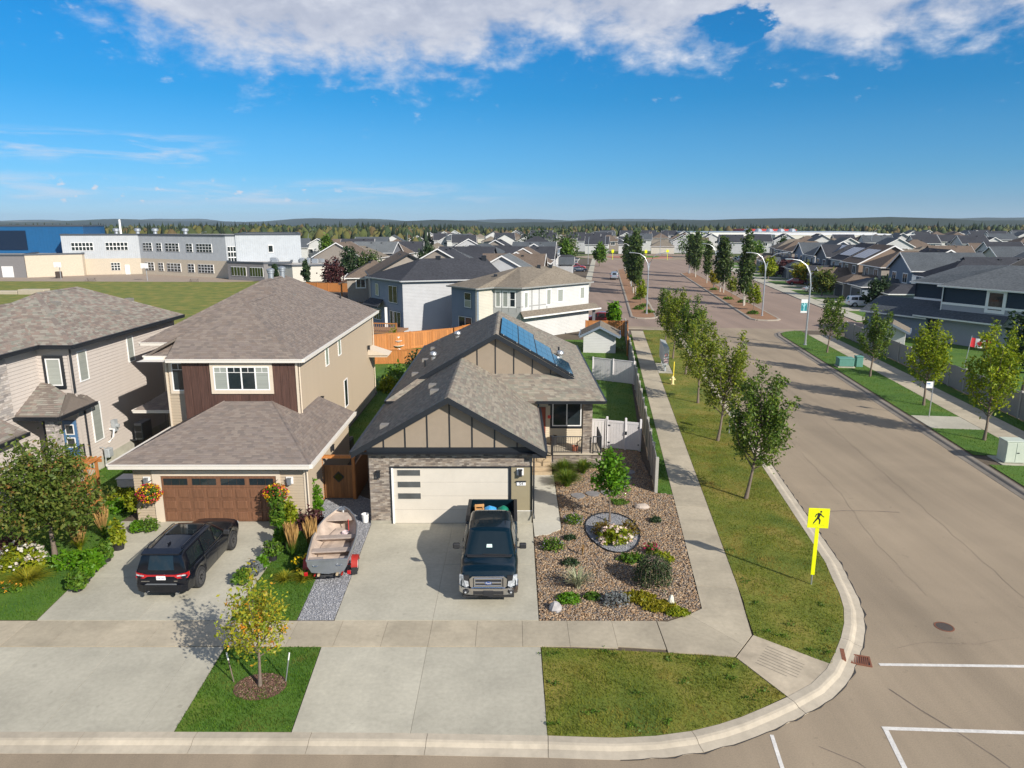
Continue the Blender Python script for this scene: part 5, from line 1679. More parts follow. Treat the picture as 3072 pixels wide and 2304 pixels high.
def ring_house(name, label, eaves, z, walls_in, h_wall, roof_polys, wall_m, rm, trim):
	"""house on an odd-angled plan, given by its eave corners in world coordinates"""
	c = (sum(p[0] for p in eaves) / len(eaves), sum(p[1] for p in eaves) / len(eaves))
	r = root(name, (c[0], c[1], 0), label, 'house', world=True)
	inner = []
	n = len(eaves)
	for i in range(n):
		a, b, cc = Vector(eaves[i - 1]), Vector(eaves[i]), Vector(eaves[(i + 1) % n])
		d1, d2 = (b - a).normalized(), (cc - b).normalized()
		n1, n2 = Vector((-d1.y, d1.x)), Vector((-d2.y, d2.x))
		k = (n1 + n2)
		k = k / max(0.35, k.length_squared) * 2
		inner.append(tuple(b + k * walls_in))
	for i in range(n):
		a, b = inner[i], inner[(i + 1) % n]
		wm = wall_m[i % len(wall_m)]
		part('wall', G().wallbox(a, b, -0.04, h_wall, -0.25, 0.0), wm, r)
	roof(r, roof_polys, rm, th=0.14)
	eave(r, [((*eaves[i], z), (*eaves[(i + 1) % n], z)) for i in range(n)], trim)
	return r, inner


# dark-roofed house behind the wooden fence
eA, eB = (-18.9, 91.5), (-13.25, 84.3)
eC = (-0.6, 88.2)
eD = (eA[0] + eC[0] - eB[0], eA[1] + eC[1] - eB[1])
zE = 6.35
fa, fb = (-11.4, 89.4, 8.75), (-3.4, 91.9, 8.75)
h4, in4 = ring_house('grey_house', 'grey two-storey house with a charcoal roof behind the wooden fence', [eB, eC, eD, eA], zE, 0.4, 6.3,
					[[(*eB, zE), (*eC, zE), fb, fa], [(*eC, zE), (*eD, zE), fb], [(*eD, zE), (*eA, zE), fa, fb], [(*eA, zE), (*eB, zE), fa]],
					[SM_LGREY, SM_LGREY, SM_STEEL, SM_STEEL], RM_DARK, mat('trim_pale', (0.45, 0.46, 0.47), 0.5))
wl = lambda t: lerp2(in4[3], in4[0], t)
M_TRB = mat('trim_slate', (0.10, 0.13, 0.16), 0.6)
window(h4, wl(0.16), wl(0.27), 4.1, 5.6, 1, glass=[M_BLIND], trim=M_TRB)
window(h4, wl(0.58), wl(0.84), 3.5, 5.6, 2, trim=M_TRB)
window(h4, wl(0.08), wl(0.32), 1.0, 2.4, 3, trim=M_TRB)
window(h4, wl(0.60), wl(0.92), 0.5, 2.5, 3, trim=M_TRB)
d4 = Vector(in4[0]) - Vector(in4[3])
n4 = Vector((d4.y, -d4.x)).normalized()
pa, pb_ = Vector(wl(-0.02)), Vector(wl(0.5))
roof(h4, [[(*(pa + n4 * 1.3), 2.95), (*(pb_ + n4 * 1.3), 2.95), (*pb_.lerp(pa, 0.2), 3.7), (*pa, 3.7)]], RM_DARK, name='porch_roof')
part('porch_post', G().box(pb_.x - 0.1, pb_.y - 1.0, 0, pb_.x + 0.2, pb_.y - 0.7, 2.9), M_WHITE, h4)
for p in ((-9.3, 90.0, 8.6), (-3.6, 91.4, 8.6)):
	part('roof_vent', G().box(p[0] - 0.3, p[1] - 0.3, p[2] - 0.4, p[0] + 0.3, p[1] + 0.3, p[2] + 0.45), M_BLACK, h4)
part('wall_vent', G().box(-4.9, 86.5, 3.6, -4.55, 86.95, 3.9), M_WHITE, h4)
# deck in front of it
r = root('wooden_deck', (-14.8, 80.5, 0), 'raised wooden deck with railing behind the grey house fence', 'deck', rz=R(-12))
part('platform', G().box(-4.2, -1.6, 0.9, 2.3, 2.0, 1.1), mat('deck_wood', (0.28, 0.15, 0.08), 0.8, 0.2, 5), r)
part('top_rail', G().box(-4.2, -1.66, 2.0, 2.3, -1.54, 2.1), M_WOOD, r)
for k in range(27):
	part('baluster', G().box(-4.15 + k * 0.247, -1.62, 1.1, -4.09 + k * 0.247, -1.57, 2.0), MATS['deck_wood'], r)
for x in (-4.2, -1.0, 2.2):
	part('post', G().box(x - 0.06, -1.66, 0, x + 0.06, -1.54, 2.15), M_WOOD, r)

# grey corner house with angled bay and skirt roof
ev = [(-7.59, 82.39), (-3.91, 78.11), (-2.04, 80.19), (1.04, 79.14), (10.08, 87.91), (4.2, 95.5), (-1.5, 89.0)]
z5 = 6.0
R1, R2 = (0.9, 84.6, 8.0), (5.2, 86.4, 8.0)
h5, in5 = ring_house('corner_house', 'pale grey house with an angled bay and brown roof at the cross street', ev, z5, 0.4, 5.95,
					[[(*ev[0], z5), (*ev[1], z5), R1], [(*ev[1], z5), (*ev[2], z5), R1], [(*ev[2], z5), (*ev[3], z5), R1], [(*ev[3], z5), (*ev[4], z5), R2, R1], [(*ev[4], z5), (*ev[5], z5), R2], [(*ev[5], z5), (*ev[6], z5), R1, R2], [(*ev[6], z5), (*ev[0], z5), R1]],
					[SM_BLUE, SM_BEIGE, sidmat('siding_panel_grey', (0.36, 0.36, 0.35), 3.0), SM_WHITE, SM_BEIGE, SM_BLUE, SM_BLUE], RM_TAN, mat('trim_grey', (0.30, 0.30, 0.29), 0.5))
SL = lambda i: (lambda t: lerp2(in5[i], in5[(i + 1) % 7], t))
l0, l2, l3 = SL(0), SL(2), SL(3)
window(h5, l0(0.52), l0(0.78), 3.7, 5.4, 1, glass=[M_BLIND, M_GLASS], rows=2, trim=M_TRB)
window(h5, l0(0.28), l0(0.80), 0.6, 2.6, 2, trim=M_TRB)
for t0, t1, gm in ((0.10, 0.27, M_BLIND), (0.36, 0.55, M_BLIND), (0.62, 0.82, M_GLASS)):
	window(h5, l2(t0), l2(t1), 3.75, 5.5, 1, glass=[gm], trim=M_WHITE, rows=1 if gm is M_BLIND else 2)
for t0, t1, za_, zb_ in ((0.05, 0.10, 3.6, 5.4), (0.36, 0.42, 3.7, 5.5), (0.52, 0.60, 3.9, 5.4), (0.86, 0.93, 4.0, 5.4), (0.86, 0.94, 0.8, 2.8)):
	window(h5, l3(t0), l3(t1), za_, zb_, 1, glass=[M_BLIND], trim=M_WHITE)
for i in (2, 3):
	L_ = SL(i)
	ts = (0.0, 0.33, 0.58, 0.86) if i == 2 else (0.0, 0.15, 0.25, 0.36)
	for t in ts:
		part('panel_batten', G().wallbox(L_(t), L_(t + 0.012), 3.2, 5.85, 0.0, 0.03), MATS['trim_grey'], h5)
	part('panel_batten', G().wallbox(L_(0.0), L_(1.0 if i == 2 else 0.36), 3.75, 3.85, 0.0, 0.032), MATS['trim_grey'], h5)
d5 = Vector(in5[4]) - Vector(in5[3])
n5 = Vector((d5.y, -d5.x)).normalized()
q0, q1 = Vector(in5[3]), Vector(in5[4]) + d5.normalized() * 1.2
roof(h5, [[(*(q0 + n5 * 1.0 - d5.normalized() * 0.5), 2.75), (*(q1 + n5 * 1.0), 2.75), (*q1, 3.3), (*q0, 3.3)]], RM_TAN, name='skirt_roof')
eave(h5, [((*(q0 + n5 * 1.0 - d5.normalized() * 0.5), 2.75), (*(q1 + n5 * 1.0), 2.75))], M_WHITE)
part('porch_post', G().box(q1.x - 0.3, q1.y - 0.6, 0, q1.x + 0.05, q1.y - 0.25, 2.75), SM_DGREY, h5)
part('lower_wall', G().wallbox(tuple(q0), in5[4], -0.03, 2.8, 0.0, 0.06), SM_WHITE, h5)
for p in ((3.2, 85.2, 7.9), (4.6, 85.8, 7.9), (-1.9, 82.2, 7.0)):
	part('roof_vent', G().box(p[0] - 0.2, p[1] - 0.2, p[2] - 0.3, p[0] + 0.2, p[1] + 0.2, p[2] + 0.3), M_BLACK, h5)

# navy-banded house behind the far fence
u7 = Vector((0.456, -0.89))
v7 = Vector((0.89, 0.456))
Q0 = Vector((47.4, 78.9))
P7 = lambda a, b: tuple(Q0 + u7 * a + v7 * b)
e7 = 6.3
ev = [P7(0, 0), P7(13, 0), P7(13, 10), P7(-5, 10), P7(-5, 2.6), P7(0, 2.6)]
A7, B7 = (*P7(4.5, 5.2), 8.6), (*P7(9, 5.2), 8.6)
C7 = (*P7(-1.2, 6.2), 8.3)
h7, in7 = ring_house('navy_house', 'grey brick house with navy upper band and grey roof behind the far fence', ev, e7, 0.45, 6.25,
					[[(*ev[0], e7), (*ev[1], e7), B7, A7], [(*ev[1], e7), (*ev[2], e7), B7], [(*ev[2], e7), (*ev[3], e7), A7, B7], [(*ev[3], e7), (*ev[4], e7), C7], [(*ev[4], e7), (*ev[5], e7), A7, C7], [(*ev[5], e7), (*ev[0], e7), A7], [(*ev[3], e7), C7, A7]],
					[SM_NAVY], RM_GREY, M_WHITE)
M_GBRICK = mat('grey_brick', (0.33, 0.34, 0.37), 0.9, 0.1, 7, stretch=(1, 1, 5))
for i in (0, 4, 5):
	a, b = in7[i], in7[(i + 1) % 6]
	part('lower_wall', G().wallbox(a, b, -0.04, 4.25, 0.0, 0.05), M_GBRICK, h7)
	part('belt_trim', G().wallbox(a, b, 4.25, 4.5, 0.0, 0.10), M_WHITE, h7)
L7 = lambda t: tuple(Vector(in7[0]) + u7 * t)
window(h7, L7(4.9), L7(6.4), 4.1, 6.0, 1, trim=M_WHITE, tw=0.25, proud=0.12)
window(h7, L7(11.2), L7(12.2), 4.6, 5.9, 1, trim=M_WHITE)
nn = -v7
s0_, s1_ = Vector(in7[0]) + u7 * -2.4, Vector(in7[0]) + u7 * 7.2
roof(h7, [[(*(s0_ + nn * 1.2), 2.85), (*(s1_ + nn * 1.2), 2.85), (*(s1_ + nn * 0.0), 3.7), (*(s0_ + u7 * 1.8), 3.7)]], RM_SLATE, name='skirt_roof')
eave(h7, [((*(s0_ + nn * 1.2), 2.85), (*(s1_ + nn * 1.2), 2.85))], M_WHITE)
downpipe(h7, [(*(Vector(in7[0]) + nn * 0.1), 6.2), (*(Vector(in7[0]) + nn * 0.1), 3.4)], M_WHITE, 0.06)
part('patio_door', G().wallbox(tuple(Vector(in7[0]) + u7 * -1.6), tuple(Vector(in7[0]) + u7 * -0.2), 0, 2.3, 0.0, 0.08), M_GLASS, h7)
q = Q0 + u7 * -5 + v7 * 3
roof(h7, [[(*(q + nn * 3.5 + u7 * -4), 2.6), (*(q + nn * 3.5 + u7 * 4.5), 2.6), (*(q + u7 * 4.5), 4.3), (*(q + u7 * -4), 4.3)]], RM_SLATE, name='garage_roof')
eave(h7, [((*(q + nn * 3.5 + u7 * -4), 2.6), (*(q + nn * 3.5 + u7 * 4.5), 2.6))], M_WHITE)
part('garage_wall', G().wallbox(tuple(q + nn * 2.9 + u7 * -3.6), tuple(q + nn * 2.9 + u7 * 4.2), -0.04, 2.5, -2.5, 0.0), SM_STEEL, h7)

# row along the right of the boulevard
RZ_R = -R(97.2)
W2 = [('f', -3.2, -1.6, 3.5, 5.0, 2), ('f', 1.2, 3.0, 3.5, 5.0, 2)]
row = [  # s, d, w, depth, h, roof, wall, roof mat, garage, label
	(92, 45.5, 9.0, 12, 5.2, 'hip', SM_STEEL, RM_DARK, (-4.4, 1.6, 6.0, 2.7, 'hip'), 'dark-roofed grey house just beyond the cross street on the right'),
	(104, 46.0, 9.4, 12, 5.7, 'gable', SM_BLUE, RM_SLATE, (-4.6, 1.2, 6.2, 2.7, 'hip'), 'blue house with white-trimmed gable in the right-hand row'),
	(115.5, 45.5, 9.2, 12, 5.6, 'hip', SM_TAUPE, RM_BROWN, (-1.0, 4.6, 6.0, 2.7, 'hip'), 'taupe house with brown hip roof beside the blue gabled one'),
	(127, 45.5, 9.2, 12, 5.6, 'side', SM_BROWN, RM_BROWN, (-4.5, 1.4, 5.6, 2.7, 'gable'), 'brown house with gabled garage, third beyond the cross street'),
	(138.5, 46.5, 9.0, 12, 5.6, 'side', SM_LGREY, RM_DARK, (-1.2, 4.4, 6.0, 2.7, 'gable'), 'grey house with a row of solar panels on its dark roof'),
	(150, 46.5, 9.0, 12, 5.8, 'gable', SM_DGREY, RM_DARK, (-4.4, 1.4, 6.0, 2.7, 'hip'), 'charcoal gabled house beyond the solar panels'),
	(161.5, 47.0, 9.0, 12, 5.6, 'side', SM_LGREY, RM_SLATE, (-1.2, 4.4, 6.0, 2.7, 'hip'), 'light grey house with slate roof in the right-hand row'),
	(173, 47.5, 9.0, 12, 5.7, 'gable', SM_STEEL, RM_SLATE, (-4.4, 1.4, 6.0, 2.7, 'gable'), 'steel blue gabled house further up the right-hand row'),
	(185, 47.5, 9.2, 12, 5.7, 'hip', SM_TAUPE, RM_BROWN, (-4.4, 1.4, 6.0, 2.7, 'hip'), 'taupe brown-roofed house far up the right-hand row'),
	(197, 48, 9.2, 12, 5.7, 'hip', SM_DGREY, RM_BROWN, (-1.2, 4.4, 6.0, 2.7, 'hip'), 'dark house with brown roof far up the right-hand row'),
	(209, 49, 9.2, 12, 5.8, 'hip', SM_BROWN, RM_TAN, (-4.4, 1.4, 6.0, 2.7, 'hip'), 'brown house with tan roof near the end of the right-hand row'),
]
for s, d, w, dp, h, rt, wm, rm, ga, lb in row:
	wins = W2 + [('r', 2.0, 3.0, 3.6, 5.0, 1), ('r', 7.0, 8.0, 3.6, 5.0, 1)]
	hh = plain_house(lb, S(s, d), RZ_R, w, dp, h, rt, wm, rm, group='houses along the right of the boulevard', garage=ga, wins=wins)
	gx0, gx1 = ga[0], ga[1]
	sx = (gx0 + gx1) / 2
	# its driveway
	dw = [S(s - gx0 - 0.3, 33.9), S(s - gx0 - 0.3, d - ga[2]), S(s - gx1 + 0.3, d - ga[2]), S(s - gx1 + 0.3, 33.9)]
	o = sheet('driveway', dw, -0.05, M_CONC, kind='structure', label='short driveway of a house in the right-hand row')
	if 'solar' in lb or s == 127:
		zz0 = h + 0.55 * 2.2
		for k in range(4):
			x0 = -3.4 + k * 1.75
			for q in ((0.6, 0),):
				ya, yb_ = 1.3, 4.2
				part('solar_panel', G().prism([(x0, ya, h + 0.55 * ya + 0.12), (x0 + 1.65, ya, h + 0.55 * ya + 0.12), (x0 + 1.65, yb_, h + 0.55 * yb_ + 0.12), (x0, yb_, h + 0.55 * yb_ + 0.12)], (0, 0, 0.05)), M_SOLAR, hh)

# more roofs behind that row
k = 0
pool_w = [SM_TAUPE, SM_LGREY, SM_BEIGE, SM_STEEL, SM_DGREY, SM_WHITE]
pool_r = [RM_DARK, RM_BROWN, RM_SLATE, RM_TAN, RM_DARK, RM_GREY]
nm_r = ['charcoal', 'brown', 'slate', 'tan', 'black', 'grey']
for d, ss in ((67, (78, 90, 102, 114, 126, 138, 150, 162)), (88, (70, 83, 96, 109, 122, 135, 148, 161, 174)), (116, (84, 98, 112, 126, 140, 154, 168, 182))):
	for j, s in enumerate(ss):
		i = (k * 5 + j * 3) % 6
		plain_house('%s-roofed house, number %s along the back row %s' % (nm_r[i], 'one two three four five six seven eight nine'.split()[j], {67: 'directly behind the right-hand row', 88: 'two behind the right-hand row', 116: 'deep in the right-hand suburb'}[d]),
					S(s, d), RZ_R + math.pi * (d == 67), 10, 12, 4.9 if (j + k) % 3 else 3.6, ('hip', 'side', 'gable')[(j + k) % 3], pool_w[(j + k) % 6], pool_r[i], group='roofs behind the right-hand row', wins=[('f', -3, -1.4, 2.9, 4.2, 2), ('l', 3, 4.5, 2.6, 3.9, 2), ('r', 3, 4.5, 2.6, 3.9, 2)] if d > 67 else [('l', 3, 4.5, 2.8, 4.1, 2)])
	k += 1

# left of the boulevard: houses facing it, their backs to us
RZ_L = R(82.8)
rowl = [
	(97, -14.5, 9.0, 11, 4.9, 'side', SM_LGREY, RM_GREY, None, 'grey-roofed house behind the corner house'),
	(109, -14.5, 9.2, 11, 5.0, 'gable', SM_TAUPE, RM_BROWN, None, 'brown gabled house, second behind the corner house'),
	(121, -15, 9.2, 11, 4.6, 'side', SM_BEIGE, RM_BROWN, None, 'long brown roof in the left-hand row'),
	(133, -15, 9.2, 11, 4.9, 'side', SM_BROWN, RM_BROWN, None, 'brown-walled house in the left-hand row'),
	(145, -15, 9.2, 11, 5.2, 'gable', SM_DGREY, RM_DARK, None, 'dark gabled house in the left-hand row'),
	(157, -15, 9.2, 11, 5.2, 'side', SM_LGREY, RM_SLATE, None, 'light grey gabled house before the dark blue one'),
	(170, -16.5, 9.4, 11, 5.6, 'gable', SM_LGREY, RM_SLATE, (-4.4, 1.2, 5.0, 2.7, 'gable'), 'grey house with white-edged gables beside the dark blue house'),
	(187, -16.5, 11.5, 13, 6.2, 'hip', SM_BLUE, RM_DARK, (-1.0, 5.4, 5.5, 2.8, 'hip'), 'large dark blue corner house with black roof near the roundabout'),
]
for s, d, w, dp, h, rt, wm, rm, ga, lb in rowl:
	plain_house(lb, S(s, d), RZ_L, w, dp, h, rt, wm, rm, group='houses along the left of the boulevard', garage=ga, wins=[('f', -3.2, -1.6, 3.2, 4.5, 2), ('f', 1.2, 3.0, 3.2, 4.5, 2), ('l', 2.5, 4.0, 3.2, 4.5, 2), ('b', -2, 0, 3.0, 4.3, 2)])
	if s > 160:
		sheet('driveway', [S(s - 4.5, -6.1), S(s - 4.5, -11.5), S(s + 4.5, -11.5), S(s + 4.5, -6.1)], -0.05, M_CONC, kind='structure', label='driveway of a house left of the boulevard')
plain_house('brown-gabled house with wide dark eaves left of the charcoal roof', (-15.5, 107), R(14), 11, 12, 5.6, 'gable', SM_TAUPE, RM_BROWN, trim=M_BLACK, wins=[('f', -3, -1.5, 3.4, 4.8, 2)])
plain_house('small brown-roofed house beside the cream school wing', (-23.5, 121), R(10), 9, 11, 4.2, 'hip', SM_TAUPE, RM_BROWN, wins=[('f', -3, -1.5, 2.4, 3.8, 2)])
for d, ss in ((-40, (112, 124, 136, 148, 160, 172, 184)), (-62, (150, 163, 176, 189))):
	for j, s in enumerate(ss):
		i = (j * 2 + (d == -62)) % 6
		plain_house('%s-roofed house, number %s in the row %s' % (nm_r[i], 'one two three four five six seven'.split()[j], {-40: 'behind the left-hand boulevard houses', -62: 'next to the school wing'}[d]), S(s, d), RZ_L + math.pi * (d == -40), 10, 12, 4.4 if j % 2 else 5.2, ('side', 'hip', 'gable')[j % 3], pool_w[(j * 2) % 6], pool_r[i],
					group='roofs left of the boulevard', wins=[('l', 3, 4.5, 2.6, 3.9, 2), ('r', 3, 4.5, 2.6, 3.9, 2), ('f', -3, -1.4, 2.6, 3.9, 2)])

# ------------------------------------------------------------------ far suburb: a few house kinds, copied
protos = []
far_kinds = [('white', SM_WHITE, RM_SLATE, 'gable', 5.4), ('cream', SM_BEIGE, RM_TAN, 'hip', 3.4), ('grey', SM_LGREY, RM_DARK, 'side', 5.0), ('taupe', SM_TAUPE, RM_BROWN, 'hip', 4.8), ('pale', SM_WHITE, RM_DARK, 'side', 4.2), ('beige', SM_BEIGE, RM_BROWN, 'gable', 3.6)]
for cn, wm, rm, rt, h in far_kinds:
	p = plain_house('x', (0, 0), 0, 10, 11.5, h, rt, wm, rm, group='houses of the far suburb', wins=[('f', -3.6, -1.6, h - 1.9, h - 0.6, 2), ('f', 1.2, 3.2, h - 1.9, h - 0.6, 2), ('r', 2.5, 4.5, h - 1.9, h - 0.6, 2), ('l', 2.5, 4.5, h - 1.9, h - 0.6, 2)], vents=1)
	protos.append((cn, p, rm))
first = [True] * 6
spots = []
rr_ = random.Random(5)
for row_y in list(range(215, 560, 27)):
	zone_x0, zone_x1 = -0.80 * row_y, 0.80 * row_y
	x = zone_x0 + rr_.uniform(0, 8)
	while x < zone_x1:
		x += rr_.uniform(13.5, 17.0)
		y = row_y + rr_.uniform(-3, 3) + (0.05 * x)
		s_, d_ = ((x - 6.6) * math.sin(R(7.2)) + (y - 22.2) * math.cos(R(7.2)), (x - 6.6) * math.cos(R(7.2)) - (y - 22.2) * math.sin(R(7.2)))
		if -26 < d_ < 62 and s_ < 232:
			continue
		if d_ > 62 and s_ < 200:
			continue
		if x < -30 and y < 232:
			continue
		if -70 < d_ < -26 and s_ < 200:
			continue
		if 225 < s_ < 300 and -60 < d_ < 75:
			continue
		if 248 < s_ < 282:
			continue
		if 120 < x < 290 and 405 < y < 660:
			continue
		if x < -60 and y > 330:
			continue
		if rr_.random() < 0.06:
			continue
		spots.append((x, y))
for i, (x, y) in enumerate(spots):
	ki = rr_.randrange(6)
	cn, p, rm = protos[ki]
	o = p if first[ki] else copy_tree(p)
	first[ki] = False
	o.location = (x, y, -0.04)
	o.rotation_euler = (0, 0, rr_.choice((0, math.pi)) + (R(5) if x < 0 else -R(10)) + (math.pi / 2 if rr_.random() < 0.22 else 0))
	ax = x / y
	zone = 'behind the school' if ax < -0.42 else ('right of the school' if ax < -0.16 else ('left of the roundabout' if ax < 0.05 else ('beyond the medians' if ax < 0.26 else ('by the cream store' if ax < 0.5 else 'toward the right edge'))))
	o['label'] = 'tiny %s house with %s roof, %s far row %s' % (cn, rm.name.replace('roof_', ''), ('nearest', 'nearer', 'middle', 'farther', 'farthest')[min(4, int((y - 205) / 72))], zone)
for i in range(6):
	if first[i]:
		for c in list(protos[i][1].children_recursive):
			bpy.data.objects.remove(c)
		bpy.data.objects.remove(protos[i][1])

# ------------------------------------------------------------------ school on the left
M_RIBG = sidmat('ribbed_grey', (0.42, 0.44, 0.46), 0.6, vertical=True)
M_RIBW = sidmat('ribbed_white', (0.44, 0.465, 0.49), 0.6, vertical=True)
M_BLUEP = sidmat('ribbed_blue', (0.004, 0.085, 0.22), 0.9, vertical=True)
M_SBEIGE = mat('school_brick', (0.50, 0.43, 0.335), 0.9, 0.08, 3)
M_SDARK = mat('school_grey_block', (0.20, 0.19, 0.19), 0.9, 0.1, 3)
M_SCREAM = mat('school_cream', (0.54, 0.515, 0.45), 0.85, 0.05, 3)
M_MEMB = mat('roof_membrane', (0.42, 0.40, 0.37), 0.9, 0.12, 0.6)
M_DTRIM = mat('parapet_cap', (0.06, 0.07, 0.085), 0.5)
sch = root('school_building', (-90, 190, -0.2), 'long school with blue gym block, ribbed grey wing and beige base', 'school', world=True)


def block(name, pts, z0, z1, m, cap=True, roofm=None):
	o = part(name, G().prism([(x, y, z0) for x, y in pts], (0, 0, z1 - z0)), m, sch)
	if cap:
		g = G()
		n = len(pts)
		for i in range(n):
			g.wallbox(pts[i], pts[(i + 1) % n], z1 - 0.05, z1 + 0.35, -0.3, 0.12)
		part('parapet', g, M_DTRIM, o)
		part('roof', G().poly([(x, y, z1 + 0.02) for x, y in pts]), roofm or M_MEMB, o)
	return o


wa, wb, wc = (-117.0, 186.5), (-99.2, 191.0), (-70.0, 175.5)
blk = [wa, wb, wc, (-52.6, 178.5), (-61, 205), (-125, 212)]
block('lower_storey', blk, -0.2, 4.0, M_SBEIGE, cap=False)
up = part('upper_storey', G().prism([(x, y, 4.0) for x, y in [wa, wb, wc, (-67.6, 175.9), (-76, 205), (-125, 212)]], (0, 0, 6.1)), M_RIBG, sch)
uw = block('white_block', [(-67.6, 175.6), (-52.4, 178.2), (-61, 205), (-76, 205)], 3.4, 10.3, M_RIBW)
g = G()
for a, b in ((wa, wb), (wb, wc), (wc, (-67.6, 175.9)), ((-125, 212), wa)):
	g.wallbox(a, b, 10.0, 10.4, -0.3, 0.15)
part('parapet', g, M_DTRIM, up)
part('roof', G().poly([(x, y, 10.11) for x, y in [wa, wb, wc, (-67.6, 175.9), (-76, 205), (-125, 212)]]), M_MEMB, up)
block('blue_gym', [(-170, 187.5), (-114.5, 192.5), (-122, 216), (-170, 216)], 5.3, 12.3, M_BLUEP)
block('gym_base', [(-170, 178.0), (-121.5, 178.0), (-131, 198), (-170, 198)], -0.2, 5.2, M_SDARK)
block('gym_annex', [(-121.5, 178.2), (-111.5, 185.5), (-116, 200), (-130, 200)], -0.2, 5.3, M_SBEIGE)
part('gym_window', G().wallbox((-170, 187.45), (-129.0, 191.1), 6.2, 11.2, 0.0, 0.15), mat('navy_glass', (0.01, 0.02, 0.045), 0.2), sch)
part('gym_door', G().wallbox((-122.2 - 5.2, 177.95), (-124.6, 177.95), -0.1, 2.6, 0.0, 0.1), M_WHITE, sch)


def grid_window(a, b, t0, t1, z0, z1, nx, ny):
	p, q = lerp2(a, b, t0), lerp2(a, b, t1)
	o = part('window', G().wallbox(p, q, z0, z1, 0.0, 0.12), M_WHITE, sch)
	for i in range(nx):
		for j in range(ny):
			e0, e1 = 0.035, 0.035
			p0, p1 = lerp2(p, q, (i + 0.10) / nx), lerp2(p, q, (i + 0.90) / nx)
			za_, zb_ = z0 + (z1 - z0) * (j + 0.10) / ny, z0 + (z1 - z0) * (j + 0.90) / ny
			part('pane', G().wallbox(p0, p1, za_, zb_, 0.1, 0.14), M_GLASS, o)


grid_window(wa, wb, 0.12, 0.40, 6.1, 8.2, 6, 2)
grid_window(wa, wb, 0.56, 0.85, 6.1, 8.2, 6, 2)
grid_window(wa, wb, 0.60, 0.72, 0.9, 2.9, 3, 3)
part('entry_door', G().wallbox(lerp2(wa, wb, 0.78), lerp2(wa, wb, 0.84), -0.2, 2.3, 0.0, 0.15), M_WHITE, sch)
for t0, t1, n in ((0.05, 0.16, 3), (0.215, 0.275, 2), (0.32, 0.48, 4), (0.565, 0.635, 2), (0.68, 0.85, 5)):
	grid_window(wb, wc, t0, t1, 6.0, 8.1, n, 3)
	grid_window(wb, wc, t0, t1, 0.9, 3.0, n, 3)
grid_window(wc, (-67.6, 175.9), 0.15, 0.95, 3.6, 7.6, 3, 3)
grid_window((-67.6, 175.6), (-52.4, 178.2), 0.49, 0.57, 6.0, 7.9, 1, 1)
# low glazed entrance and cream wing
lw = block('entrance_wing', [(-68.4, 171.5), (-57.8, 166.0), (-52, 168), (-58, 190), (-75, 190)], -0.2, 3.9, M_SDARK, roofm=M_MEMB)
for t0, t1 in ((0.1, 0.52), (0.62, 0.98)):
	a, b = (-68.4, 171.5), (-57.8, 166.0)
	o = part('window', G().wallbox(lerp2(a, b, t0), lerp2(a, b, t1), 0.8, 3.0, 0.0, 0.1), M_WHITE, sch)
	n = 5
	for i in range(n):
		p0, p1 = lerp2(lerp2(a, b, t0), lerp2(a, b, t1), (i + 0.08) / n), lerp2(lerp2(a, b, t0), lerp2(a, b, t1), (i + 0.92) / n)
		part('pane', G().wallbox(p0, p1, 0.9, 2.9, 0.08, 0.13), mat('green_glass', (0.035, 0.05, 0.012), 0.08, spec=0.7), o)
cr = [(-58.0, 167.0), (-53.0, 164.5), (-50.0, 162.2), (-39.0, 166.5), (-35.5, 168.5), (-39.5, 186), (-62, 186)]
block('cream_wing', cr, -0.2, 3.5, M_SCREAM)
for t in (0.1, 0.5):
	part('window', G().wallbox(lerp2(cr[0], cr[1], t), lerp2(cr[0], cr[1], t + 0.22), 0.9, 2.4, 0.0, 0.1), mat('teal_glass', (0.10, 0.22, 0.24), 0.1), sch)
part('side_door', G().wallbox(lerp2(cr[2], cr[3], 0.72), lerp2(cr[2], cr[3], 0.84), -0.2, 2.3, 0.0, 0.1), mat('orange_door', (0.32, 0.10, 0.04), 0.6), sch)
rs_ = random.Random(3)
for i in range(17):
	x, y = rs_.uniform(-66, -40), rs_.uniform(172, 186)
	part('roof_unit', G().bev(x, y, 3.5, x + rs_.uniform(0.8, 1.8), y + 1.0, 4.3 + rs_.uniform(0, 0.7), 0.15), M_STEEL, sch)
for x, y, z in ((-112, 204, 10.1), (-107, 206, 10.1), (-101.5, 205, 10.1), (-92, 203, 10.1)):
	part('exhaust_hood', G().lathe([(0.5, 0), (0.5, 0.7), (0.9, 0.9), (0.9, 1.4), (0.3, 1.7)], (x, y, z), 10), M_STEEL, sch)
part('exhaust_stack', G().lathe([(0.3, 0), (0.25, 4.0)], (-107.5, 198, 10.1), 8), M_WHITE, sch)
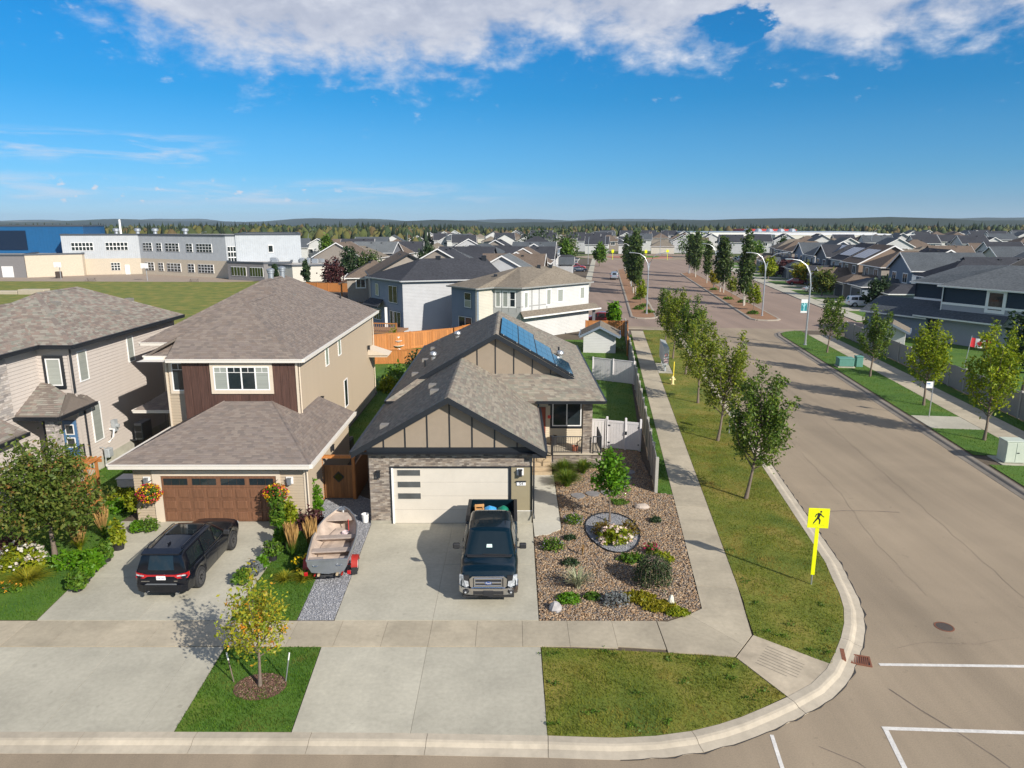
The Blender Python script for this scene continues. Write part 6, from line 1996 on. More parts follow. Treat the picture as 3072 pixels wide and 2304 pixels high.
# paved court, picnic tables, hoops, planter, play box on the field
sheet('school_court', [(-150, 166.5), (-66, 162.5), (-58, 166), (-70, 175), (-96, 191), (-114, 188), (-122, 178), (-150, 178)], -0.19, mat('court_paving', (0.30, 0.235, 0.18), 0.9, 0.1, 1, pos=True), kind='structure', label='paved court in front of the school')
for loc, lb in (((-99.0, 166.8), 'picnic table on the school field nearer the blue gym'), ((-73.5, 164.0), 'picnic table at the right end of the school court')):
	r = root('picnic_table', (*loc, -0.2), lb, 'picnic table', 'picnic tables at the school', rz=R(10))
	mt = mat('weathered_table', (0.24, 0.20, 0.17), 0.9)
	part('table_top', G().box(-1.1, -0.4, 0.72, 1.1, 0.4, 0.8), mt, r)
	part('bench', G().box(-1.1, -0.95, 0.42, 1.1, -0.65, 0.48), mt, r)
	part('bench', G().box(-1.1, 0.65, 0.42, 1.1, 0.95, 0.48), mt, r)
	for x in (-0.8, 0.8):
		part('leg_frame', G().tube([(x, -0.8, 0), (x, -0.3, 0.72)], 0.06, 5).tube([(x, 0.8, 0), (x, 0.3, 0.72)], 0.06, 5), mt, r)
for loc, lb in (((-109.5, 172.5), 'basketball hoop with square white board by the gym'), ((-86.5, 168.5), 'basketball hoop with round-topped board on the court')):
	r = root('basketball_hoop', (*loc, -0.2), lb, 'basketball hoop')
	part('pole', G().tube([(0, 0, 0), (0, 0, 3.0), (0.0, -0.6, 3.5)], 0.08, 6), M_STEEL, r)
	part('backboard', G().bev(-0.9, -0.75, 2.9, 0.9, -0.68, 4.1, 0.03), M_WHITE, r)
	part('rim', G().lathe([(0.23, 0.0), (0.25, 0.02), (0.23, 0.04)], (0, -1.0, 3.05), 12, cap=False), M_RUST, r)
single('planter_box', G().bev(-93, 133, -0.2, -88, 135, 0.9, 0.1).bev(-97.5, 133.3, -0.2, -93.3, 135, 0.6, 0.1).bev(-87.7, 133.3, -0.2, -83.6, 135, 0.6, 0.1), mat('planter_wood', (0.38, 0.33, 0.25), 0.9, 0.1, 1), 'low wooden planter with pale centre on the school field', 'planter')
single('waste_bin', G().bev(-113.4, 176.5, -0.2, -112.2, 177.6, 1.4, 0.08), mat('bin_brown', (0.07, 0.05, 0.04), 0.8), 'dark waste bin against the beige school wall', 'bin')

# store block and red-roofed store in the right distance
cb = root('store_block', (200, 440, -0.2), 'long cream flat-roofed store building behind the right-hand roofs', 'store', world=True)
part('wall', G().box(158, 432, -0.2, 243, 480, 6.3), M_SCREAM, cb)
part('rear_wall', G().box(120, 486, -0.2, 246, 540, 7.2), mat('store_white', (0.70, 0.68, 0.64), 0.9), cb)
part('parapet', G().box(157.8, 431.8, 6.3, 243.2, 480.2, 6.6), M_WHITE, cb)
part('parapet', G().box(119.8, 485.8, 7.2, 246.2, 540.2, 7.5), M_STEEL, cb)
for x in (200, 222, 238):
	window(cb, (x - 3, 431.9), (x + 2, 431.9), 3.2, 4.9, 4, trim=M_WHITE)
for k in range(5):
	part('roof_unit', G().lathe([(2.6, 0), (2.6, 0.8), (1.8, 1.9), (0.3, 2.2)], (168 + k * 8, 515, 7.4), 10), M_STEEL, cb)
rd = root('red_roofed_store', (222, 610, -0.2), 'low store with a bright red fascia in the far distance', 'store', world=True)
part('wall', G().box(196, 600, -0.2, 236, 640, 6.6), MATS['store_white'], rd)
part('fascia', G().box(195.5, 599.5, 6.6, 236.5, 640.5, 8.4), mat('red_fascia', (0.45, 0.03, 0.02), 0.6), rd)

# ------------------------------------------------------------------ woods and hills on the horizon
def far_wood(name, n, x0, x1, y0, y1, hmin, hmax, conifer, m, label):
	px = RNG.uniform(x0, x1, n)
	py = RNG.uniform(y0, y1, n)
	px = px * (py / y1)
	h = RNG.uniform(hmin, hmax, n) * (0.8 + 0.4 * np.abs(np.sin(px * 0.011) * np.sin(px * 0.037 + 1)))
	ns = 6
	ang = np.linspace(0, 2 * math.pi, ns, endpoint=False)
	if conifer:
		prof = [(0.16, 0.06), (0.10, 0.5), (0.13, 0.46), (0.0, 1.0)]
	else:
		prof = [(0.12, 0.12), (0.30, 0.40), (0.27, 0.70), (0.06, 0.98)]
	V = np.zeros((n, len(prof), ns, 3))
	for i, (r, z) in enumerate(prof):
		jit = RNG.uniform(0.7, 1.3, (n, ns))
		V[:, i, :, 0] = px[:, None] + np.cos(ang) * r * h[:, None] * jit
		V[:, i, :, 1] = py[:, None] + np.sin(ang) * r * h[:, None] * jit
		V[:, i, :, 2] = -0.2 + h[:, None] * (z + RNG.uniform(-0.05, 0.05, (n, ns)) * (i > 0))
	F = []
	for i in range(len(prof) - 1):
		for k in range(ns):
			F.append((i * ns + k, i * ns + (k + 1) % ns, (i + 1) * ns + (k + 1) % ns, (i + 1) * ns + k))
	F = np.array(F)
	FF = (F[None] + (np.arange(n) * len(prof) * ns)[:, None, None]).reshape(-1, 4)
	me = fast_mesh(name, V.reshape(-1, 3), FF)
	me.materials.append(m)
	return tag(put(name, me), label, 'woods', None, 'stuff')


far_wood('forest', 3800, -1300, 1300, 640, 1150, 6.5, 13.5, True, mat('conifer_far', (0.02, 0.035, 0.018), 0.95, 0.2, 0.4, palette=[(0.018, 0.035, 0.018), (0.026, 0.045, 0.02), (0.014, 0.028, 0.016), (0.03, 0.048, 0.018)]), 'dark conifer woods along the horizon')
far_wood('woods', 3600, -1300, 1300, 600, 1100, 5.5, 10.5, False, mat('broadleaf_far', (0.06, 0.07, 0.02), 0.95, 0.2, 0.4, palette=[(0.06, 0.075, 0.018), (0.085, 0.085, 0.02), (0.045, 0.06, 0.018), (0.10, 0.09, 0.025), (0.09, 0.065, 0.025), (0.03, 0.05, 0.018)]), 'autumn-tinged broadleaf woods along the horizon')
far_wood('woods', 900, -330, -70, 330, 560, 6, 11, False, MATS['broadleaf_far'], 'nearer woods behind the school')
far_wood('forest', 700, -330, -60, 330, 580, 6.5, 12.5, True, MATS['conifer_far'], 'nearer conifers behind the school')
nx, ny = 160, 26
gx = np.linspace(-9000, 9000, nx)
gy = np.linspace(1300, 9500, ny)
X, Y = np.meshgrid(gx, gy)
Z = (Y - 1300) / 8200 * 46 + 30 * np.maximum(0, np.sin(X * 0.0011 + 0.6) * np.sin(Y * 0.0009 + X * 0.0002)) + 17 * np.sin(X * 0.0033 + Y * 0.001) * (Y > 2600) + 6 * np.sin(X * 0.009 + Y * 0.004) - 10
Z[0, :] = -0.6
V = np.stack([X, Y, Z], -1).reshape(-1, 3)
F = np.array([(j * nx + i, j * nx + i + 1, (j + 1) * nx + i + 1, (j + 1) * nx + i) for j in range(ny - 1) for i in range(nx - 1)])
me = fast_mesh('hills', V, F)
me.polygons.foreach_set('use_smooth', [True] * len(me.polygons))
me.materials.append(mat('hill_cover', (0.03, 0.05, 0.02), 0.95, 0.25, 0.012, pos=True, sscale=0.0016, stretch=(1, 0.35, 1), stops=[(0.0, (0.010, 0.022, 0.014)), (0.54, (0.016, 0.030, 0.016)), (0.60, (0.03, 0.055, 0.018)), (0.66, (0.17, 0.14, 0.08)), (0.70, (0.02, 0.032, 0.016)), (1.0, (0.014, 0.028, 0.016))]))
tag(put('hills', me), 'low wooded hills with pale fields on the horizon', None, None, 'structure')


# ------------------------------------------------------------------ vehicles
M_TYRE = mat('tyre', (0.022, 0.022, 0.023), 0.85, 0.15, 12)
M_RIM = mat('alloy', (0.42, 0.42, 0.44), 0.3, 0.05, 6, metal=0.8)
M_RIMD = mat('alloy_dark', (0.10, 0.10, 0.11), 0.3, 0.05, 6, metal=0.6)
M_CARG = mat('car_glass', (0.012, 0.017, 0.02), 0.03, 0.2, 1, spec=0.8)
M_CHROME = mat('chrome', (0.62, 0.63, 0.65), 0.16, 0.04, 4, metal=1.0)
M_LENS = mat('headlight', (0.42, 0.44, 0.46), 0.15, 0.5, 14, coat=0.8)
M_RED = mat('tail_red', (0.42, 0.008, 0.012), 0.18, 0.15, 9, coat=0.8)
M_PLASTIC = mat('black_plastic', (0.02, 0.02, 0.022), 0.6, 0.1, 9)


def interp(keys, y):
	if y <= keys[0][0]:
		return keys[0][1:]
	for a, b in zip(keys[:-1], keys[1:]):
		if y <= b[0]:
			t = (y - a[0]) / (b[0] - a[0])
			t = t * t * (3 - 2 * t) if len(keys) > 3 else t
			return tuple(a[i] + (b[i] - a[i]) * t for i in range(1, len(a)))
	return keys[-1][1:]


def car(name, label, loc, rz, spec, paint, group=None, detail=True, cat='car'):
	"""spec: body keys (y, half width, top z, crown), house keys (y, belt half w, belt z, roof half w, roof z), wheels"""
	r = root(name, loc, label, cat, group, rz)
	bk, hk = spec['body'], spec['house']
	wr, wys, wx, sill = spec['wheel_r'], spec['wheels'], spec['wheel_x'], spec.get('sill', 0.30)
	y0, y1 = bk[0][0], bk[-1][0]
	n = 56 if detail else 26
	ys = sorted(set([y0 + (y1 - y0) * i / n for i in range(n + 1)] + [k[0] for k in bk] + [wy + s * wr * 1.14 for wy in wys for s in (-1, 1)]))

	def zlow(y):
		z = sill + (0.10 if y > y1 - 0.35 or y < y0 + 0.35 else 0.0)
		for wy in wys:
			a = wr * 1.15
			if abs(y - wy) < a:
				z = max(z, wr * 0.98 + math.sqrt(max(0.0, a * a - (y - wy) ** 2)) * 0.94)
		return z
	rings = []
	bed = spec.get('bed')
	for y in ys:
		w, zt, cr = interp(bk, y)
		zl = min(zlow(y), zt - 0.10)
		H = zt - zl
		if bed and bed[0] <= y <= bed[1]:
			half = [(0, zl), (w - 0.05, zl), (w, zl + 0.3 * H), (w, zl + 0.65 * H), (w - 0.02, zt - 0.04), (w - 0.05, zt), (w - 0.13, zt), (w - 0.14, bed[2]), (0, bed[2])]
		else:
			half = [(0, zl), (w - 0.05, zl), (w, zl + 0.3 * H), (w + 0.004, zl + 0.62 * H), (w - 0.03, zt - 0.07), (w - 0.09, zt - 0.015), (w - 0.16, zt + cr * 0.3), (w * 0.5, zt + cr * 0.85), (0, zt + cr)]
		rings.append([(x, y, z) for x, z in half] + [(-x, y, z) for x, z in half[-2:0:-1]])
	part('body', G().loft(rings), paint, r, smooth=38)
	for gy in spec.get('gaps', ()) if detail else ():
		k = min(range(len(ys)), key=lambda i: abs(ys[i] - gy))
		for sx in (1, -1):
			part('panel_gap', G().tube([(sx * (p[0] + 0.0015), p[1], p[2]) for p in rings[k][1:6]], 0.0045, 4), M_PLASTIC, r)
	# greenhouse
	hy = sorted(set([hk[0][0] + (hk[-1][0] - hk[0][0]) * i / (26 if detail else 12) for i in range((26 if detail else 12) + 1)] + [k[0] for k in hk]))

	def hq(y):
		for a, b in zip(hk[:-1], hk[1:]):
			if y <= b[0] + 1e-9:
				t = (y - a[0]) / (b[0] - a[0])
				return tuple(a[i] + (b[i] - a[i]) * t for i in range(1, 5))
		return hk[-1][1:]
	rings = []
	for y in hy:
		wb, zb, wt, zr_ = hq(y)
		half = [(0, zb - 0.06), (wb, zb - 0.06), (wb - 0.01, zb), (wt + 0.03, zr_ - 0.08), (wt - 0.02, zr_ - 0.025), (wt - 0.14, zr_), (wt * 0.45, zr_ + 0.018), (0, zr_ + 0.022)]
		rings.append([(x, y, z) for x, z in half] + [(-x, y, z) for x, z in half[-2:0:-1]])
	part('cabin', G().loft(rings), paint, r, smooth=38)

	def side_pt(y, t, sx, off=0.014):
		wb, zb, wt, zr_ = hq(y)
		return (sx * (wb - 0.01 + (wt + 0.03 - wb + 0.01) * t + off), y, zb + (zr_ - 0.08 - zb) * t)
	for sx in (1, -1):
		for ya, yb_, ta, tb, ea, eb in spec['side_glass']:
			m_ = 5
			g = G()
			lo = [side_pt(ya + (yb_ - ya) * i / m_, ta, sx) for i in range(m_ + 1)]
			hi = [side_pt(ya + ea + (yb_ + eb - ya - ea) * i / m_, tb, sx) for i in range(m_ + 1)]
			pts = lo + hi[::-1]
			g.add(lo + hi, [(i, i + 1, m_ + 2 + i, m_ + 1 + i) for i in range(m_)])
			part('side_window', g, M_CARG, r)
	for nm, (ya, za, wa_, yb_, zb_, wb_) in (('windshield', spec['front_glass']), ('rear_window', spec['rear_glass'])):
		rows = []
		for j in range(4):
			t = j / 3
			y, z, w = ya + (yb_ - ya) * t, za + (zb_ - za) * t, wa_ + (wb_ - wa_) * t
			bow = 0.05 if nm == 'windshield' else -0.03
			rows.append([(w * (i / 4 - 1), y - bow * ((i / 4 - 1) ** 2), z) for i in range(9)])
		part(nm, G().loft(rows, cap=False, closed=False), M_CARG, r, smooth=60)
	for wy in wys:
		for sx in (1, -1):
			wh = part('wheel', G().lathe([(wr * 0.62, -0.10), (wr * 0.93, -0.115), (wr, -0.085), (wr, 0.085), (wr * 0.93, 0.115), (wr * 0.66, 0.10), (wr * 0.62, 0.04)], (sx * wx, wy, wr), 26 if detail else 14, 'x'), M_TYRE, r, smooth=40)
			rg = G().lathe([(wr * 0.66, sx * 0.06), (wr * 0.66, sx * 0.112), (wr * 0.58, sx * 0.112), (wr * 0.56, sx * 0.075)], (sx * wx, wy, wr), 22 if detail else 12, 'x', cap=False)
			if detail:
				for k in range(spec.get('spokes', 5)):
					a = 2 * math.pi * (k + 0.2) / spec.get('spokes', 5)
					ca, sa = math.cos(a), math.sin(a)
					q = []
					for rr2, hw_ in ((wr * 0.12, 0.05), (wr * 0.60, 0.035)):
						for s2 in (-1, 1):
							q.append((sx * (wx + 0.105), wy + ca * rr2 - sa * hw_ * s2, wr + sa * rr2 + ca * hw_ * s2))
					rg.prism([q[0], q[1], q[3], q[2]], (-sx * 0.03, 0, 0))
				rg.lathe([(wr * 0.15, sx * 0.07), (wr * 0.15, sx * 0.118)], (sx * wx, wy, wr), 12, 'x')
			else:
				rg.lathe([(wr * 0.55, sx * 0.07), (wr * 0.50, sx * 0.105)], (sx * wx, wy, wr), 10, 'x')
			part('rim', rg, spec.get('rim', M_RIM), wh)
			part('brake_disc', G().lathe([(wr * 0.5, sx * 0.02), (wr * 0.5, sx * 0.05)], (sx * wx, wy, wr), 14, 'x'), M_PLASTIC, wh)
	if spec.get('mirror'):
		my, mz, mw = spec['mirror']
		for sx in (1, -1):
			part('mirror', G().bev(min(sx * mw, sx * (mw + 0.24)), my - 0.09, mz - 0.09, max(sx * mw, sx * (mw + 0.24)), my + 0.06, mz + 0.10, 0.03).tube([(sx * (mw - 0.14), my, mz - 0.06), (sx * (mw + 0.06), my, mz - 0.05)], 0.03, 6), M_PLASTIC if detail else paint, r)
	for sx in (1, -1):
		for k_, mt_, nm in (('head', M_LENS, 'headlight'), ('tail', M_RED, 'taillight')):
			if spec.get(k_):
				x0, x1, ya, yb_, z0_, z1_ = spec[k_]
				part(nm, G().bev(min(sx * x0, sx * x1), ya, z0_, max(sx * x0, sx * x1), yb_, z1_, 0.025), mt_, r)
	part('underside', G().box(-spec['wheel_x'] + 0.05, y0 + 0.25, 0.24, spec['wheel_x'] - 0.05, y1 - 0.3, sill + 0.12), M_PLASTIC, r)
	return r


P_BLACK = mat('paint_black', (0.004, 0.005, 0.009), 0.3, 0.0, 5, spec=0.15, coat=0.7)
P_TEAL = mat('paint_blue_jeans', (0.003, 0.012, 0.019), 0.3, 0.0, 5, spec=0.15, coat=0.7)
P_WHITE = mat('paint_white', (0.72, 0.74, 0.76), 0.3, 0.0, 5, coat=1.0)
P_SILVER = mat('paint_silver', (0.40, 0.43, 0.46), 0.3, 0.0, 5, metal=0.6, coat=1.0)
P_RED = mat('paint_red', (0.22, 0.01, 0.014), 0.3, 0.0, 5, coat=1.0)
P_BLUE = mat('paint_navy', (0.015, 0.03, 0.06), 0.3, 0.0, 5, coat=1.0)

SUV = dict(
	body=[(-2.52, 0.78, 0.62, 0.0), (-2.50, 0.86, 0.95, 0.02), (-2.42, 0.91, 1.06, 0.03), (-1.6, 0.965, 1.10, 0.03), (0.0, 0.965, 1.08, 0.04), (0.9, 0.965, 1.07, 0.06), (1.7, 0.95, 1.05, 0.07), (2.25, 0.90, 0.98, 0.06), (2.45, 0.82, 0.90, 0.03), (2.54, 0.70, 0.70, 0.0)],
	house=[(-2.46, 0.88, 1.08, 0.84, 1.12), (-2.30, 0.90, 1.09, 0.70, 1.66), (-2.12, 0.905, 1.09, 0.665, 1.74), (-0.8, 0.92, 1.085, 0.69, 1.785), (0.05, 0.915, 1.08, 0.685, 1.76), (0.28, 0.91, 1.08, 0.68, 1.70), (1.02, 0.86, 1.09, 0.80, 1.13)],
	wheel_r=0.385, wheels=(-1.52, 1.52), wheel_x=0.845, sill=0.30, spokes=10, rim=M_RIMD,
	side_glass=[(-0.02, 0.80, 0.10, 0.92, 0.05, -0.62), (-1.02, -0.12, 0.10, 0.95, 0.04, 0.04), (-2.12, -1.14, 0.12, 0.93, 0.10, 0.05)],
	front_glass=(0.99, 1.13, 0.74, 0.31, 1.71, 0.60), rear_glass=(-2.47, 1.14, 0.74, -2.325, 1.63, 0.64),
	mirror=(0.72, 1.13, 0.93), head=(0.50, 0.84, 2.28, 2.44, 0.72, 0.86), gaps=(0.95, -0.08, -1.08))
suv = car('sport_utility_vehicle', 'black sport utility vehicle parked tail-out on the tan house driveway', (-12.32, 25.12, 0.0), R(0), SUV, P_BLACK, cat='car')
part('roof_panel', G().poly([(-0.52, -0.95, 1.812), (0.52, -0.95, 1.812), (0.52, -0.05, 1.79), (-0.52, -0.05, 1.79)]), M_CARG, suv)
for sx in (-1, 1):
	part('roof_rail', G().tube([(sx * 0.60, -2.05, 1.79), (sx * 0.62, -1.95, 1.83), (sx * 0.62, -0.1, 1.83), (sx * 0.61, 0.0, 1.79)], 0.022, 6), P_BLACK, suv)
part('spoiler', G().prism([(-0.66, -2.42, 1.735), (0.66, -2.42, 1.735), (0.70, -2.05, 1.775), (-0.70, -2.05, 1.775)], (0, 0, -0.05)), P_BLACK, suv)
part('antenna_fin', G().prism([(-0.02, -1.75, 1.78), (0.02, -1.75, 1.78), (0.02, -1.58, 1.78), (-0.02, -1.58, 1.78)], (0, -0.06, 0.07)), P_BLACK, suv)
tl = part('taillight', G().prism([(-0.50, -2.50, 0.985), (0.50, -2.50, 0.985), (0.62, -2.495, 1.01), (0.62, -2.495, 0.96), (0.46, -2.50, 0.93), (-0.46, -2.50, 0.93), (-0.62, -2.495, 0.96), (-0.62, -2.495, 1.01)][::-1], (0, -0.03, 0)), M_RED, suv)
for sx in (-1, 1):
	q = [(sx * 0.46, -2.505, 0.93), (sx * 0.58, -2.505, 0.86), (sx * 0.90, -2.43, 0.86), (sx * 0.945, -2.33, 0.93), (sx * 0.935, -2.33, 1.06), (sx * 0.86, -2.45, 1.05), (sx * 0.50, -2.505, 0.99)]
	part('taillight', G().prism(q if sx < 0 else q[::-1], (0.01 * sx, -0.04, 0)), M_RED, suv)
	q = [(sx * 0.58, -2.55, 0.945), (sx * 0.86, -2.492, 0.955), (sx * 0.86, -2.492, 1.0), (sx * 0.58, -2.55, 0.985)]
	part('reverse_light', G().prism(q if sx < 0 else q[::-1], (0.005 * sx, -0.012, 0)), M_LENS, suv)
pl = part('licence_plate', G().bev(-0.16, -2.545, 0.80, 0.16, -2.515, 0.945, 0.005), M_WHITE, suv)
text_mesh('CGR 1857', 0.065, mat('plate_ink', (0.05, 0.06, 0.25), 0.6), 'plate_number', pl, (0, -2.547, 0.875), (R(90), 0, 0), 0.001)
part('rear_bumper', G().loft([[(x, y - 0.0, z) for x, y, z in ((sx_, yy, zz_) for sx_, yy, zz_ in ring)] for ring in [[(-0.93, -2.15, 0.62), (-0.93, -2.15, 0.36), (-0.88, -2.15, 0.36), (-0.88, -2.15, 0.62)], [(-0.90, -2.48, 0.64), (-0.88, -2.46, 0.34), (-0.80, -2.30, 0.34), (-0.80, -2.30, 0.64)], [(-0.60, -2.60, 0.64), (-0.60, -2.57, 0.33), (-0.60, -2.40, 0.33), (-0.60, -2.40, 0.64)], [(0.60, -2.60, 0.64), (0.60, -2.57, 0.33), (0.60, -2.40, 0.33), (0.60, -2.40, 0.64)], [(0.90, -2.48, 0.64), (0.88, -2.46, 0.34), (0.80, -2.30, 0.34), (0.80, -2.30, 0.64)], [(0.93, -2.15, 0.62), (0.93, -2.15, 0.36), (0.88, -2.15, 0.36), (0.88, -2.15, 0.62)]]]), P_BLACK, suv, smooth=45)
part('bumper_step', G().prism([(-0.56, -2.585, 0.642), (0.56, -2.585, 0.642), (0.50, -2.50, 0.642), (-0.50, -2.50, 0.642)], (0, 0, 0.012)), mat('step_grey', (0.16, 0.17, 0.18), 0.4), suv)
for sx in (-1, 1):
	part('exhaust_tip', G().lathe([(0.055, -0.1), (0.055, 0.0), (0.04, 0.0)], (sx * 0.55, -2.53, 0.32), 10, 'y'), M_CHROME, suv)
	for y in (0.05, -0.95):
		part('door_handle', G().bev(min(sx * 0.965, sx * 0.995), y - 0.12, 0.93, max(sx * 0.965, sx * 0.995), y + 0.10, 0.965, 0.008), P_BLACK, suv)
	part('window_trim', G().tube([(sx * 0.925, -1.05, 1.115), (sx * 0.93, 0.0, 1.11), (sx * 0.92, 0.8, 1.115)], 0.012, 5), M_CHROME, suv)
text_mesh('D O D G E', 0.06, M_CHROME, 'tailgate_text', tl, (0, -2.532, 0.96), (R(90), 0, 0), 0.002)
part('badge', G().box(-0.72, -2.52, 0.73, -0.42, -2.505, 0.755).box(0.44, -2.52, 0.735, 0.56, -2.505, 0.765), M_CHROME, suv)

TRUCK = dict(
	body=[(-2.95, 0.96, 1.30, 0.0), (-2.9, 0.985, 1.36, 0.0), (-0.77, 0.99, 1.36, 0.0), (-0.73, 0.99, 1.34, 0.0), (0.9, 0.985, 1.30, 0.02), (1.7, 0.98, 1.26, 0.06), (2.4, 0.965, 1.20, 0.06), (2.74, 0.94, 1.14, 0.04), (2.84, 0.90, 1.05, 0.01)],
	house=[(-0.75, 0.90, 1.32, 0.74, 1.60), (-0.65, 0.91, 1.32, 0.70, 1.87), (-0.48, 0.915, 1.32, 0.70, 1.92), (0.4, 0.92, 1.31, 0.72, 1.945), (0.95, 0.915, 1.30, 0.71, 1.915), (1.12, 0.91, 1.30, 0.70, 1.85), (1.84, 0.88, 1.28, 0.84, 1.31)],
	wheel_r=0.40, wheels=(-1.78, 1.92), wheel_x=0.86, sill=0.44, spokes=6, bed=(-2.9, -0.77, 0.82),
	side_glass=[(0.34, 1.54, 0.10, 0.94, 0.04, -0.62), (-0.46, 0.24, 0.12, 0.94, 0.06, 0.02)],
	front_glass=(1.82, 1.33, 0.76, 1.13, 1.86, 0.62), rear_glass=(-0.755, 1.40, 0.64, -0.675, 1.81, 0.60),
	mirror=(1.38, 1.42, 1.04), gaps=(1.62, 0.28, -0.6, -0.75))
trk = car('pickup_truck', 'dark blue-green pickup truck facing the street on the bungalow driveway', (-0.82, 25.32, 0.0), R(180), TRUCK, P_TEAL, cat='pickup truck')
trk.scale = (1.05, 1.07, 1.05)
# front end (local +y is the nose)
part('grille_surround', G().prism([(-0.52, 2.83, 0.66), (0.52, 2.83, 0.66), (0.60, 2.83, 0.74), (0.62, 2.83, 1.00), (0.52, 2.83, 1.09), (-0.52, 2.83, 1.09), (-0.62, 2.83, 1.00), (-0.60, 2.83, 0.74)][::-1], (0, 0.10, 0)), M_CHROME, trk)
part('grille', G().box(-0.50, 2.925, 0.72, 0.50, 2.938, 1.04), M_PLASTIC, trk)
for z in (0.735, 0.85, 0.985):
	part('grille_bar', G().bev(-0.44, 2.93, z, 0.44, 2.965, z + 0.062, 0.012), M_CHROME, trk)
for sx in (-1, 1):
	part('grille_post', G().bev(min(sx * 0.42, sx * 0.47), 2.93, 0.72, max(sx * 0.42, sx * 0.47), 2.962, 1.045, 0.012), M_CHROME, trk)
	q = [(sx * 0.64, 2.80, 0.74), (sx * 0.74, 2.80, 0.70), (sx * 0.955, 2.70, 0.74), (sx * 0.955, 2.70, 1.07), (sx * 0.82, 2.79, 1.08), (sx * 0.80, 2.80, 0.93), (sx * 0.66, 2.80, 0.90)]
	part('headlight', G().prism(q if sx < 0 else q[::-1], (0.0, 0.10, 0)), M_LENS, trk)
	q = [(sx * 0.63, 2.79, 0.90), (sx * 0.80, 2.79, 0.935), (sx * 0.815, 2.79, 1.09), (sx * 0.63, 2.79, 1.09)]
	part('headlight_inset', G().prism(q if sx < 0 else q[::-1], (0.0, 0.09, 0)), M_PLASTIC, trk)
	part('fog_light', G().bev(min(sx * 0.66, sx * 0.84), 2.88, 0.50, max(sx * 0.66, sx * 0.84), 3.0, 0.62, 0.02), M_PLASTIC, trk)
	part('fog_lens', G().lathe([(0.035, 0.0), (0.03, 0.008)], (sx * 0.75, 2.998, 0.56), 12, 'y'), M_LENS, trk)
rg = []
for x, y in ((-1.0, 2.35), (-0.98, 2.72), (-0.80, 2.92), (-0.45, 2.99), (0.45, 2.99), (0.80, 2.92), (0.98, 2.72), (1.0, 2.35)):
	k_ = 0.92
	rg.append([(x, y, 0.68), (x, y, 0.46), (x * k_, y - 0.14, 0.44), (x * k_, y - 0.14, 0.70)])
part('front_bumper', G().loft(rg), M_CHROME, trk, smooth=50)
part('bumper_intake', G().box(-0.50, 2.96, 0.475, 0.50, 3.0, 0.60), M_PLASTIC, trk)
part('plate_bracket', G().bev(-0.17, 2.99, 0.44, 0.17, 3.02, 0.61, 0.006), MATS['black_plastic'], trk)
part('air_dam', G().box(-0.85, 2.62, 0.28, 0.85, 2.82, 0.47), M_PLASTIC, trk)
em = part('emblem', G().lathe([(0.12, 0.0), (0.12, 0.012), (0.11, 0.016)], (0, 0, 0), 24, 'y'), mat('emblem_blue', (0.02, 0.06, 0.22), 0.3, coat=0.8), trk)
em.location = (0, 2.966, 0.88)
em.scale = (1.0, 1.0, 0.46)
er = part('emblem_ring', G().lathe([(0.132, 0.0), (0.132, 0.010), (0.118, 0.014)], (0, 0, 0), 24, 'y', cap=False), M_CHROME, trk)
er.location = (0, 2.966, 0.88)
er.scale = (1.0, 1.0, 0.47)
text_mesh('Ford', 0.085, M_WHITE, 'emblem_text', trk, (0, 2.986, 0.882), (R(90), 0, R(180)), 0.001)
for sx in (-1, 1):
	part('wiper', G().tube([(sx * 0.12 - 0.45, 1.86, 1.335), (sx * 0.12 + 0.1, 1.84, 1.345)], 0.012, 5), M_PLASTIC, trk)
	part('bed_rail', G().box(min(sx * 0.86, sx * 0.985), -2.9, 1.36, max(sx * 0.86, sx * 0.985), -0.8, 1.385), M_PLASTIC, trk)
	part('door_handle', G().bev(min(sx * 0.985, sx * 1.02), 0.20, 1.12, max(sx * 0.985, sx * 1.02), 0.42, 1.16, 0.008), P_TEAL, trk)
part('cowl', G().prism([(-0.80, 1.78, 1.30), (0.80, 1.78, 1.30), (0.74, 1.97, 1.295), (-0.74, 1.97, 1.295)], (0, 0, 0.025)), M_PLASTIC, trk)
part('tailgate', G().bev(-0.86, -2.96, 0.80, 0.86, -2.88, 1.37, 0.02), P_TEAL, trk)
part('bed_front', G().box(-0.86, -0.81, 0.8, 0.86, -0.75, 1.37), P_TEAL, trk)
lin = part('bed_liner', G().box(-0.845, -2.86, 0.826, 0.845, -0.82, 0.838), mat('bed_liner', (0.03, 0.036, 0.04), 0.8, 0.2, 12), trk)
for k in range(9):
	part('liner_rib', G().box(-0.78 + k * 0.185, -2.84, 0.838, -0.70 + k * 0.185, -0.84, 0.856), MATS['bed_liner'], lin)
for k in range(8):
	part('roof_rib', G().prism([(-0.56 + k * 0.16, -0.46, 1.942), (-0.545 + k * 0.16, -0.46, 1.942), (-0.545 + k * 0.16, 0.7, 1.958), (-0.56 + k * 0.16, 0.7, 1.958)], (0, 0, 0.012)), P_TEAL, trk)
part('dash_paper', G().poly([(-0.10, 1.66, 1.50), (0.10, 1.66, 1.50), (0.09, 1.56, 1.577), (-0.09, 1.56, 1.577)]), mat('paper_green', (0.55, 0.72, 0.66), 0.7), trk)
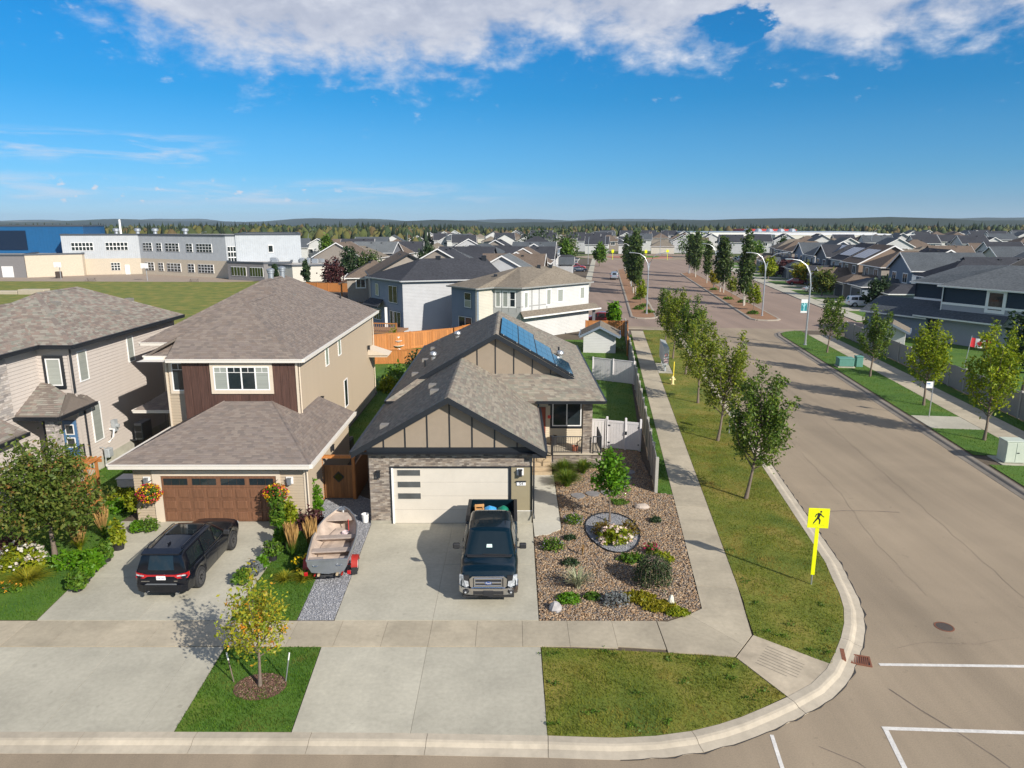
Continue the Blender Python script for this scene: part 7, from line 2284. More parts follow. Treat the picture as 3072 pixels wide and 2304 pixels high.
# cargo standing in the bed (world: bed floor about z 0.86)
r = root('wooden_crate_seat', (-1.40, 27.95, 0.88), 'small orange-brown wooden chair lying in the pickup bed', 'chair', rz=R(8))
mw_ = mat('pine', (0.52, 0.27, 0.10), 0.6, 0.15, 6)
for x in (-0.16, 0.16):
	part('leg', G().box(x - 0.025, -0.22, 0, x + 0.025, -0.17, 0.62), mw_, r)
	part('leg', G().box(x - 0.025, 0.17, 0, x + 0.025, 0.22, 0.40), mw_, r)
part('seat', G().bev(-0.2, -0.2, 0.36, 0.2, 0.22, 0.41, 0.01), mw_, r)
part('backrest', G().bev(-0.2, -0.23, 0.5, 0.2, -0.19, 0.62, 0.01), mw_, r)
part('seat_cushion', G().lathe([(0.14, 0.41), (0.16, 0.45), (0.12, 0.5), (0.02, 0.52)], n=12), mat('dark_cloth', (0.05, 0.03, 0.02), 0.9), r)


def sack(name, label, loc, sx, sy, sz, m, seed):
	rn = random.Random(seed)
	rings = []
	for i in range(7):
		t = i / 6
		rad = math.sin(math.pi * (0.12 + 0.86 * t)) ** 0.6
		rings.append([(sx * rad * math.cos(a) * rn.uniform(0.8, 1.15), sy * rad * math.sin(a) * rn.uniform(0.8, 1.15), sz * t + rn.uniform(-0.02, 0.02)) for a in np.linspace(0, 2 * math.pi, 14, endpoint=False)])
	o = put(name, mesh_of(G().loft(rings), name, m, 50), None, loc)
	return tag(o, label, 'bag')


sack('plastic_bag', 'bright blue plastic bag in the pickup bed', (-0.92, 27.85, 0.882), 0.34, 0.30, 0.50, mat('bag_blue', (0.05, 0.30, 0.62), 0.35, 0.25, 7), 1)
sack('plastic_bag', 'green and white plastic bag in the pickup bed', (-0.36, 27.8, 0.882), 0.30, 0.30, 0.52, mat('bag_green', (0.01, 0.16, 0.10), 0.35, 0.25, 7), 2)

SEDAN = dict(SUV)
SEDAN.update(body=[(-2.3, 0.70, 0.55, 0.0), (-2.25, 0.82, 0.88, 0.02), (-1.9, 0.88, 0.98, 0.02), (0.0, 0.90, 0.93, 0.02), (1.3, 0.89, 0.90, 0.04), (2.0, 0.84, 0.80, 0.04), (2.3, 0.68, 0.60, 0.0)],
			house=[(-1.75, 0.82, 0.97, 0.76, 1.0), (-1.0, 0.85, 0.95, 0.60, 1.40), (-0.3, 0.86, 0.93, 0.62, 1.46), (0.25, 0.86, 0.92, 0.62, 1.42), (1.2, 0.80, 0.92, 0.74, 0.95)],
			wheel_r=0.33, wheels=(-1.35, 1.4), wheel_x=0.80, sill=0.25, rim=M_RIM,
			side_glass=[(-0.05, 0.9, 0.1, 0.92, 0.0, -0.6), (-1.2, -0.12, 0.1, 0.92, 0.3, 0.0)], front_glass=(1.17, 0.96, 0.68, 0.27, 1.40, 0.54), rear_glass=(-1.72, 1.0, 0.66, -1.0, 1.39, 0.52), mirror=(0.75, 0.98, 0.86), head=(0.4, 0.78, 2.05, 2.2, 0.58, 0.72), tail=(0.5, 0.82, -2.3, -2.15, 0.65, 0.85))
WAGON = dict(SUV)
WAGON.update(tail=(0.6, 0.92, -2.52, -2.35, 0.82, 0.98), rim=M_RIM, spokes=5)
RZN = -R(97.2)
# parked and moving cars further off: nose towards the house unless said otherwise
for nm, lb, sp, rz, spec, pt in (
		('wagon', 'white wagon on a driveway beside the cross street', S(96.6, 38.0), R(82.8 - 180), WAGON, P_WHITE),
		('sedan', 'silver sedan under the reddish tree in the right-hand row', S(121.6, 37.6), R(82.8 - 180), SEDAN, P_SILVER),
		('sedan', 'red car on a driveway beyond the silver sedan', S(139.4, 38.8), R(82.8 - 180), SEDAN, P_RED),
		('sedan', 'silver car two driveways beyond the red one', S(165, 38.5), R(82.8 - 180), SEDAN, P_SILVER),
		('wagon', 'white and silver car driving along the left service lane', S(150.7, -0.8), R(-7.2), WAGON, P_SILVER),
		('wagon', 'dark red utility vehicle parked by the large blue corner house', S(186.0, -11.0), R(-90), WAGON, P_RED),
		('sedan', 'dark car parked in front of the grey gabled house', S(176.0, -10.2), R(-80), SEDAN, P_BLUE),
		('wagon', 'dark red car behind the corner house at the cross street', (11.6, 92.5), R(60), WAGON, P_RED)):
	car(nm, lb, (*sp, -0.06 if 'parked' not in lb else -0.04), rz, spec, pt, 'cars along the boulevard', detail=False)
lotn = 0
for d in (-62, -44, 38, 50, 62):
	for k in range(5):
		s = 240 + (k % 2) * 7 + abs(d) * 0.05
		x, y = S(s, d + k * 2.9)
		lotn += 1
		car('sedan', 'tiny %s car, number %d in the lot %s of the roundabout' % (('white', 'grey', 'dark', 'silver', 'red')[(k + d) % 5], lotn, 'left' if d < 0 else 'right'), (x, y, -0.1), R(-7.2 + 180 * (k % 2)), SEDAN, (P_WHITE, P_SILVER, P_BLUE, P_SILVER, P_RED)[(k + d) % 5], 'cars parked near the roundabout', detail=False)
for d0, d1, lb in ((-68, -28, 'parking lot left of the roundabout'), (34, 78, 'parking lot right of the roundabout')):
	sheet('parking_lot', [S(235, d0), S(235, d1), S(257, d1), S(257, d0)], -0.13, M_ASPH, kind='structure', label=lb)

# ------------------------------------------------------------------ boat on its trailer
M_ALU = mat('boat_aluminium', (0.34, 0.36, 0.38), 0.42, 0.12, 4, metal=0.7, stain=0.15, sscale=1.5)
M_BOATIN = mat('boat_inside', (0.50, 0.40, 0.325), 0.75, 0.14, 3, stain=0.3, sscale=1.6)
M_THWART = mat('boat_seat', (0.33, 0.27, 0.23), 0.8, 0.2, 7)
boat = root('boat', (-6.78, 23.75, 0.0), 'open aluminium fishing boat, pinkish inside, on a trailer by the driveway', 'boat', rz=R(6.0))
st_ = [(0.0, 0.66, 0.52, 0.98, 0.42), (0.9, 0.72, 0.56, 0.98, 0.42), (1.9, 0.76, 0.56, 1.0, 0.42), (2.9, 0.70, 0.46, 1.03, 0.43), (3.7, 0.52, 0.28, 1.08, 0.47), (4.25, 0.28, 0.10, 1.13, 0.56), (4.55, 0.05, 0.02, 1.17, 0.72)]
rings = []
for y, wg, wc, zg, zk in st_:
	out = [(-wg, y, zg), (-wg * 0.98, y, zg - 0.22), (-wc, y, zk + 0.08), (0, y, zk), (wc, y, zk + 0.08), (wg * 0.98, y, zg - 0.22), (wg, y, zg)]
	rings.append(out)
part('hull', G().loft(rings, cap=False, closed=False).poly([rings[0][i] for i in range(7)]), M_ALU, boat, smooth=50)
inn = [[(x * 0.955, y + (0.03 if k == 0 else 0), z + 0.02) for x, y, z in ring] for k, ring in enumerate(rings)]
part('hull_inside', G().loft(inn, cap=False, closed=False).poly([inn[0][i] for i in range(7)][::-1]), M_BOATIN, boat, smooth=50)
part('floor_board', G().prism([(-0.48, 0.05, 0.54), (0.48, 0.05, 0.54), (0.50, 2.0, 0.54), (0.40, 2.9, 0.55), (0.12, 3.6, 0.62), (-0.12, 3.6, 0.62), (-0.40, 2.9, 0.55), (-0.50, 2.0, 0.54)], (0, 0, 0.02)), M_BOATIN, boat)
for sx in (-1, 1):
	part('gunwale', G().tube([(sx * w_[1] * 1.0, w_[0], w_[3] + 0.012) for w_ in st_], 0.026, 6), M_ALU, boat)
part('transom_cap', G().box(-0.67, -0.03, 0.94, 0.67, 0.045, 1.0), M_ALU, boat)
for sx in (-1, 1):
	part('handle', G().tube([(sx * 0.38 - 0.09, -0.03, 0.80), (sx * 0.38 - 0.05, -0.06, 0.77), (sx * 0.38 + 0.05, -0.06, 0.77), (sx * 0.38 + 0.09, -0.03, 0.80)], 0.012, 5), M_CHROME, boat)
for y0_, y1_, w_, z_ in ((1.02, 1.36, 0.69, 0.82), (2.15, 2.48, 0.70, 0.84)):
	part('thwart', G().bev(-w_, y0_, z_ - 0.06, w_, y1_, z_, 0.015), M_THWART, boat)
	part('thwart_support', G().box(-w_ * 0.86, y1_ - 0.04, 0.56, w_ * 0.86, y1_ - 0.01, z_ - 0.06), M_BOATIN, boat)
part('stern_bench', G().box(-0.63, 0.06, 0.80, -0.20, 0.55, 0.84), M_THWART, boat)
part('stern_bench', G().box(0.34, 0.06, 0.80, 0.63, 0.55, 0.84), M_THWART, boat)
part('motor_well', G().box(-0.18, 0.05, 0.56, 0.28, 0.42, 0.60), M_WOOD, boat)
part('bow_seat', G().prism([(-0.50, 3.62, 0.93), (0.50, 3.62, 0.93), (0.22, 4.28, 0.99), (-0.22, 4.28, 0.99)], (0, 0, 0.03)), M_BOATIN, boat)
part('bow_plate', G().prism([(-0.17, 4.22, 1.145), (0.17, 4.22, 1.145), (0.03, 4.53, 1.175), (-0.03, 4.53, 1.175)], (0, 0, 0.012)), M_ALU, boat)
rp_ = []
for k in range(60):
	a = k * 0.52
	rp_.append((0.24 + (0.10 + 0.004 * k % 0.04) * math.cos(a) * 1.0, 3.05 + 0.15 * math.sin(a), 0.60 + 0.0016 * k))
single_rope = G().tube(rp_, 0.012, 5)
rope = root('coiled_rope', (-6.78, 23.75, 0.0), 'coil of pale rope lying in the boat', 'rope', rz=R(6.0))
part('coil', single_rope, mat('rope', (0.58, 0.48, 0.50), 0.9, 0.3, 40), rope)
part('red_strap', G().tube([(0.30, 3.6, 0.97), (0.33, 3.35, 0.85), (0.36, 3.12, 0.66)], 0.02, 5), mat('strap_red', (0.42, 0.03, 0.02), 0.7), rope)
M_TRR = mat('trailer_red', (0.34, 0.022, 0.015), 0.45, 0.15, 6)
tr = root('boat_trailer', (-6.78, 23.75, 0.0), 'small red boat trailer under the aluminium boat', 'trailer', rz=R(6.0))
for sx in (-1, 1):
	part('frame_rail', G().tube([(sx * 0.5, 0.05, 0.34), (sx * 0.5, 2.6, 0.34), (sx * 0.06, 4.4, 0.40)], 0.04, 6), M_TRR, tr)
	wh = part('wheel', G().lathe([(0.15, -0.07), (0.27, -0.08), (0.29, -0.05), (0.29, 0.05), (0.27, 0.08), (0.15, 0.07)], (sx * 0.92, 0.95, 0.29), 20, 'x'), M_TYRE, tr, smooth=40)
	part('rim', G().lathe([(0.16, 0.0), (0.15, sx * 0.075), (0.05, sx * 0.085)], (sx * 0.92, 0.95, 0.29), 14, 'x'), M_WHITE, wh)
	fr = [[(sx * 0.78, 0.95 + rr * math.cos(a), 0.29 + rr * math.sin(a)) for rr in (0.34,)] + [(sx * 1.03, 0.95 + 0.34 * math.cos(a), 0.29 + 0.34 * math.sin(a)), (sx * 1.03, 0.95 + 0.37 * math.cos(a), 0.29 + 0.37 * math.sin(a)), (sx * 0.78, 0.95 + 0.37 * math.cos(a), 0.29 + 0.37 * math.sin(a))] for a in np.linspace(0.1, math.pi - 0.1, 9)]
	part('fender', G().loft(fr), M_TRR, tr, smooth=40)
	part('mud_flap', G().box(min(sx * 0.80, sx * 1.02), 0.52, 0.08, max(sx * 0.80, sx * 1.02), 0.54, 0.36), M_PLASTIC, tr)
	part('tail_lamp', G().bev(min(sx * 0.72, sx * 0.86), -0.12, 0.42, max(sx * 0.72, sx * 0.86), -0.04, 0.56, 0.015), M_RED, tr)
	part('bunk', G().box(sx * 0.34 - 0.04, -0.1, 0.38, sx * 0.34 + 0.04, 2.4, 0.44), mat('bunk_wood', (0.42, 0.33, 0.21), 0.9), tr)
part('axle', G().tube([(-0.9, 0.95, 0.29), (0.9, 0.95, 0.29)], 0.035, 6), M_TRR, tr)
part('cross_member', G().tube([(-0.5, 0.1, 0.30), (0.5, 0.1, 0.30)], 0.04, 6), M_PLASTIC, tr)
boat.scale = rope.scale = tr.scale = (1.12, 1.0, 1.0)
tr.scale = (0.98, 1.0, 1.0)
part('winch_post', G().tube([(0, 4.35, 0.4), (0, 4.6, 1.05)], 0.04, 6), M_STEEL, tr)


# ------------------------------------------------------------------ trees and garden plants
def leaf_mesh(name, P, size, m, parent, elong=1.7, up=0.3, jit=0.35):
	"""diamond-shaped leaves at points P (local to the parent's origin)"""
	P = np.asarray(P, float)
	n = len(P)
	nrm = RNG.normal(size=(n, 3))
	nrm[:, 2] += up * 2
	nrm /= np.linalg.norm(nrm, axis=1, keepdims=True)
	a = np.cross(nrm, RNG.normal(size=(n, 3)))
	a /= np.linalg.norm(a, axis=1, keepdims=True) + 1e-9
	b = np.cross(nrm, a)
	s = size * RNG.uniform(1 - jit, 1 + jit, (n, 1))
	V = np.stack([P - a * s * elong * 0.5, P + b * s * 0.42 + nrm * s * 0.1, P + a * s * elong * 0.5, P - b * s * 0.42 + nrm * s * 0.1], 1).reshape(-1, 3)
	me = fast_mesh(name, V, np.arange(n * 4).reshape(-1, 4))
	me.materials.append(m)
	return put(name, me, parent)


def tree(name, label, loc, h, th, cr, nleaf, leaf, m, shape='vase', bark=None, tr=0.07, seed=0, group=None, limbs=16, cat='tree', spread=0.16, lean=(0, 0)):
	rn = random.Random(seed * 7 + 3)
	r = root(name, (*loc, -0.03), label, cat, group)
	bark = bark or M_BARK
	g = G()
	top = th + (h - th) * (0.62 if shape != 'column' else 0.9)
	tp = [(lean[0] * (z / h) + 0.04 * math.sin(z * 1.3 + seed), lean[1] * (z / h) + 0.04 * math.cos(z * 1.1 + seed * 2), z) for z in np.linspace(0, top, 7)]
	g.tube(tp, [tr * 1.35] + [tr * (1 - 0.75 * i / 6) for i in range(1, 7)], 7)
	pts, wts = [], []
	for k in range(limbs):
		az = k * 2.399 + rn.uniform(-0.4, 0.4)
		f = (k + 0.5) / limbs
		z0 = th * 0.85 + (top - th) * f * 0.9
		bx_, by_ = lean[0] * z0 / h, lean[1] * z0 / h
		if shape == 'vase':
			tipz = th + (h - th) * (0.36 + 0.66 * f) * rn.uniform(0.84, 1.08)
			rad = cr * (0.98 - 0.50 * f) * rn.uniform(0.7, 1.15) + 0.08
		elif shape == 'column':
			tipz = z0 + h * 0.20 * rn.uniform(0.7, 1.1)
			rad = cr * math.sin(math.pi * min(1, 0.22 + 0.80 * f)) ** 0.7 * rn.uniform(0.8, 1.1)
		else:
			el = -0.35 + 1.75 * f
			rad = cr * max(0.25, math.cos(el * 0.85)) * rn.uniform(0.85, 1.08)
			tipz = th + (h - th) * (0.12 + 0.85 * f) * rn.uniform(0.95, 1.05)
		tipz = min(tipz, h * 1.05)
		tip = Vector((bx_ + rad * math.cos(az), by_ + rad * math.sin(az), tipz))
		base = Vector((bx_, by_, z0))
		mid = base.lerp(tip, 0.5) + Vector((math.cos(az), math.sin(az), 0)) * rad * (0.16 if shape == 'vase' else 0.05) - Vector((0, 0, 0.04 * h))
		limb = [base, base.lerp(mid, 0.6), mid, mid.lerp(tip, 0.55) + Vector((0, 0, 0.02 * h)), tip]
		g.tube(limb, [tr * 0.42, tr * 0.34, tr * 0.26, tr * 0.16, tr * 0.05], 5, cap=False)
		for t in np.linspace(0.30, 1.0, 9):
			p = limb[min(3, int(t * 4))].lerp(limb[min(4, int(t * 4) + 1)], t * 4 - min(3, int(t * 4)))
			pts.append(p)
			wts.append(cr * spread * (1.35 - 0.75 * t) + 0.04)
			for _ in range(2):
				sd_ = Vector((rn.gauss(0, 1), rn.gauss(0, 1), rn.gauss(0.5, 0.7))).normalized() * cr * rn.uniform(0.12, 0.34) * (1.15 - 0.6 * t if shape == 'vase' else 1)
				pts.append(p + sd_)
				wts.append(cr * spread * 0.8 + 0.03)
	part('trunk', g, bark, r, smooth=60)
	C = np.array([tuple(p) for p in pts])
	W = np.array(wts)
	idx = RNG.integers(0, len(C), nleaf)
	P = C[idx] + RNG.normal(size=(nleaf, 3)) * W[idx][:, None] * np.array([0.75, 0.75, 0.85])
	P = P[P[:, 2] > th * 0.6]
	leaf_mesh('crown', P, leaf, m, r)
	return r


def plant(name, label, loc, rx, ry, h, n, leaf, m, group=None, cat='shrub', flowers=None, base=0.05, stemm=None, elong=1.7, z=0.0, hollow=0.35):
	"""bushy plant: a mound of leaves on a few stems, flowers on its outside"""
	r = root(name, (*loc, z), label, cat, group)
	d = RNG.normal(size=(n, 3))
	d /= np.linalg.norm(d, axis=1, keepdims=True)
	d[:, 2] = np.abs(d[:, 2])
	rad = RNG.uniform(hollow, 1.0, (n, 1)) ** 0.6
	lump = 1 + 0.22 * np.sin(d[:, :1] * 7 + loc[0] * 9) * np.cos(d[:, 1:2] * 6 + loc[1] * 5)
	P = d * rad * lump * np.array([rx, ry, h - base]) + np.array([0, 0, base])
	g = G()
	for k in range(6):
		a = k * 1.05
		g.tube([(0, 0, 0), (rx * 0.25 * math.cos(a), ry * 0.25 * math.sin(a), h * 0.4), (rx * 0.55 * math.cos(a), ry * 0.55 * math.sin(a), h * 0.7)], [0.02, 0.014, 0.006], 5)
	part('stem', g, stemm or M_BARK, r)
	leaf_mesh('foliage', P, leaf, m, r, elong)
	if flowers:
		fm, nf, fs, low = flowers
		d = RNG.normal(size=(nf, 3))
		d /= np.linalg.norm(d, axis=1, keepdims=True)
		d[:, 2] = np.abs(d[:, 2]) * (1 - low) + low
		k = 5
		C = d * np.array([rx, ry, h]) * 1.04
		P = (C[:, None] + RNG.normal(size=(nf, k, 3)) * fs * 0.45).reshape(-1, 3)
		leaf_mesh('flowers', P, fs, fm, r, 1.1, up=0.8)['kind'] = 'stuff'
	return r


def tuft(name, label, loc, n, h, spread, w, m, plume=None, group=None, cat='grass', droop=0.5, z=0.0, np_=60):
	"""clump of long arching blades, optional seed plumes"""
	r = root(name, (*loc, z), label, cat, group)
	def strips(n, h, spread, w, droop, lo=0.0):
		a = RNG.uniform(0, 2 * math.pi, n)
		rad = spread * np.sqrt(RNG.uniform(0, 1, n))
		hh = h * RNG.uniform(0.7, 1.1, n)
		V = np.zeros((n, 5, 2, 3))
		for i in range(5):
			t = i / 4
			out = 0.15 * spread * RNG.uniform(0, 1, n) + rad * t ** 1.6
			zz_ = hh * (t - droop * (rad / max(spread, 1e-6)) * t ** 2.4)
			ww = w * (1 - 0.93 * t ** 1.5) * (0.6 + 0.4 * min(1, 4 * t))
			for j, s in enumerate((-1, 1)):
				V[:, i, j, 0] = np.cos(a) * out - np.sin(a) * ww * s
				V[:, i, j, 1] = np.sin(a) * out + np.cos(a) * ww * s
				V[:, i, j, 2] = np.maximum(0.01, zz_)
		F = np.array([(i * 2, i * 2 + 1, i * 2 + 3, i * 2 + 2) for i in range(4)])
		return V.reshape(-1, 3), (F[None] + (np.arange(n) * 10)[:, None, None]).reshape(-1, 4), a, rad, hh
	V, F, *_ = strips(n, h, spread, w, droop)
	me = fast_mesh('blades', V, F)
	me.materials.append(m)
	put('blades', me, r)
	if plume:
		a = RNG.uniform(0, 2 * math.pi, np_)
		rad = spread * 0.9 * np.sqrt(RNG.uniform(0, 1, np_))
		hh = h * RNG.uniform(1.15, 1.55, np_)
		g = G()
		for k in range(np_):
			c, s = math.cos(a[k]), math.sin(a[k])
			p = lambda t: (c * rad[k] * t, s * rad[k] * t, hh[k] * t)
			g.tube([p(0.3), p(0.62), p(0.70), p(0.85), p(1.0)], [0.005, 0.006, 0.026, 0.030, 0.005], 4, cap=False)
		o = part('plumes', g, plume, r)
		o['kind'] = 'stuff'
	return r


def pot(label, loc, r0, h, m, group='black nursery pots', name='plant_pot'):
	o = root(name, (*loc, 0.0), label, 'pot', group)
	part('bowl', G().lathe([(r0 * 0.8, 0.0), (r0, h), (r0 * 1.06, h), (r0 * 1.06, h + 0.03), (r0 * 0.93, h + 0.03), (r0 * 0.9, h - 0.05)], n=18, cap=False), m, o, smooth=40)
	part('potting_soil', G().lathe([(r0 * 0.9, h - 0.04), (0.01, h - 0.03)], n=18, cap=False), M_SOIL, o)
	return o


L_ELM = leafmat('leaf_elm', [(0.051, 0.108, 0.017), (0.105, 0.166, 0.022), (0.174, 0.225, 0.026)], 0.35, 0.5)
L_ELMY = leafmat('leaf_elm_yellowing', [(0.126, 0.195, 0.011), (0.216, 0.282, 0.013), (0.342, 0.370, 0.018)], 0.4, 0.5)
L_ELM2 = leafmat('leaf_elm_light', [(0.105, 0.166, 0.017), (0.186, 0.234, 0.022), (0.279, 0.293, 0.030)], 0.38, 0.5)
L_ASPEN = leafmat('leaf_aspen', [(0.034, 0.069, 0.019), (0.060, 0.100, 0.024), (0.104, 0.138, 0.030)], 0.3, 0.5)
L_AMBER = leafmat('leaf_amber', [(0.150, 0.224, 0.019), (0.300, 0.328, 0.024), (0.450, 0.380, 0.030)], 0.4, 0.5, patch=((0.675, 0.259, 0.024), 2.6, 0.56, 0.66))
L_RUST = leafmat('leaf_rust_green', [(0.054, 0.100, 0.016), (0.108, 0.154, 0.022), (0.180, 0.198, 0.041)], 0.35, 0.5, patch=((0.360, 0.134, 0.048), 1.6, 0.56, 0.72))
L_BRIGHT = leafmat('leaf_bright', [(0.058, 0.165, 0.007), (0.099, 0.240, 0.010), (0.165, 0.300, 0.018)], 0.4, 0.45)
L_GARD = leafmat('leaf_garden', [(0.046, 0.116, 0.012), (0.090, 0.182, 0.017), (0.154, 0.231, 0.024)], 0.35, 0.5)
L_LIME = leafmat('leaf_lime', [(0.132, 0.198, 0.013), (0.248, 0.297, 0.015), (0.363, 0.363, 0.021)], 0.4, 0.5)
L_DARK = leafmat('leaf_dark', [(0.018, 0.045, 0.018), (0.033, 0.063, 0.021), (0.053, 0.083, 0.03)], 0.25, 0.5)
L_PURP = leafmat('leaf_purple', [(0.053, 0.018, 0.021), (0.09, 0.03, 0.033), (0.135, 0.06, 0.053)], 0.3, 0.5)
L_SPIREA = leafmat('leaf_gold_brown', [(0.14, 0.085, 0.015), (0.22, 0.14, 0.02), (0.16, 0.15, 0.02)], 0.35, 0.55)
L_SILVER = leafmat('leaf_silver', [(0.15, 0.16, 0.15), (0.20, 0.21, 0.22), (0.13, 0.15, 0.12)], 0.25, 0.7)
L_YEL = leafmat('leaf_yellow_creeper', [(0.22, 0.20, 0.012), (0.33, 0.28, 0.015), (0.16, 0.19, 0.015)], 0.4, 0.5)
L_STRAW = leafmat('straw_plume', [(0.40, 0.23, 0.07), (0.50, 0.31, 0.11), (0.34, 0.19, 0.06)], 0.3, 0.7)
L_YUCCA = leafmat('yucca_blade', [(0.36, 0.37, 0.22), (0.48, 0.46, 0.30), (0.22, 0.28, 0.14)], 0.25, 0.5)
F_WHITE = leafmat('petal_white', [(0.72, 0.68, 0.58), (0.80, 0.76, 0.68), (0.66, 0.52, 0.46)], 0.3, 0.6)
F_PINKW = leafmat('petal_pinkish', [(0.75, 0.66, 0.52), (0.72, 0.45, 0.38), (0.80, 0.74, 0.60)], 0.3, 0.6)
F_YEL = leafmat('petal_yellow', [(0.70, 0.48, 0.01), (0.80, 0.58, 0.02)], 0.3, 0.6)
F_MIX = leafmat('petal_mixed', [(0.85, 0.60, 0.01), (0.82, 0.52, 0.01), (0.80, 0.40, 0.01), (0.42, 0.01, 0.05), (0.50, 0.02, 0.10), (0.55, 0.05, 0.02)], 0.3, 0.6)
F_RED = leafmat('petal_crimson', [(0.40, 0.01, 0.06), (0.50, 0.02, 0.12)], 0.3, 0.6)
F_ORNG = leafmat('petal_orange', [(0.65, 0.22, 0.02), (0.70, 0.38, 0.03)], 0.3, 0.6)

# boulevard elms on the near side and across
for i, (s, d, h, cr, mm, lb, lean) in enumerate([
		(10.35, 3.46, 6.4, 1.65, L_ELM, 'large dark elm on the boulevard lawn nearest the crossing sign', (0.75, 0.05)),
		(19.84, 3.53, 6.5, 1.45, L_ELM2, 'second elm up the side street, leaning right', (0.85, 0.1)),
		(29.27, 3.54, 6.2, 1.5, L_ELM2, 'third elm up the side street, by the hydrant', (0.3, 0.1)),
		(39.5, 3.8, 6.6, 1.6, L_ELM, 'fourth elm up the side street, beside the mailbox', (0.9, 0.1)),
		(47.14, 3.46, 6.4, 1.5, L_ELM2, 'fifth elm up the side street', (0.3, 0.1)),
		(55.88, 3.41, 6.2, 1.5, L_ELM, 'last elm of the near row, by the cross street', (0.4, 0.0))]):
	tree('elm_tree', lb, S(s, d), h, 1.7, cr, (6400, 5200, 5000, 4000, 4200, 3600)[i], 0.105 if i < 3 else 0.13, mm, 'vase', tr=0.085, seed=i, group='elms on the near side', lean=lean, limbs=(22, 17, 20, 16, 19, 18)[i], spread=(0.11, 0.13, 0.12, 0.15, 0.12, 0.14)[i])
for i, (s, d, h, cr, mm, lb) in enumerate([
		(22.06, 19.85, 7.1, 1.55, L_ELMY, 'yellow-green elm across the street nearest the utility cabinet'),
		(30.65, 19.9, 6.0, 1.65, L_ELMY, 'yellow-green elm behind the bus stop sign'),
		(40.64, 19.7, 5.9, 1.45, L_ELM, 'dark elm across the street left of the bus stop'),
		(52.5, 19.6, 6.0, 1.3, L_ELM, 'slender dark elm next to the banner pole')]):
	tree('elm_tree', lb, S(s, d), h, 1.5, cr, (4200, 3900, 3200, 2800)[i], 0.13, mm, 'vase', tr=0.085, seed=20 + i, group='elms across the street', limbs=(20, 18, 15, 14)[i], spread=(0.13, 0.15, 0.12, 0.12)[i], lean=(0.3, 0))
tree('ornamental_tree', 'small amber-leaved tree in a mulch ring on the small front lawn', (-7.25, 17.85), 3.35, 1.1, 0.92, 2600, 0.068, L_AMBER, 'vase', tr=0.05, seed=31, limbs=16, spread=0.17)
tree('ornamental_tree', 'broad rust-tinged tree at the left edge in front of the pergola', (-18.2, 25.8), 4.65, 1.6, 1.75, 10000, 0.105, L_RUST, 'round', tr=0.10, seed=32, limbs=26, spread=0.20)
tree('lilac_tree', 'young bright green ball tree in the grey gravel oval', (4.33, 29.42), 3.35, 1.55, 0.70, 2100, 0.11, L_BRIGHT, 'round', tr=0.05, seed=33, limbs=16, spread=0.20)
tree('standard_tree', 'little potted standard tree left of the brown garage door', (-16.85, 29.55), 1.55, 0.55, 0.5, 650, 0.11, L_LIME, 'round', tr=0.03, seed=34, limbs=9)
MU = sheet('mulch_ring', [(-7.25 + 0.75 * math.cos(a), 17.85 + 0.62 * math.sin(a)) for a in np.linspace(0, 2 * math.pi, 24, endpoint=False)], 0.01, mat('mulch_red', (0.13, 0.065, 0.045), 0.95, 0.3, 20, pos=True), kind='structure', label='ring of bark mulch round the amber tree')
px, py = scatter([(-7.25 + 0.72 * math.cos(a), 17.85 + 0.6 * math.sin(a)) for a in np.linspace(0, 2 * math.pi, 24, endpoint=False)], 900)
stones('mulch', px, py, 0.015, 0.012, 0.034, mat('mulch_chip', (0.13, 0.07, 0.05), 0.95, 0.2, 20, palette=[(0.13, 0.065, 0.045), (0.19, 0.10, 0.07), (0.09, 0.05, 0.035), (0.26, 0.17, 0.12)]), MU, 0.4)

# columnar aspens and young trees on the medians
asp = [(95.0, 19.1, 12.0), (96.2, 19.5, 10.0), (117.6, 19.6, 10.4), (119.3, 19.2, 10.8), (140.5, 19.6, 9.5), (158.5, 19.3, 11.5), (160.5, 19.6, 10.5), (171, 19.4, 10.5)]
aspl = [(112.0, 2.6, 10.0), (114.5, 2.3, 11.4), (117.3, 2.8, 11.8), (119.5, 2.4, 10.4), (136, 2.5, 10.5), (150, 2.5, 9.5), (168, 2.4, 10)]
words_ = 'first second third fourth fifth sixth seventh eighth'.split()
for grp, side in ((asp, 'right'), (aspl, 'left')):
	for i, (s, d, h) in enumerate(grp):
		tree('columnar_aspen', '%s columnar aspen from the near end of the %s median' % (words_[i], side), S(s, d), h, 1.8, 1.25 if h > 10 else 1.05, 1900, 0.30, L_ASPEN, 'column', bark=M_BARKW, tr=0.10, seed=40 + i, group='columnar aspens on the medians', limbs=18, spread=0.26)
for i, (s, d, h, mm, lb) in enumerate([(89.5, 19.6, 4.2, L_ELMY, 'young yellow-green tree near the tip of the right median'), (110.8, 20.0, 3.6, L_ELM2, 'young green tree midway on the right median'), (127, 19.2, 4.0, L_YEL, 'yellow young tree further along the right median'),
										(97, 2.8, 4.0, L_ELMY, 'young yellow-green tree near the tip of the left median'), (131, 2.6, 3.8, L_YEL, 'yellow bush tree further along the left median')]):
	tree('young_tree', lb, S(s, d), h, 1.1, 1.0, 1000, 0.2, mm, 'round', tr=0.05, seed=60 + i, limbs=12, group='young trees on the medians')
for i, (s, d) in enumerate([(84, 3.4), (88, 2.0), (92, 3.0), (103, 2.4), (108, 3.2), (84.5, 18.6), (100, 19.9), (105, 18.4), (123, 18.6)]):
	plant('low_juniper', '%s low green juniper on the %s median' % (words_[i % 5], 'left' if d < 5 else 'right'), S(s, d), 0.9, 0.7, 0.5, 160, 0.2, L_GARD, 'low junipers on the medians')

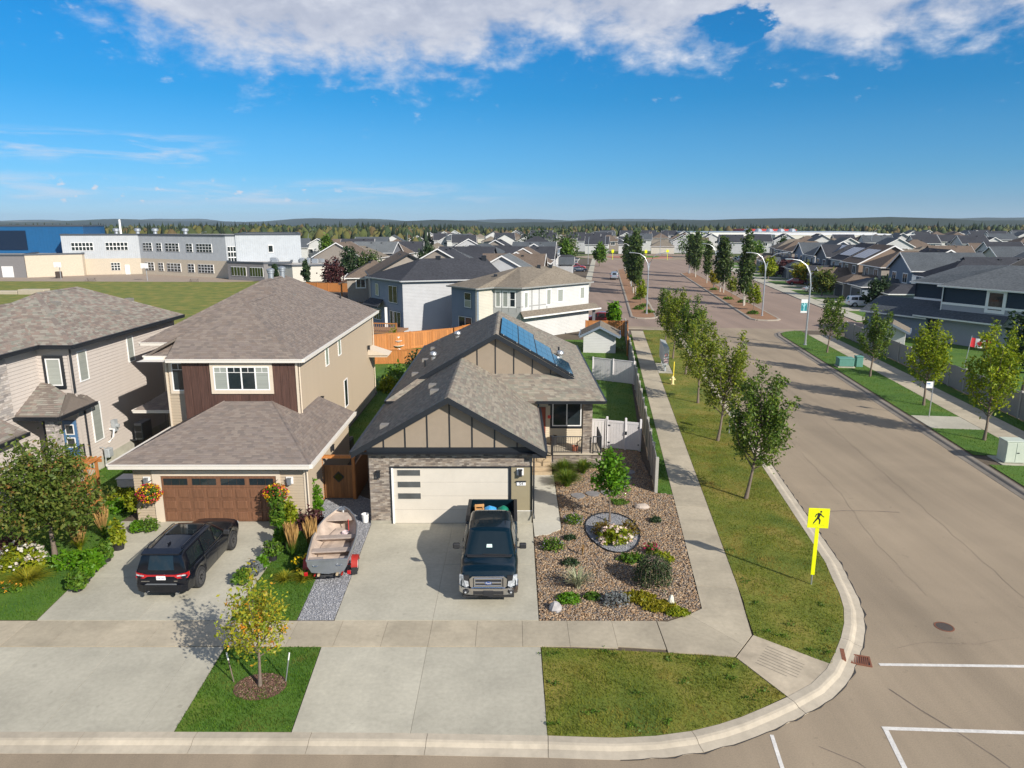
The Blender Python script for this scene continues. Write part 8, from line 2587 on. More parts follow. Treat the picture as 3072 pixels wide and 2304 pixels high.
# trees and shrubs in the middle distance
for i, (x, y, h, cr, mm, shp, lb) in enumerate([
		(39.9, 53.5, 7.4, 1.7, L_DARK, 'column', 'tall dark tree at the right edge behind the far fence'), (57.2, 110.5, 4.6, 1.7, L_DARK, 'round', 'round dark tree beside the white wagon'),
		(63.6, 156, 4.6, 2.0, L_AMBER, 'round', 'orange and green tree in the right-hand row'), (57.6, 131.5, 4.6, 2.1, L_RUST, 'round', 'reddish tree over the silver sedan'),
		(68.3, 178, 4.0, 2.2, L_PURP, 'round', 'purple-leaved shrub tree in the right-hand row'), (62, 172, 5.0, 1.9, L_ELMY, 'round', 'lime tree beyond the purple one'),
		(-36.2, 143.6, 6.0, 2.1, L_PURP, 'round', 'dark red tree by the cream school wing'), (-33.2, 146.7, 8.2, 2.3, L_DARK, 'column', 'dark green tree by the cream school wing'), (-29.5, 147.5, 7.4, 2.6, L_ASPEN, 'round', 'broad green tree behind the pergola roofs'),
		(-44, 152, 5.2, 0.8, L_DARK, 'column', 'thin young tree in front of the cream school wing'), (-52, 156, 4.4, 0.7, L_DARK, 'column', 'thin bare-looking tree in front of the entrance wing'),
		(12.9, 89.0, 3.4, 0.8, L_BRIGHT, 'round', 'small bright tree at the end of the near sidewalk'), (17.5, 232, 7.5, 2.6, L_GARD, 'column', 'green tree beside the distant cross avenue'),
		(27.5, 224, 7.0, 2.0, L_GARD, 'column', 'slim green tree near the distant roundabout lawn'), (8, 243, 11, 6.0, L_DARK, 'round', 'broad dark tree cluster left of the roundabout'), (18, 252, 10, 5.5, L_ASPEN, 'round', 'second broad tree left of the roundabout'),
		(72, 285, 9, 5.5, L_GARD, 'round', 'broad green tree beyond the roundabout'), (85, 250, 7, 3.0, L_GARD, 'round', 'round green tree right of the roundabout'), (93, 246, 8, 2.6, L_ASPEN, 'column', 'upright tree right of the roundabout'),
		(-20, 170, 8, 2.4, L_DARK, 'column', 'dark upright tree among the roofs right of the school'), (-12, 176, 7, 2.2, L_ASPEN, 'round', 'green tree among the roofs right of the school'), (-60, 232, 9, 2.2, L_GARD, 'column', 'green tree behind the cream school wing')]):
	tree('street_tree', lb, (x, y), h, h * 0.22, cr, 1500, 0.20 + 0.0011 * y, mm, shp, tr=0.08 + h * 0.008, seed=80 + i, limbs=14, spread=0.24)

# back yard planting between the two near houses
for i, (x, y, h, rr, mm, lb) in enumerate([(-9.6, 57.5, 1.7, 1.2, L_GARD, 'leafy green shrub in the back yard between the houses'), (-8.4, 60.0, 2.2, 1.1, L_DARK, 'dark shrub in the back yard behind the bungalow'), (-9.8, 54.6, 1.2, 0.9, L_LIME, 'lime shrub at the corner of the tan house'),
											(-7.2, 63.0, 2.0, 1.0, L_RUST, 'rust-tinged shrub by the low wooden fence'), (-8.2, 56.0, 0.9, 0.7, L_BRIGHT, 'low bright plants in the back yard bed')]):
	plant('garden_shrub', lb, (x, y), rr, rr, h, 750, 0.16, mm, 'back yard shrubs')
plant('climbing_plant', 'wispy climber against the orange fence', (-12.6, 73.6), 0.8, 0.4, 2.6, 240, 0.16, L_LIME, 'back yard shrubs')

# rock-bed plants
def low(name, lb, x, y, rx, ry, h, n, lf, mm, fl=None, **kw):
	return plant(name, lb, (x, y), rx, ry, h, n, lf, mm, 'plants in the river rock bed', flowers=fl, **kw)
F_LAV = leafmat('petal_lavender', [(0.30, 0.26, 0.42), (0.38, 0.34, 0.50)], 0.3, 0.6)
low('hydrangea', 'white and pink hydrangea in the grey gravel oval', 4.35, 27.35, 0.72, 0.60, 0.62, 750, 0.10, L_LIME, (F_PINKW, 34, 0.115, 0.15))
low('spirea', 'golden brown spirea left of the hydrangea', 3.92, 28.15, 0.52, 0.45, 0.60, 650, 0.06, L_SPIREA)
low('spirea', 'golden brown spirea right of the hydrangea', 4.98, 28.1, 0.50, 0.50, 0.60, 650, 0.06, L_SPIREA)
low('lavender', 'dusty lavender clump nearest the entry walk', 2.73, 29.25, 0.46, 0.36, 0.42, 420, 0.06, L_GARD, (F_LAV, 40, 0.035, 0.2))
low('mugo_pine', 'small mugo pine between the two lavender clumps', 2.46, 27.55, 0.27, 0.22, 0.22, 420, 0.05, L_DARK)
low('lavender', 'green lavender clump beside the pickup', 1.68, 26.7, 0.50, 0.42, 0.46, 560, 0.06, L_GARD, (F_LAV, 26, 0.03, 0.1))
low('mugo_pine', 'small mugo pine beside the pickup nose', 2.3, 25.3, 0.38, 0.28, 0.27, 480, 0.05, L_DARK)
low('mugo_pine', 'small mugo pine near the side sidewalk', 6.42, 29.35, 0.28, 0.24, 0.26, 420, 0.05, L_DARK)
low('ground_cover', 'yellowish moss-like cover by the stepping stones', 5.13, 31.5, 0.45, 0.38, 0.16, 520, 0.05, L_GARD)
low('ground_cover', 'green cover below the yucca', 2.0, 22.6, 0.45, 0.40, 0.22, 620, 0.06, L_BRIGHT)
low('ground_cover', 'small green cover right of the yucca', 2.85, 22.75, 0.32, 0.28, 0.2, 380, 0.06, L_GARD)
low('russian_sage', 'silvery grey sage near the sidewalk', 3.6, 22.4, 0.55, 0.42, 0.48, 620, 0.06, L_SILVER)
low('creeper', 'bright yellow creeper, upper patch by the weeping shrub', 4.55, 22.7, 0.62, 0.42, 0.2, 950, 0.07, L_YEL)
low('creeper', 'bright yellow creeper, middle patch', 5.1, 22.1, 0.62, 0.38, 0.18, 950, 0.07, L_YEL)
low('creeper', 'yellow-green creeper spilling to the sidewalk corner', 5.65, 21.75, 0.42, 0.30, 0.15, 620, 0.07, L_LIME)
low('perennial', 'low green perennials left of the weeping shrub', 4.75, 25.6, 0.55, 0.35, 0.30, 520, 0.08, L_GARD)
low('perennial', 'lime perennials behind the weeping shrub', 5.95, 25.6, 0.45, 0.4, 0.32, 420, 0.08, L_LIME)
low('coneflower', 'crimson flowers behind the weeping shrub', 5.6, 26.25, 0.30, 0.25, 0.45, 220, 0.07, L_RUST, (F_RED, 12, 0.07, 0.5))
tuft('feather_grass', 'thin straw-coloured feather grass in the rock bed', (2.84, 26.1), 60, 0.6, 0.14, 0.006, L_STRAW, droop=0.2)
tuft('yucca', 'variegated cream and green yucca in the rock bed', (2.4, 23.5), 120, 0.85, 0.72, 0.030, L_YUCCA, cat='yucca', droop=0.35)
for x, y, h, n, sp, lb in ((2.78, 33.75, 1.05, 620, 0.95, 'large arching daylily clump beside the entry walk'), (2.75, 35.55, 0.95, 520, 0.8, 'daylily clump under the porch rail'), (3.8, 35.65, 0.95, 480, 0.75, 'daylily clump under the porch column')):
	tuft('daylily', lb, (x, y), n, h, sp, 0.020, leafmat('daylily_blade', [(0.06, 0.14, 0.012), (0.12, 0.20, 0.02), (0.22, 0.24, 0.03)], 0.4, 0.5), group='daylilies by the porch', cat='daylily', droop=0.55)
# weeping shrub: curtains of hanging twigs
wr_ = root('weeping_caragana', (5.2, 23.75, 0.0), 'dark weeping shrub with hanging branches in the rock bed', 'shrub')
g = G().tube([(0, 0, 0), (0.03, 0.02, 0.5), (0, 0, 1.1)], [0.05, 0.04, 0.03], 6)
P = []
for k in range(46):
	a = k * 2.399
	rr2 = 0.18 + 0.55 * (k / 46) ** 0.6
	tip = (rr2 * math.cos(a), rr2 * math.sin(a))
	zt = 1.12 - 0.25 * (k / 46)
	zb_ = RNG.uniform(0.05, 0.35)
	g.tube([(0, 0, 1.0), (tip[0] * 0.6, tip[1] * 0.6, zt), (tip[0], tip[1], zt - 0.2), (tip[0] * 1.06, tip[1] * 1.06, zb_)], [0.012, 0.008, 0.006, 0.003], 4, cap=False)
	for _ in range(62):
		t = RNG.uniform(0, 1)
		P.append((tip[0] * (0.75 + 0.3 * t) + RNG.normal() * 0.05, tip[1] * (0.75 + 0.3 * t) + RNG.normal() * 0.05, zt + (zb_ - zt) * t + RNG.normal() * 0.03))
part('trunk', g, M_BARK, wr_)
leaf_mesh('foliage', P, 0.055, leafmat('leaf_weeping', [(0.03, 0.06, 0.022), (0.05, 0.085, 0.028), (0.09, 0.11, 0.04)], 0.3, 0.5), wr_)

# stones and stepping stones in the bed
def boulder(lb, x, y, sx, sy, sz, m, seed):
	rn = random.Random(seed)
	rings = []
	for i, (t, rr2) in enumerate(((0, 0.9), (0.35, 1.0), (0.75, 0.72), (1.0, 0.25))):
		rings.append([(x + sx * rr2 * math.cos(a) * rn.uniform(0.82, 1.15), y + sy * rr2 * math.sin(a) * rn.uniform(0.82, 1.15), -0.03 + sz * t * rn.uniform(0.9, 1.1)) for a in np.linspace(0, 2 * math.pi, 9, endpoint=False)])
	single('boulder', G().loft(rings), m, lb, 'rock', 'boulders in the rock bed')
M_BOUL = mat('boulder', (0.42, 0.35, 0.29), 0.9, 0.2, 6, bump=0.5)
boulder('grey boulder at the front corner of the rock bed', 1.5, 22.0, 0.26, 0.22, 0.32, mat('boulder_grey', (0.36, 0.34, 0.33), 0.9, 0.2, 6, bump=0.5), 1)
boulder('flat tan boulder near the side sidewalk', 6.1, 30.95, 0.36, 0.24, 0.24, M_BOUL, 2)
boulder('pale upright stone in the yellow creeper', 5.55, 22.3, 0.12, 0.10, 0.40, mat('boulder_pale', (0.60, 0.56, 0.46), 0.9, 0.15, 6), 3)
for i, (x, y) in enumerate(((3.23, 32.4), (3.98, 32.65), (4.72, 32.8), (5.47, 33.7), (5.95, 34.9), (6.25, 35.75))):
	single('stepping_stone', G().prism([(x + 0.36 * math.cos(a + 0.3 * i) * (1 + 0.12 * math.sin(3 * a + i)), y + 0.36 * math.sin(a + 0.3 * i), -0.03) for a in np.linspace(0, 2 * math.pi, 7, endpoint=False)], (0, 0, 0.075)), mat('slate_step', (0.20, 0.19, 0.185), 0.85, 0.15, 6), words_[i] + ' dark slate stepping stone from the entry walk', 'stepping stone', 'stepping stones across the rock bed')

# garden between the driveways
tuft('reed_grass', 'tall straw-plumed reed grass left of the boat stern', (-8.75, 25.9), 200, 1.0, 0.34, 0.011, L_GARD, L_STRAW, 'reed grasses by the boat', droop=0.3, np_=130)
tuft('reed_grass', 'tall straw-plumed reed grass touching the boat', (-8.05, 26.1), 200, 1.05, 0.34, 0.011, L_GARD, L_STRAW, 'reed grasses by the boat', droop=0.3, np_=150)
L_LILY = leafmat('lily_blade_yellowing', [(0.13, 0.19, 0.012), (0.30, 0.29, 0.02), (0.46, 0.38, 0.04)], 0.4, 0.5)
tuft('daylily', 'yellowing daylily on the lawn strip, left clump', (-8.45, 23.9), 160, 0.55, 0.55, 0.018, L_LILY, group='yellowing daylilies', cat='daylily', droop=0.6)
tuft('daylily', 'yellowing daylily on the lawn strip, right clump', (-7.75, 23.9), 170, 0.6, 0.55, 0.018, L_LILY, group='yellowing daylilies', cat='daylily', droop=0.6)
plant('black_eyed_plant', 'yellow-flowered perennial at the boat transom', (-7.95, 24.7), 0.42, 0.4, 0.65, 420, 0.09, L_GARD, flowers=(F_YEL, 20, 0.075, 0.4), cat='flower')
plant('ninebark', 'dark purple-leaved shrub beside the gravel', (-8.75, 28.6), 0.62, 0.55, 0.95, 900, 0.09, L_PURP)
plant('tall_perennial', 'tall green plants against the tan garage corner', (-9.15, 30.4), 0.42, 0.5, 1.6, 750, 0.12, L_BRIGHT)
M_POT = mat('nursery_pot', (0.018, 0.018, 0.020), 0.6, 0.15, 9)
M_TERRA = mat('terracotta', (0.30, 0.095, 0.05), 0.8, 0.12, 9)
potted = [(-9.48, 25.7, 0.19, 0.34, 0.55, 0.60, L_GARD, 'bushy dill-like plant in a pot beside the reed grass', 0.07), (-9.45, 26.75, 0.20, 0.40, 0.40, 0.85, L_BRIGHT, 'leafy plant in a tall pot behind the dill', 0.11), (-9.62, 24.9, 0.14, 0.22, 0.32, 0.42, L_BRIGHT, 'bright green potted plant on the driveway edge', 0.09),
		(-9.75, 24.45, 0.15, 0.22, 0.42, 0.40, L_SILVER, 'grey-leaved potted plant on the driveway edge', 0.11), (-9.95, 23.75, 0.16, 0.22, 0.45, 0.48, L_GARD, 'round green potted plant nearest the sidewalk', 0.08),
		(-10.15, 28.5, 0.22, 0.38, 0.52, 1.55, L_GARD, 'tall tomato-like plant under the right flower basket', 0.12), (-9.7, 28.75, 0.18, 0.3, 0.40, 1.15, L_LIME, 'lime potted plant under the right flower basket', 0.11),
		(-15.79, 23.3, 0.20, 0.26, 0.50, 0.62, L_GARD, 'leafy potted plant nearest the sidewalk on the left', 0.10), (-15.9, 23.95, 0.22, 0.26, 0.42, 0.62, L_BRIGHT, 'second potted plant along the left driveway edge', 0.10), (-16.05, 24.75, 0.23, 0.26, 0.48, 0.68, L_BRIGHT, 'broad-leaved potted plant, third along the left driveway edge', 0.19),
		(-16.05, 25.6, 0.23, 0.26, 0.45, 0.75, L_GARD, 'fourth potted plant along the left driveway edge', 0.10), (-16.1, 26.65, 0.24, 0.34, 0.42, 1.0, L_LIME, 'tall lime plant in the black pot farthest along the left edge', 0.11),
		(-15.75, 28.45, 0.26, 0.14, 0.55, 0.55, L_GARD, 'ferny plant in a low bowl left of the garage door', 0.07), (-16.2, 28.3, 0.22, 0.16, 0.40, 0.45, L_BRIGHT, 'second ferny plant in a low bowl left of the garage door', 0.07)]
for i, (x, y, r0, h, rr2, ph, mm, lb, lf) in enumerate(potted):
	pot('black pot under the ' + lb.split(' in a')[0].split(' along')[0].split(' on the')[0].split(' under')[0].split(' nearest')[0], (x, y), r0, h, M_POT)
	plant('potted_plant', lb, (x, y), rr2 * 0.74, rr2 * 0.74, ph * 0.95, 620, lf, mm, 'potted plants along the driveway', cat='plant', z=h - 0.06, base=0.0)
# left border
tuft('ornamental_grass', 'straw-tipped ornamental grass behind the pots', (-17.6, 26.5), 260, 0.85, 0.45, 0.010, L_LIME, L_STRAW, 'grasses in the left border', droop=0.45)
tuft('ornamental_grass', 'green and straw ornamental grass nearer the pergola', (-17.3, 27.7), 260, 0.95, 0.42, 0.010, L_GARD, L_STRAW, 'grasses in the left border', droop=0.4)
plant('hydrangea', 'panicle hydrangea with cream blooms at the left edge', (-19.0, 25.0), 0.95, 0.6, 0.95, 900, 0.11, L_LIME, flowers=(F_WHITE, 34, 0.14, 0.3), cat='shrub')
tuft('daylily', 'big yellow-green lily bed at the left lawn edge', (-18.0, 23.9), 460, 0.62, 1.0, 0.016, L_LILY, cat='daylily', droop=0.6)
tuft('daylily', 'lily bed running off the left edge', (-19.6, 23.6), 420, 0.6, 0.95, 0.016, L_LILY, cat='daylily', droop=0.6)
plant('marigold', 'orange and yellow flowers in front of the lily bed', (-18.6, 23.2), 0.9, 0.3, 0.32, 260, 0.08, L_GARD, flowers=(F_ORNG, 16, 0.06, 0.5), cat='flower')
plant('barberry', 'dark purple barberry at the left edge', (-20.3, 26.3), 0.9, 0.7, 0.8, 800, 0.08, L_PURP)
plant('fern_patch', 'bright green undergrowth below the rust-tinged tree', (-17.3, 25.2), 0.7, 0.6, 0.6, 700, 0.09, L_BRIGHT)
plant('side_yard_shrub', 'yellowish shrub in the side yard behind the pergola', (-18.6, 31.6), 0.7, 0.7, 0.7, 520, 0.10, L_LIME)
plant('side_yard_shrub', 'round green shrub in the side yard by the tan garage', (-18.3, 30.6), 0.6, 0.6, 0.55, 520, 0.10, L_BRIGHT)
# coarse weeds in the corner lawns
wd_ = root('weeds', (0, 0, 0), 'broad-leaved weeds scattered along the lawn edges at the corner', 'weeds', kind='stuff')
P = []
edge = [(1.1, 16.2), (1.15, 18), (1.15, 19.5), (3, 19.5), (4.9, 19.2), (5.8, 19.0), (6.6, 18.8), (7.2, 17.7), (6.6, 17.3), (4.2, 16.35), (3.2, 16.2), (8.3, 20.6), (8.8, 20.3), (9.4, 19.5), (9.8, 19.5), (10.3, 20.6), (8.45, 22.4), (8.7, 24), (8.9, 26.5), (9.2, 21), (6.5, 18.2), (10.8, 22.4), (3.5, 17.5), (5, 18), (2.2, 16.8)]
for k in range(150):
	cx_, cy_ = edge[k % len(edge)]
	cx_ += RNG.normal() * 0.12
	cy_ += RNG.normal() * 0.10
	rr2 = RNG.uniform(0.02, 0.06)
	for _ in range(9):
		P.append((cx_ + RNG.normal() * rr2, cy_ + RNG.normal() * rr2, 0.03 + abs(RNG.normal()) * 0.02))
leaf_mesh('weed_leaves', P, 0.04, L_GARD, wd_)['kind'] = 'stuff'
# hanging baskets
for x, lb in ((-15.85, 'hanging basket of yellow and magenta flowers left of the brown garage door'), (-10.32, 'hanging basket of red and yellow flowers right of the brown garage door')):
	r = root('hanging_basket', (x, 28.95, 1.25), lb, 'flower basket', 'hanging flower baskets')
	part('basket', G().lathe([(0.05, 0.0), (0.16, 0.05), (0.22, 0.18), (0.23, 0.22)], n=14, cap=False), M_POT, r)
	part('bracket', G().tube([(0, 0.4, 0.75), (0, 0.05, 0.78), (0, 0.0, 0.72), (0, 0, 0.2)], 0.012, 5), M_BLACK, r)
	d = RNG.normal(size=(900, 3))
	d /= np.linalg.norm(d, axis=1, keepdims=True)
	leaf_mesh('foliage', d[:420] * RNG.uniform(0.5, 0.9, (420, 1)) * 0.50 + np.array([0, 0, 0.26]), 0.075, L_GARD, r)
	leaf_mesh('flowers', d[420:] * RNG.uniform(0.85, 1.05, (480, 1)) * np.array([0.54, 0.46, 0.42]) + np.array([0, 0, 0.26]), 0.085, F_MIX, r, 1.1)['kind'] = 'stuff'
r = root('hanging_basket', (-19.15, 37.55, 1.35), 'small hanging basket of red and yellow flowers on the side porch', 'flower basket', 'hanging flower baskets')
part('basket', G().lathe([(0.05, 0.0), (0.16, 0.1), (0.2, 0.2)], n=12, cap=False), M_POT, r)
part('wire', G().tube([(0, 0, 0.2), (0, 0, 1.5)], 0.008, 4), M_BLACK, r)
d = RNG.normal(size=(420, 3))
d /= np.linalg.norm(d, axis=1, keepdims=True)
leaf_mesh('flowers', d * 0.3 + np.array([0, 0, 0.25]), 0.075, F_MIX, r, 1.1)['kind'] = 'stuff'


# ------------------------------------------------------------------ fences, street furniture, odds and ends
def fence(name, label, a, b, h, post, panel_m, post_m, boards=0, pw=0.09, z=-0.03, cap=True, group=None, rails=True, steps=None):
	"""panel fence: posts, panels (made of boards when boards>0), rails and caps"""
	r = root(name, (a[0], a[1], z), label, 'fence', group, world=True)
	L = math.dist(a, b)
	n = max(1, round(L / post))
	for i in range(n + 1):
		p = lerp2(a, b, i / n)
		part('post', G().bev(p[0] - pw / 2, p[1] - pw / 2, z, p[0] + pw / 2, p[1] + pw / 2, z + h + 0.1, 0.01), post_m, r)
	for i in range(n):
		p, q = lerp2(a, b, i / n + pw * 0.5 / L), lerp2(a, b, (i + 1) / n - pw * 0.5 / L)
		if boards:
			pan = part('fence_panel', G().wallbox(p, q, z + 0.2, z + 0.3, -0.03, 0.02).wallbox(p, q, z + h - 0.12, z + h - 0.02, -0.03, 0.02), post_m, r)
			for k in range(boards):
				c, d_ = lerp2(p, q, (k + 0.03) / boards), lerp2(p, q, (k + 0.97) / boards)
				off = 0.004 * (k % 2)
				part('fence_board', G().wallbox(c, d_, z + 0.05, z + h, -0.01 + off, 0.012 + off), panel_m, pan)
		else:
			part('fence_panel', G().wallbox(p, q, z + 0.05, z + h, -0.02, 0.02), panel_m, r)
		if cap:
			part('cap_rail', G().wallbox(p, q, z + h, z + h + 0.05, -0.045, 0.045), post_m, r)
	return r


M_CONCF = sidmat('panel_fence_grey', (0.27, 0.255, 0.235), 0.15, vertical=True)
M_CONCP = mat('fence_post_grey', (0.34, 0.32, 0.285), 0.85, 0.1, 5)
fence('yard_fence', 'weathered grey fence along the near sidewalk', S(10.7, -0.82), S(63, -0.82), 1.75, 2.55, M_CONCF, M_CONCP, pw=0.16, cap=False)
fence('back_fence', 'long weathered grey fence across the street', S(-13, 24.8), S(63.3, 24.8), 1.85, 2.55, M_CONCF, M_CONCP, pw=0.16, cap=False)
# white vinyl gates and return fence
fence('vinyl_fence', 'short pale vinyl fence between bungalow and double gate', (4.42, 40.15), (5.55, 39.95), 1.75, 1.2, M_VINYL, M_VINYL, boards=5, pw=0.12)
r = root('vinyl_gate', (5.62, 39.93, 0), 'pale vinyl double gate with black hinges beside the porch', 'gate', world=True)
for k, (a, b) in enumerate((((5.66, 39.93), (6.62, 39.62)), ((6.68, 39.6), (7.42, 39.36)))):
	lf = part('gate_leaf', G().wallbox(a, b, 0.06, 0.18, -0.03, 0.03).wallbox(a, b, 1.6, 1.72, -0.03, 0.03), M_VINYL, r)
	for j in range(6):
		part('fence_board', G().wallbox(lerp2(a, b, (j + 0.02) / 6), lerp2(a, b, (j + 0.98) / 6), 0.05, 1.74, -0.012, 0.012 + 0.003 * (j % 2)), M_VINYL, lf)
	for z_ in (0.35, 1.4):
		part('hinge', G().wallbox(lerp2(a, b, 0.0 if k == 0 else 0.9), lerp2(a, b, 0.14 if k == 0 else 1.05), z_, z_ + 0.07, 0.02, 0.045), M_BLACK, lf)
part('latch', G().box(6.6, 39.52, 0.95, 6.72, 39.58, 1.15), M_BLACK, r)
for p in ((5.6, 39.95), (6.65, 39.61), (7.47, 39.34)):
	part('post', G().bev(p[0] - 0.06, p[1] - 0.06, 0, p[0] + 0.06, p[1] + 0.06, 1.95, 0.012), M_VINYL, r)
fence('vinyl_fence', 'pale vinyl fence across the bungalow back yard', (6.9, 58.9), S(35.0, -0.9), 1.9, 2.4, M_VINYL, M_VINYL, boards=8, pw=0.12)
# cedar fences
fence('cedar_fence', 'bright orange cedar fence below the grey house', (-15.2, 71.2), (-6.4, 76.6), 1.85, 2.4, M_WOOD, M_WOOD, boards=9, pw=0.12)
fence('cedar_fence', 'shaded return of the cedar fence beside the corner house', (-6.4, 76.6), (-4.6, 80.0), 1.85, 2.2, M_WOOD, M_WOOD, boards=8, pw=0.12)
fence('cedar_fence', 'low cedar fence across the back yard between the houses', (-13.0, 65.6), (-6.2, 66.2), 1.35, 2.3, M_WOOD, M_WOOD, boards=9, pw=0.12)
fence('cedar_fence', 'orange cedar fence behind the garden shed', (8.7, 82.6), (13.6, 82.4), 1.85, 2.4, M_WOOD, M_WOOD, boards=9, pw=0.12)
fence('cedar_fence', 'shaded side of the cedar fence running to the shed', (13.6, 82.4), S(48, -1.0), 1.85, 2.4, M_WOOD, M_WOOD, boards=6, pw=0.12)
fence('cedar_fence', 'orange cedar fence between the school field and the brown roofs', (-40.5, 140), (-27, 136), 1.7, 2.5, M_WOOD, M_WOOD, boards=0, pw=0.12)
# gate with diamond light between the near houses
r = root('cedar_gate', (-8.35, 32.05, 0), 'brown cedar gate with a black diamond cut-out between the near houses', 'gate', world=True)
M_CEDB = mat('cedar_brown', (0.26, 0.115, 0.04), 0.6, 0.25, 3.5, stretch=(5, 5, 0.5), obrand=1, island=0.2)
for k in range(9):
	x0 = -9.02 + k * 0.155
	part('gate_board', G().box(x0 + 0.004, 32.02 + 0.004 * (k % 2), 0.06, x0 + 0.151, 32.06, 1.72), M_CEDB, r)
dm = part('diamond_frame', G().prism([(-8.33, 31.995, 0.86), (-8.05, 31.995, 1.14), (-8.33, 31.995, 1.42), (-8.61, 31.995, 1.14)], (0, 0.02, 0)), M_BLACK, r)
part('diamond_pane', G().prism([(-8.33, 31.985, 0.93), (-8.12, 31.985, 1.14), (-8.33, 31.985, 1.35), (-8.54, 31.985, 1.14)], (0, 0.02, 0)), mat('amber_glass', (0.05, 0.045, 0.01), 0.15, 0.5, 5), dm)
for x in (-9.14, -7.6):
	part('post', G().bev(x - 0.07, 31.98, 0, x + 0.07, 32.12, 2.15, 0.01), M_WOOD, r)
part('lintel', G().box(-9.35, 31.97, 2.08, -7.5, 32.13, 2.22), M_WOOD, r)
part('trellis_end', G().box(-9.45, 31.96, 1.62, -9.1, 32.0, 1.78), M_WOOD, r)
single('side_fence_panel', G().box(-7.56, 32.05, 0, -7.5, 34.8, 1.75), M_CEDB, 'dark cedar fence panel running back beside the gate', 'fence')
# pergola arbour with seat at the left
r = root('garden_arbour', (-19.9, 30.4, 0), 'orange wooden garden arbour with bench and lattice at the left', 'arbour')
for x in (-0.75, 0.75):
	for y in (-0.42, 0.42):
		part('post', G().box(x - 0.05, y - 0.05, 0, x + 0.05, y + 0.05, 2.3), M_WOOD, r)
for y in (-0.45, 0.45):
	part('beam', G().box(-1.0, y - 0.03, 2.3, 1.0, y + 0.03, 2.44), M_WOOD, r)
for k in range(9):
	part('slat', G().box(-0.95 + k * 0.225, -0.65, 2.44, -0.89 + k * 0.225, 0.65, 2.52), M_WOOD, r)
part('bench_seat', G().box(-0.72, -0.3, 0.42, 0.72, 0.35, 0.48), M_WOOD, r)
part('bench_apron', G().box(-0.72, -0.32, 0.30, 0.72, -0.29, 0.42), M_WOOD, r)
lat = part('lattice', G().box(-0.72, 0.40, 0.95, 0.72, 0.42, 1.0).box(-0.72, 0.40, 1.95, 0.72, 0.42, 2.0), M_WOOD, r)
for k in range(12):
	x = -0.7 + k * 0.12
	part('lattice_strip', G().prism([(x, 0.405, 1.0), (x + 0.025, 0.405, 1.0), (min(0.72, x + 0.52), 0.405, 1.95), (min(0.70, x + 0.495), 0.405, 1.95)], (0, 0.012, 0)), M_WOOD, lat)
	part('lattice_strip', G().prism([(-x, 0.418, 1.0), (-x - 0.025, 0.418, 1.0), (max(-0.72, -x - 0.52), 0.418, 1.95), (max(-0.70, -x - 0.495), 0.418, 1.95)], (0, 0.012, 0)), M_WOOD, lat)
# garden shed and small shed
for loc, rz, w, d_, lb, wm in (((9.0, 71.6), R(-8), 3.3, 3.6, 'small grey garden shed behind the pale vinyl fence', SM_WHITE), ((40.5, 74.5), R(-30), 2.6, 3.2, 'white garden shed behind the far fence', SM_WHITE)):
	plain_house(lb, loc, rz, w, d_, 1.95, 'gable', wm, RM_TAN, trim=SM_BLUE, m=0.5, vents=0, name='garden_shed')
# fountain, patio pieces
r = root('garden_fountain', (-11.97, 73.3, 0), 'white three-tier garden fountain by the orange fence', 'fountain')
for z0_, rr2 in ((0.45, 0.62), (0.95, 0.42), (1.35, 0.2)):
	part('basin', G().lathe([(0.1, z0_ - 0.15), (rr2 * 0.6, z0_ - 0.08), (rr2, z0_ + 0.05), (rr2, z0_ + 0.09), (rr2 * 0.85, z0_ + 0.05), (0.06, z0_ - 0.03)], n=18, cap=False), M_WHITE, r, smooth=50)
part('column', G().lathe([(0.25, 0), (0.2, 0.1), (0.09, 0.2), (0.11, 0.5), (0.07, 0.9), (0.06, 1.4), (0.02, 1.6)], n=12), M_WHITE, r, smooth=50)
for i, (x, y, z_, m_, lb) in enumerate(((3.45, 36.95, 0.8, M_TERRA, 'terracotta pot at the porch rail'), (2.35, 38.05, 0.8, M_POT, 'tall black planter by the porch window'))):
	o = pot(lb, (x, y), 0.17 + 0.03 * i, 0.28 + 0.22 * i, m_, group=None)
	o.location.z = z_
r = root('bucket', (-6.55, 29.35, 0), 'white plastic bucket by the bungalow brick corner', 'bucket')
part('tub', G().lathe([(0.13, 0), (0.16, 0.36), (0.17, 0.36), (0.17, 0.38), (0.15, 0.38), (0.12, 0.03)], n=16, cap=False), M_WHITE, r, smooth=40)
part('handle', G().tube([(0.165, 0, 0.34), (0.12, -0.14, 0.24), (-0.12, -0.14, 0.24), (-0.165, 0, 0.34)], 0.006, 5), M_STEEL, r)
for x, lb, lean in ((-8.09, 'white-tipped wooden stake left of the amber tree', -0.13), (-6.58, 'white-tipped grey stake right of the amber tree', 0.17)):
	r = root('marker_stake', (x, 18.06, 0), lb, 'stake', 'stakes by the amber tree')
	part('shaft', G().tube([(0, 0, 0), (lean * 0.75, 0, 0.72)], 0.018, 6), M_BARK if lean < 0 else M_STEEL, r)
	part('white_tip', G().tube([(lean * 0.75, 0, 0.72), (lean, 0, 0.95)], 0.021, 6), M_WHITE, r)

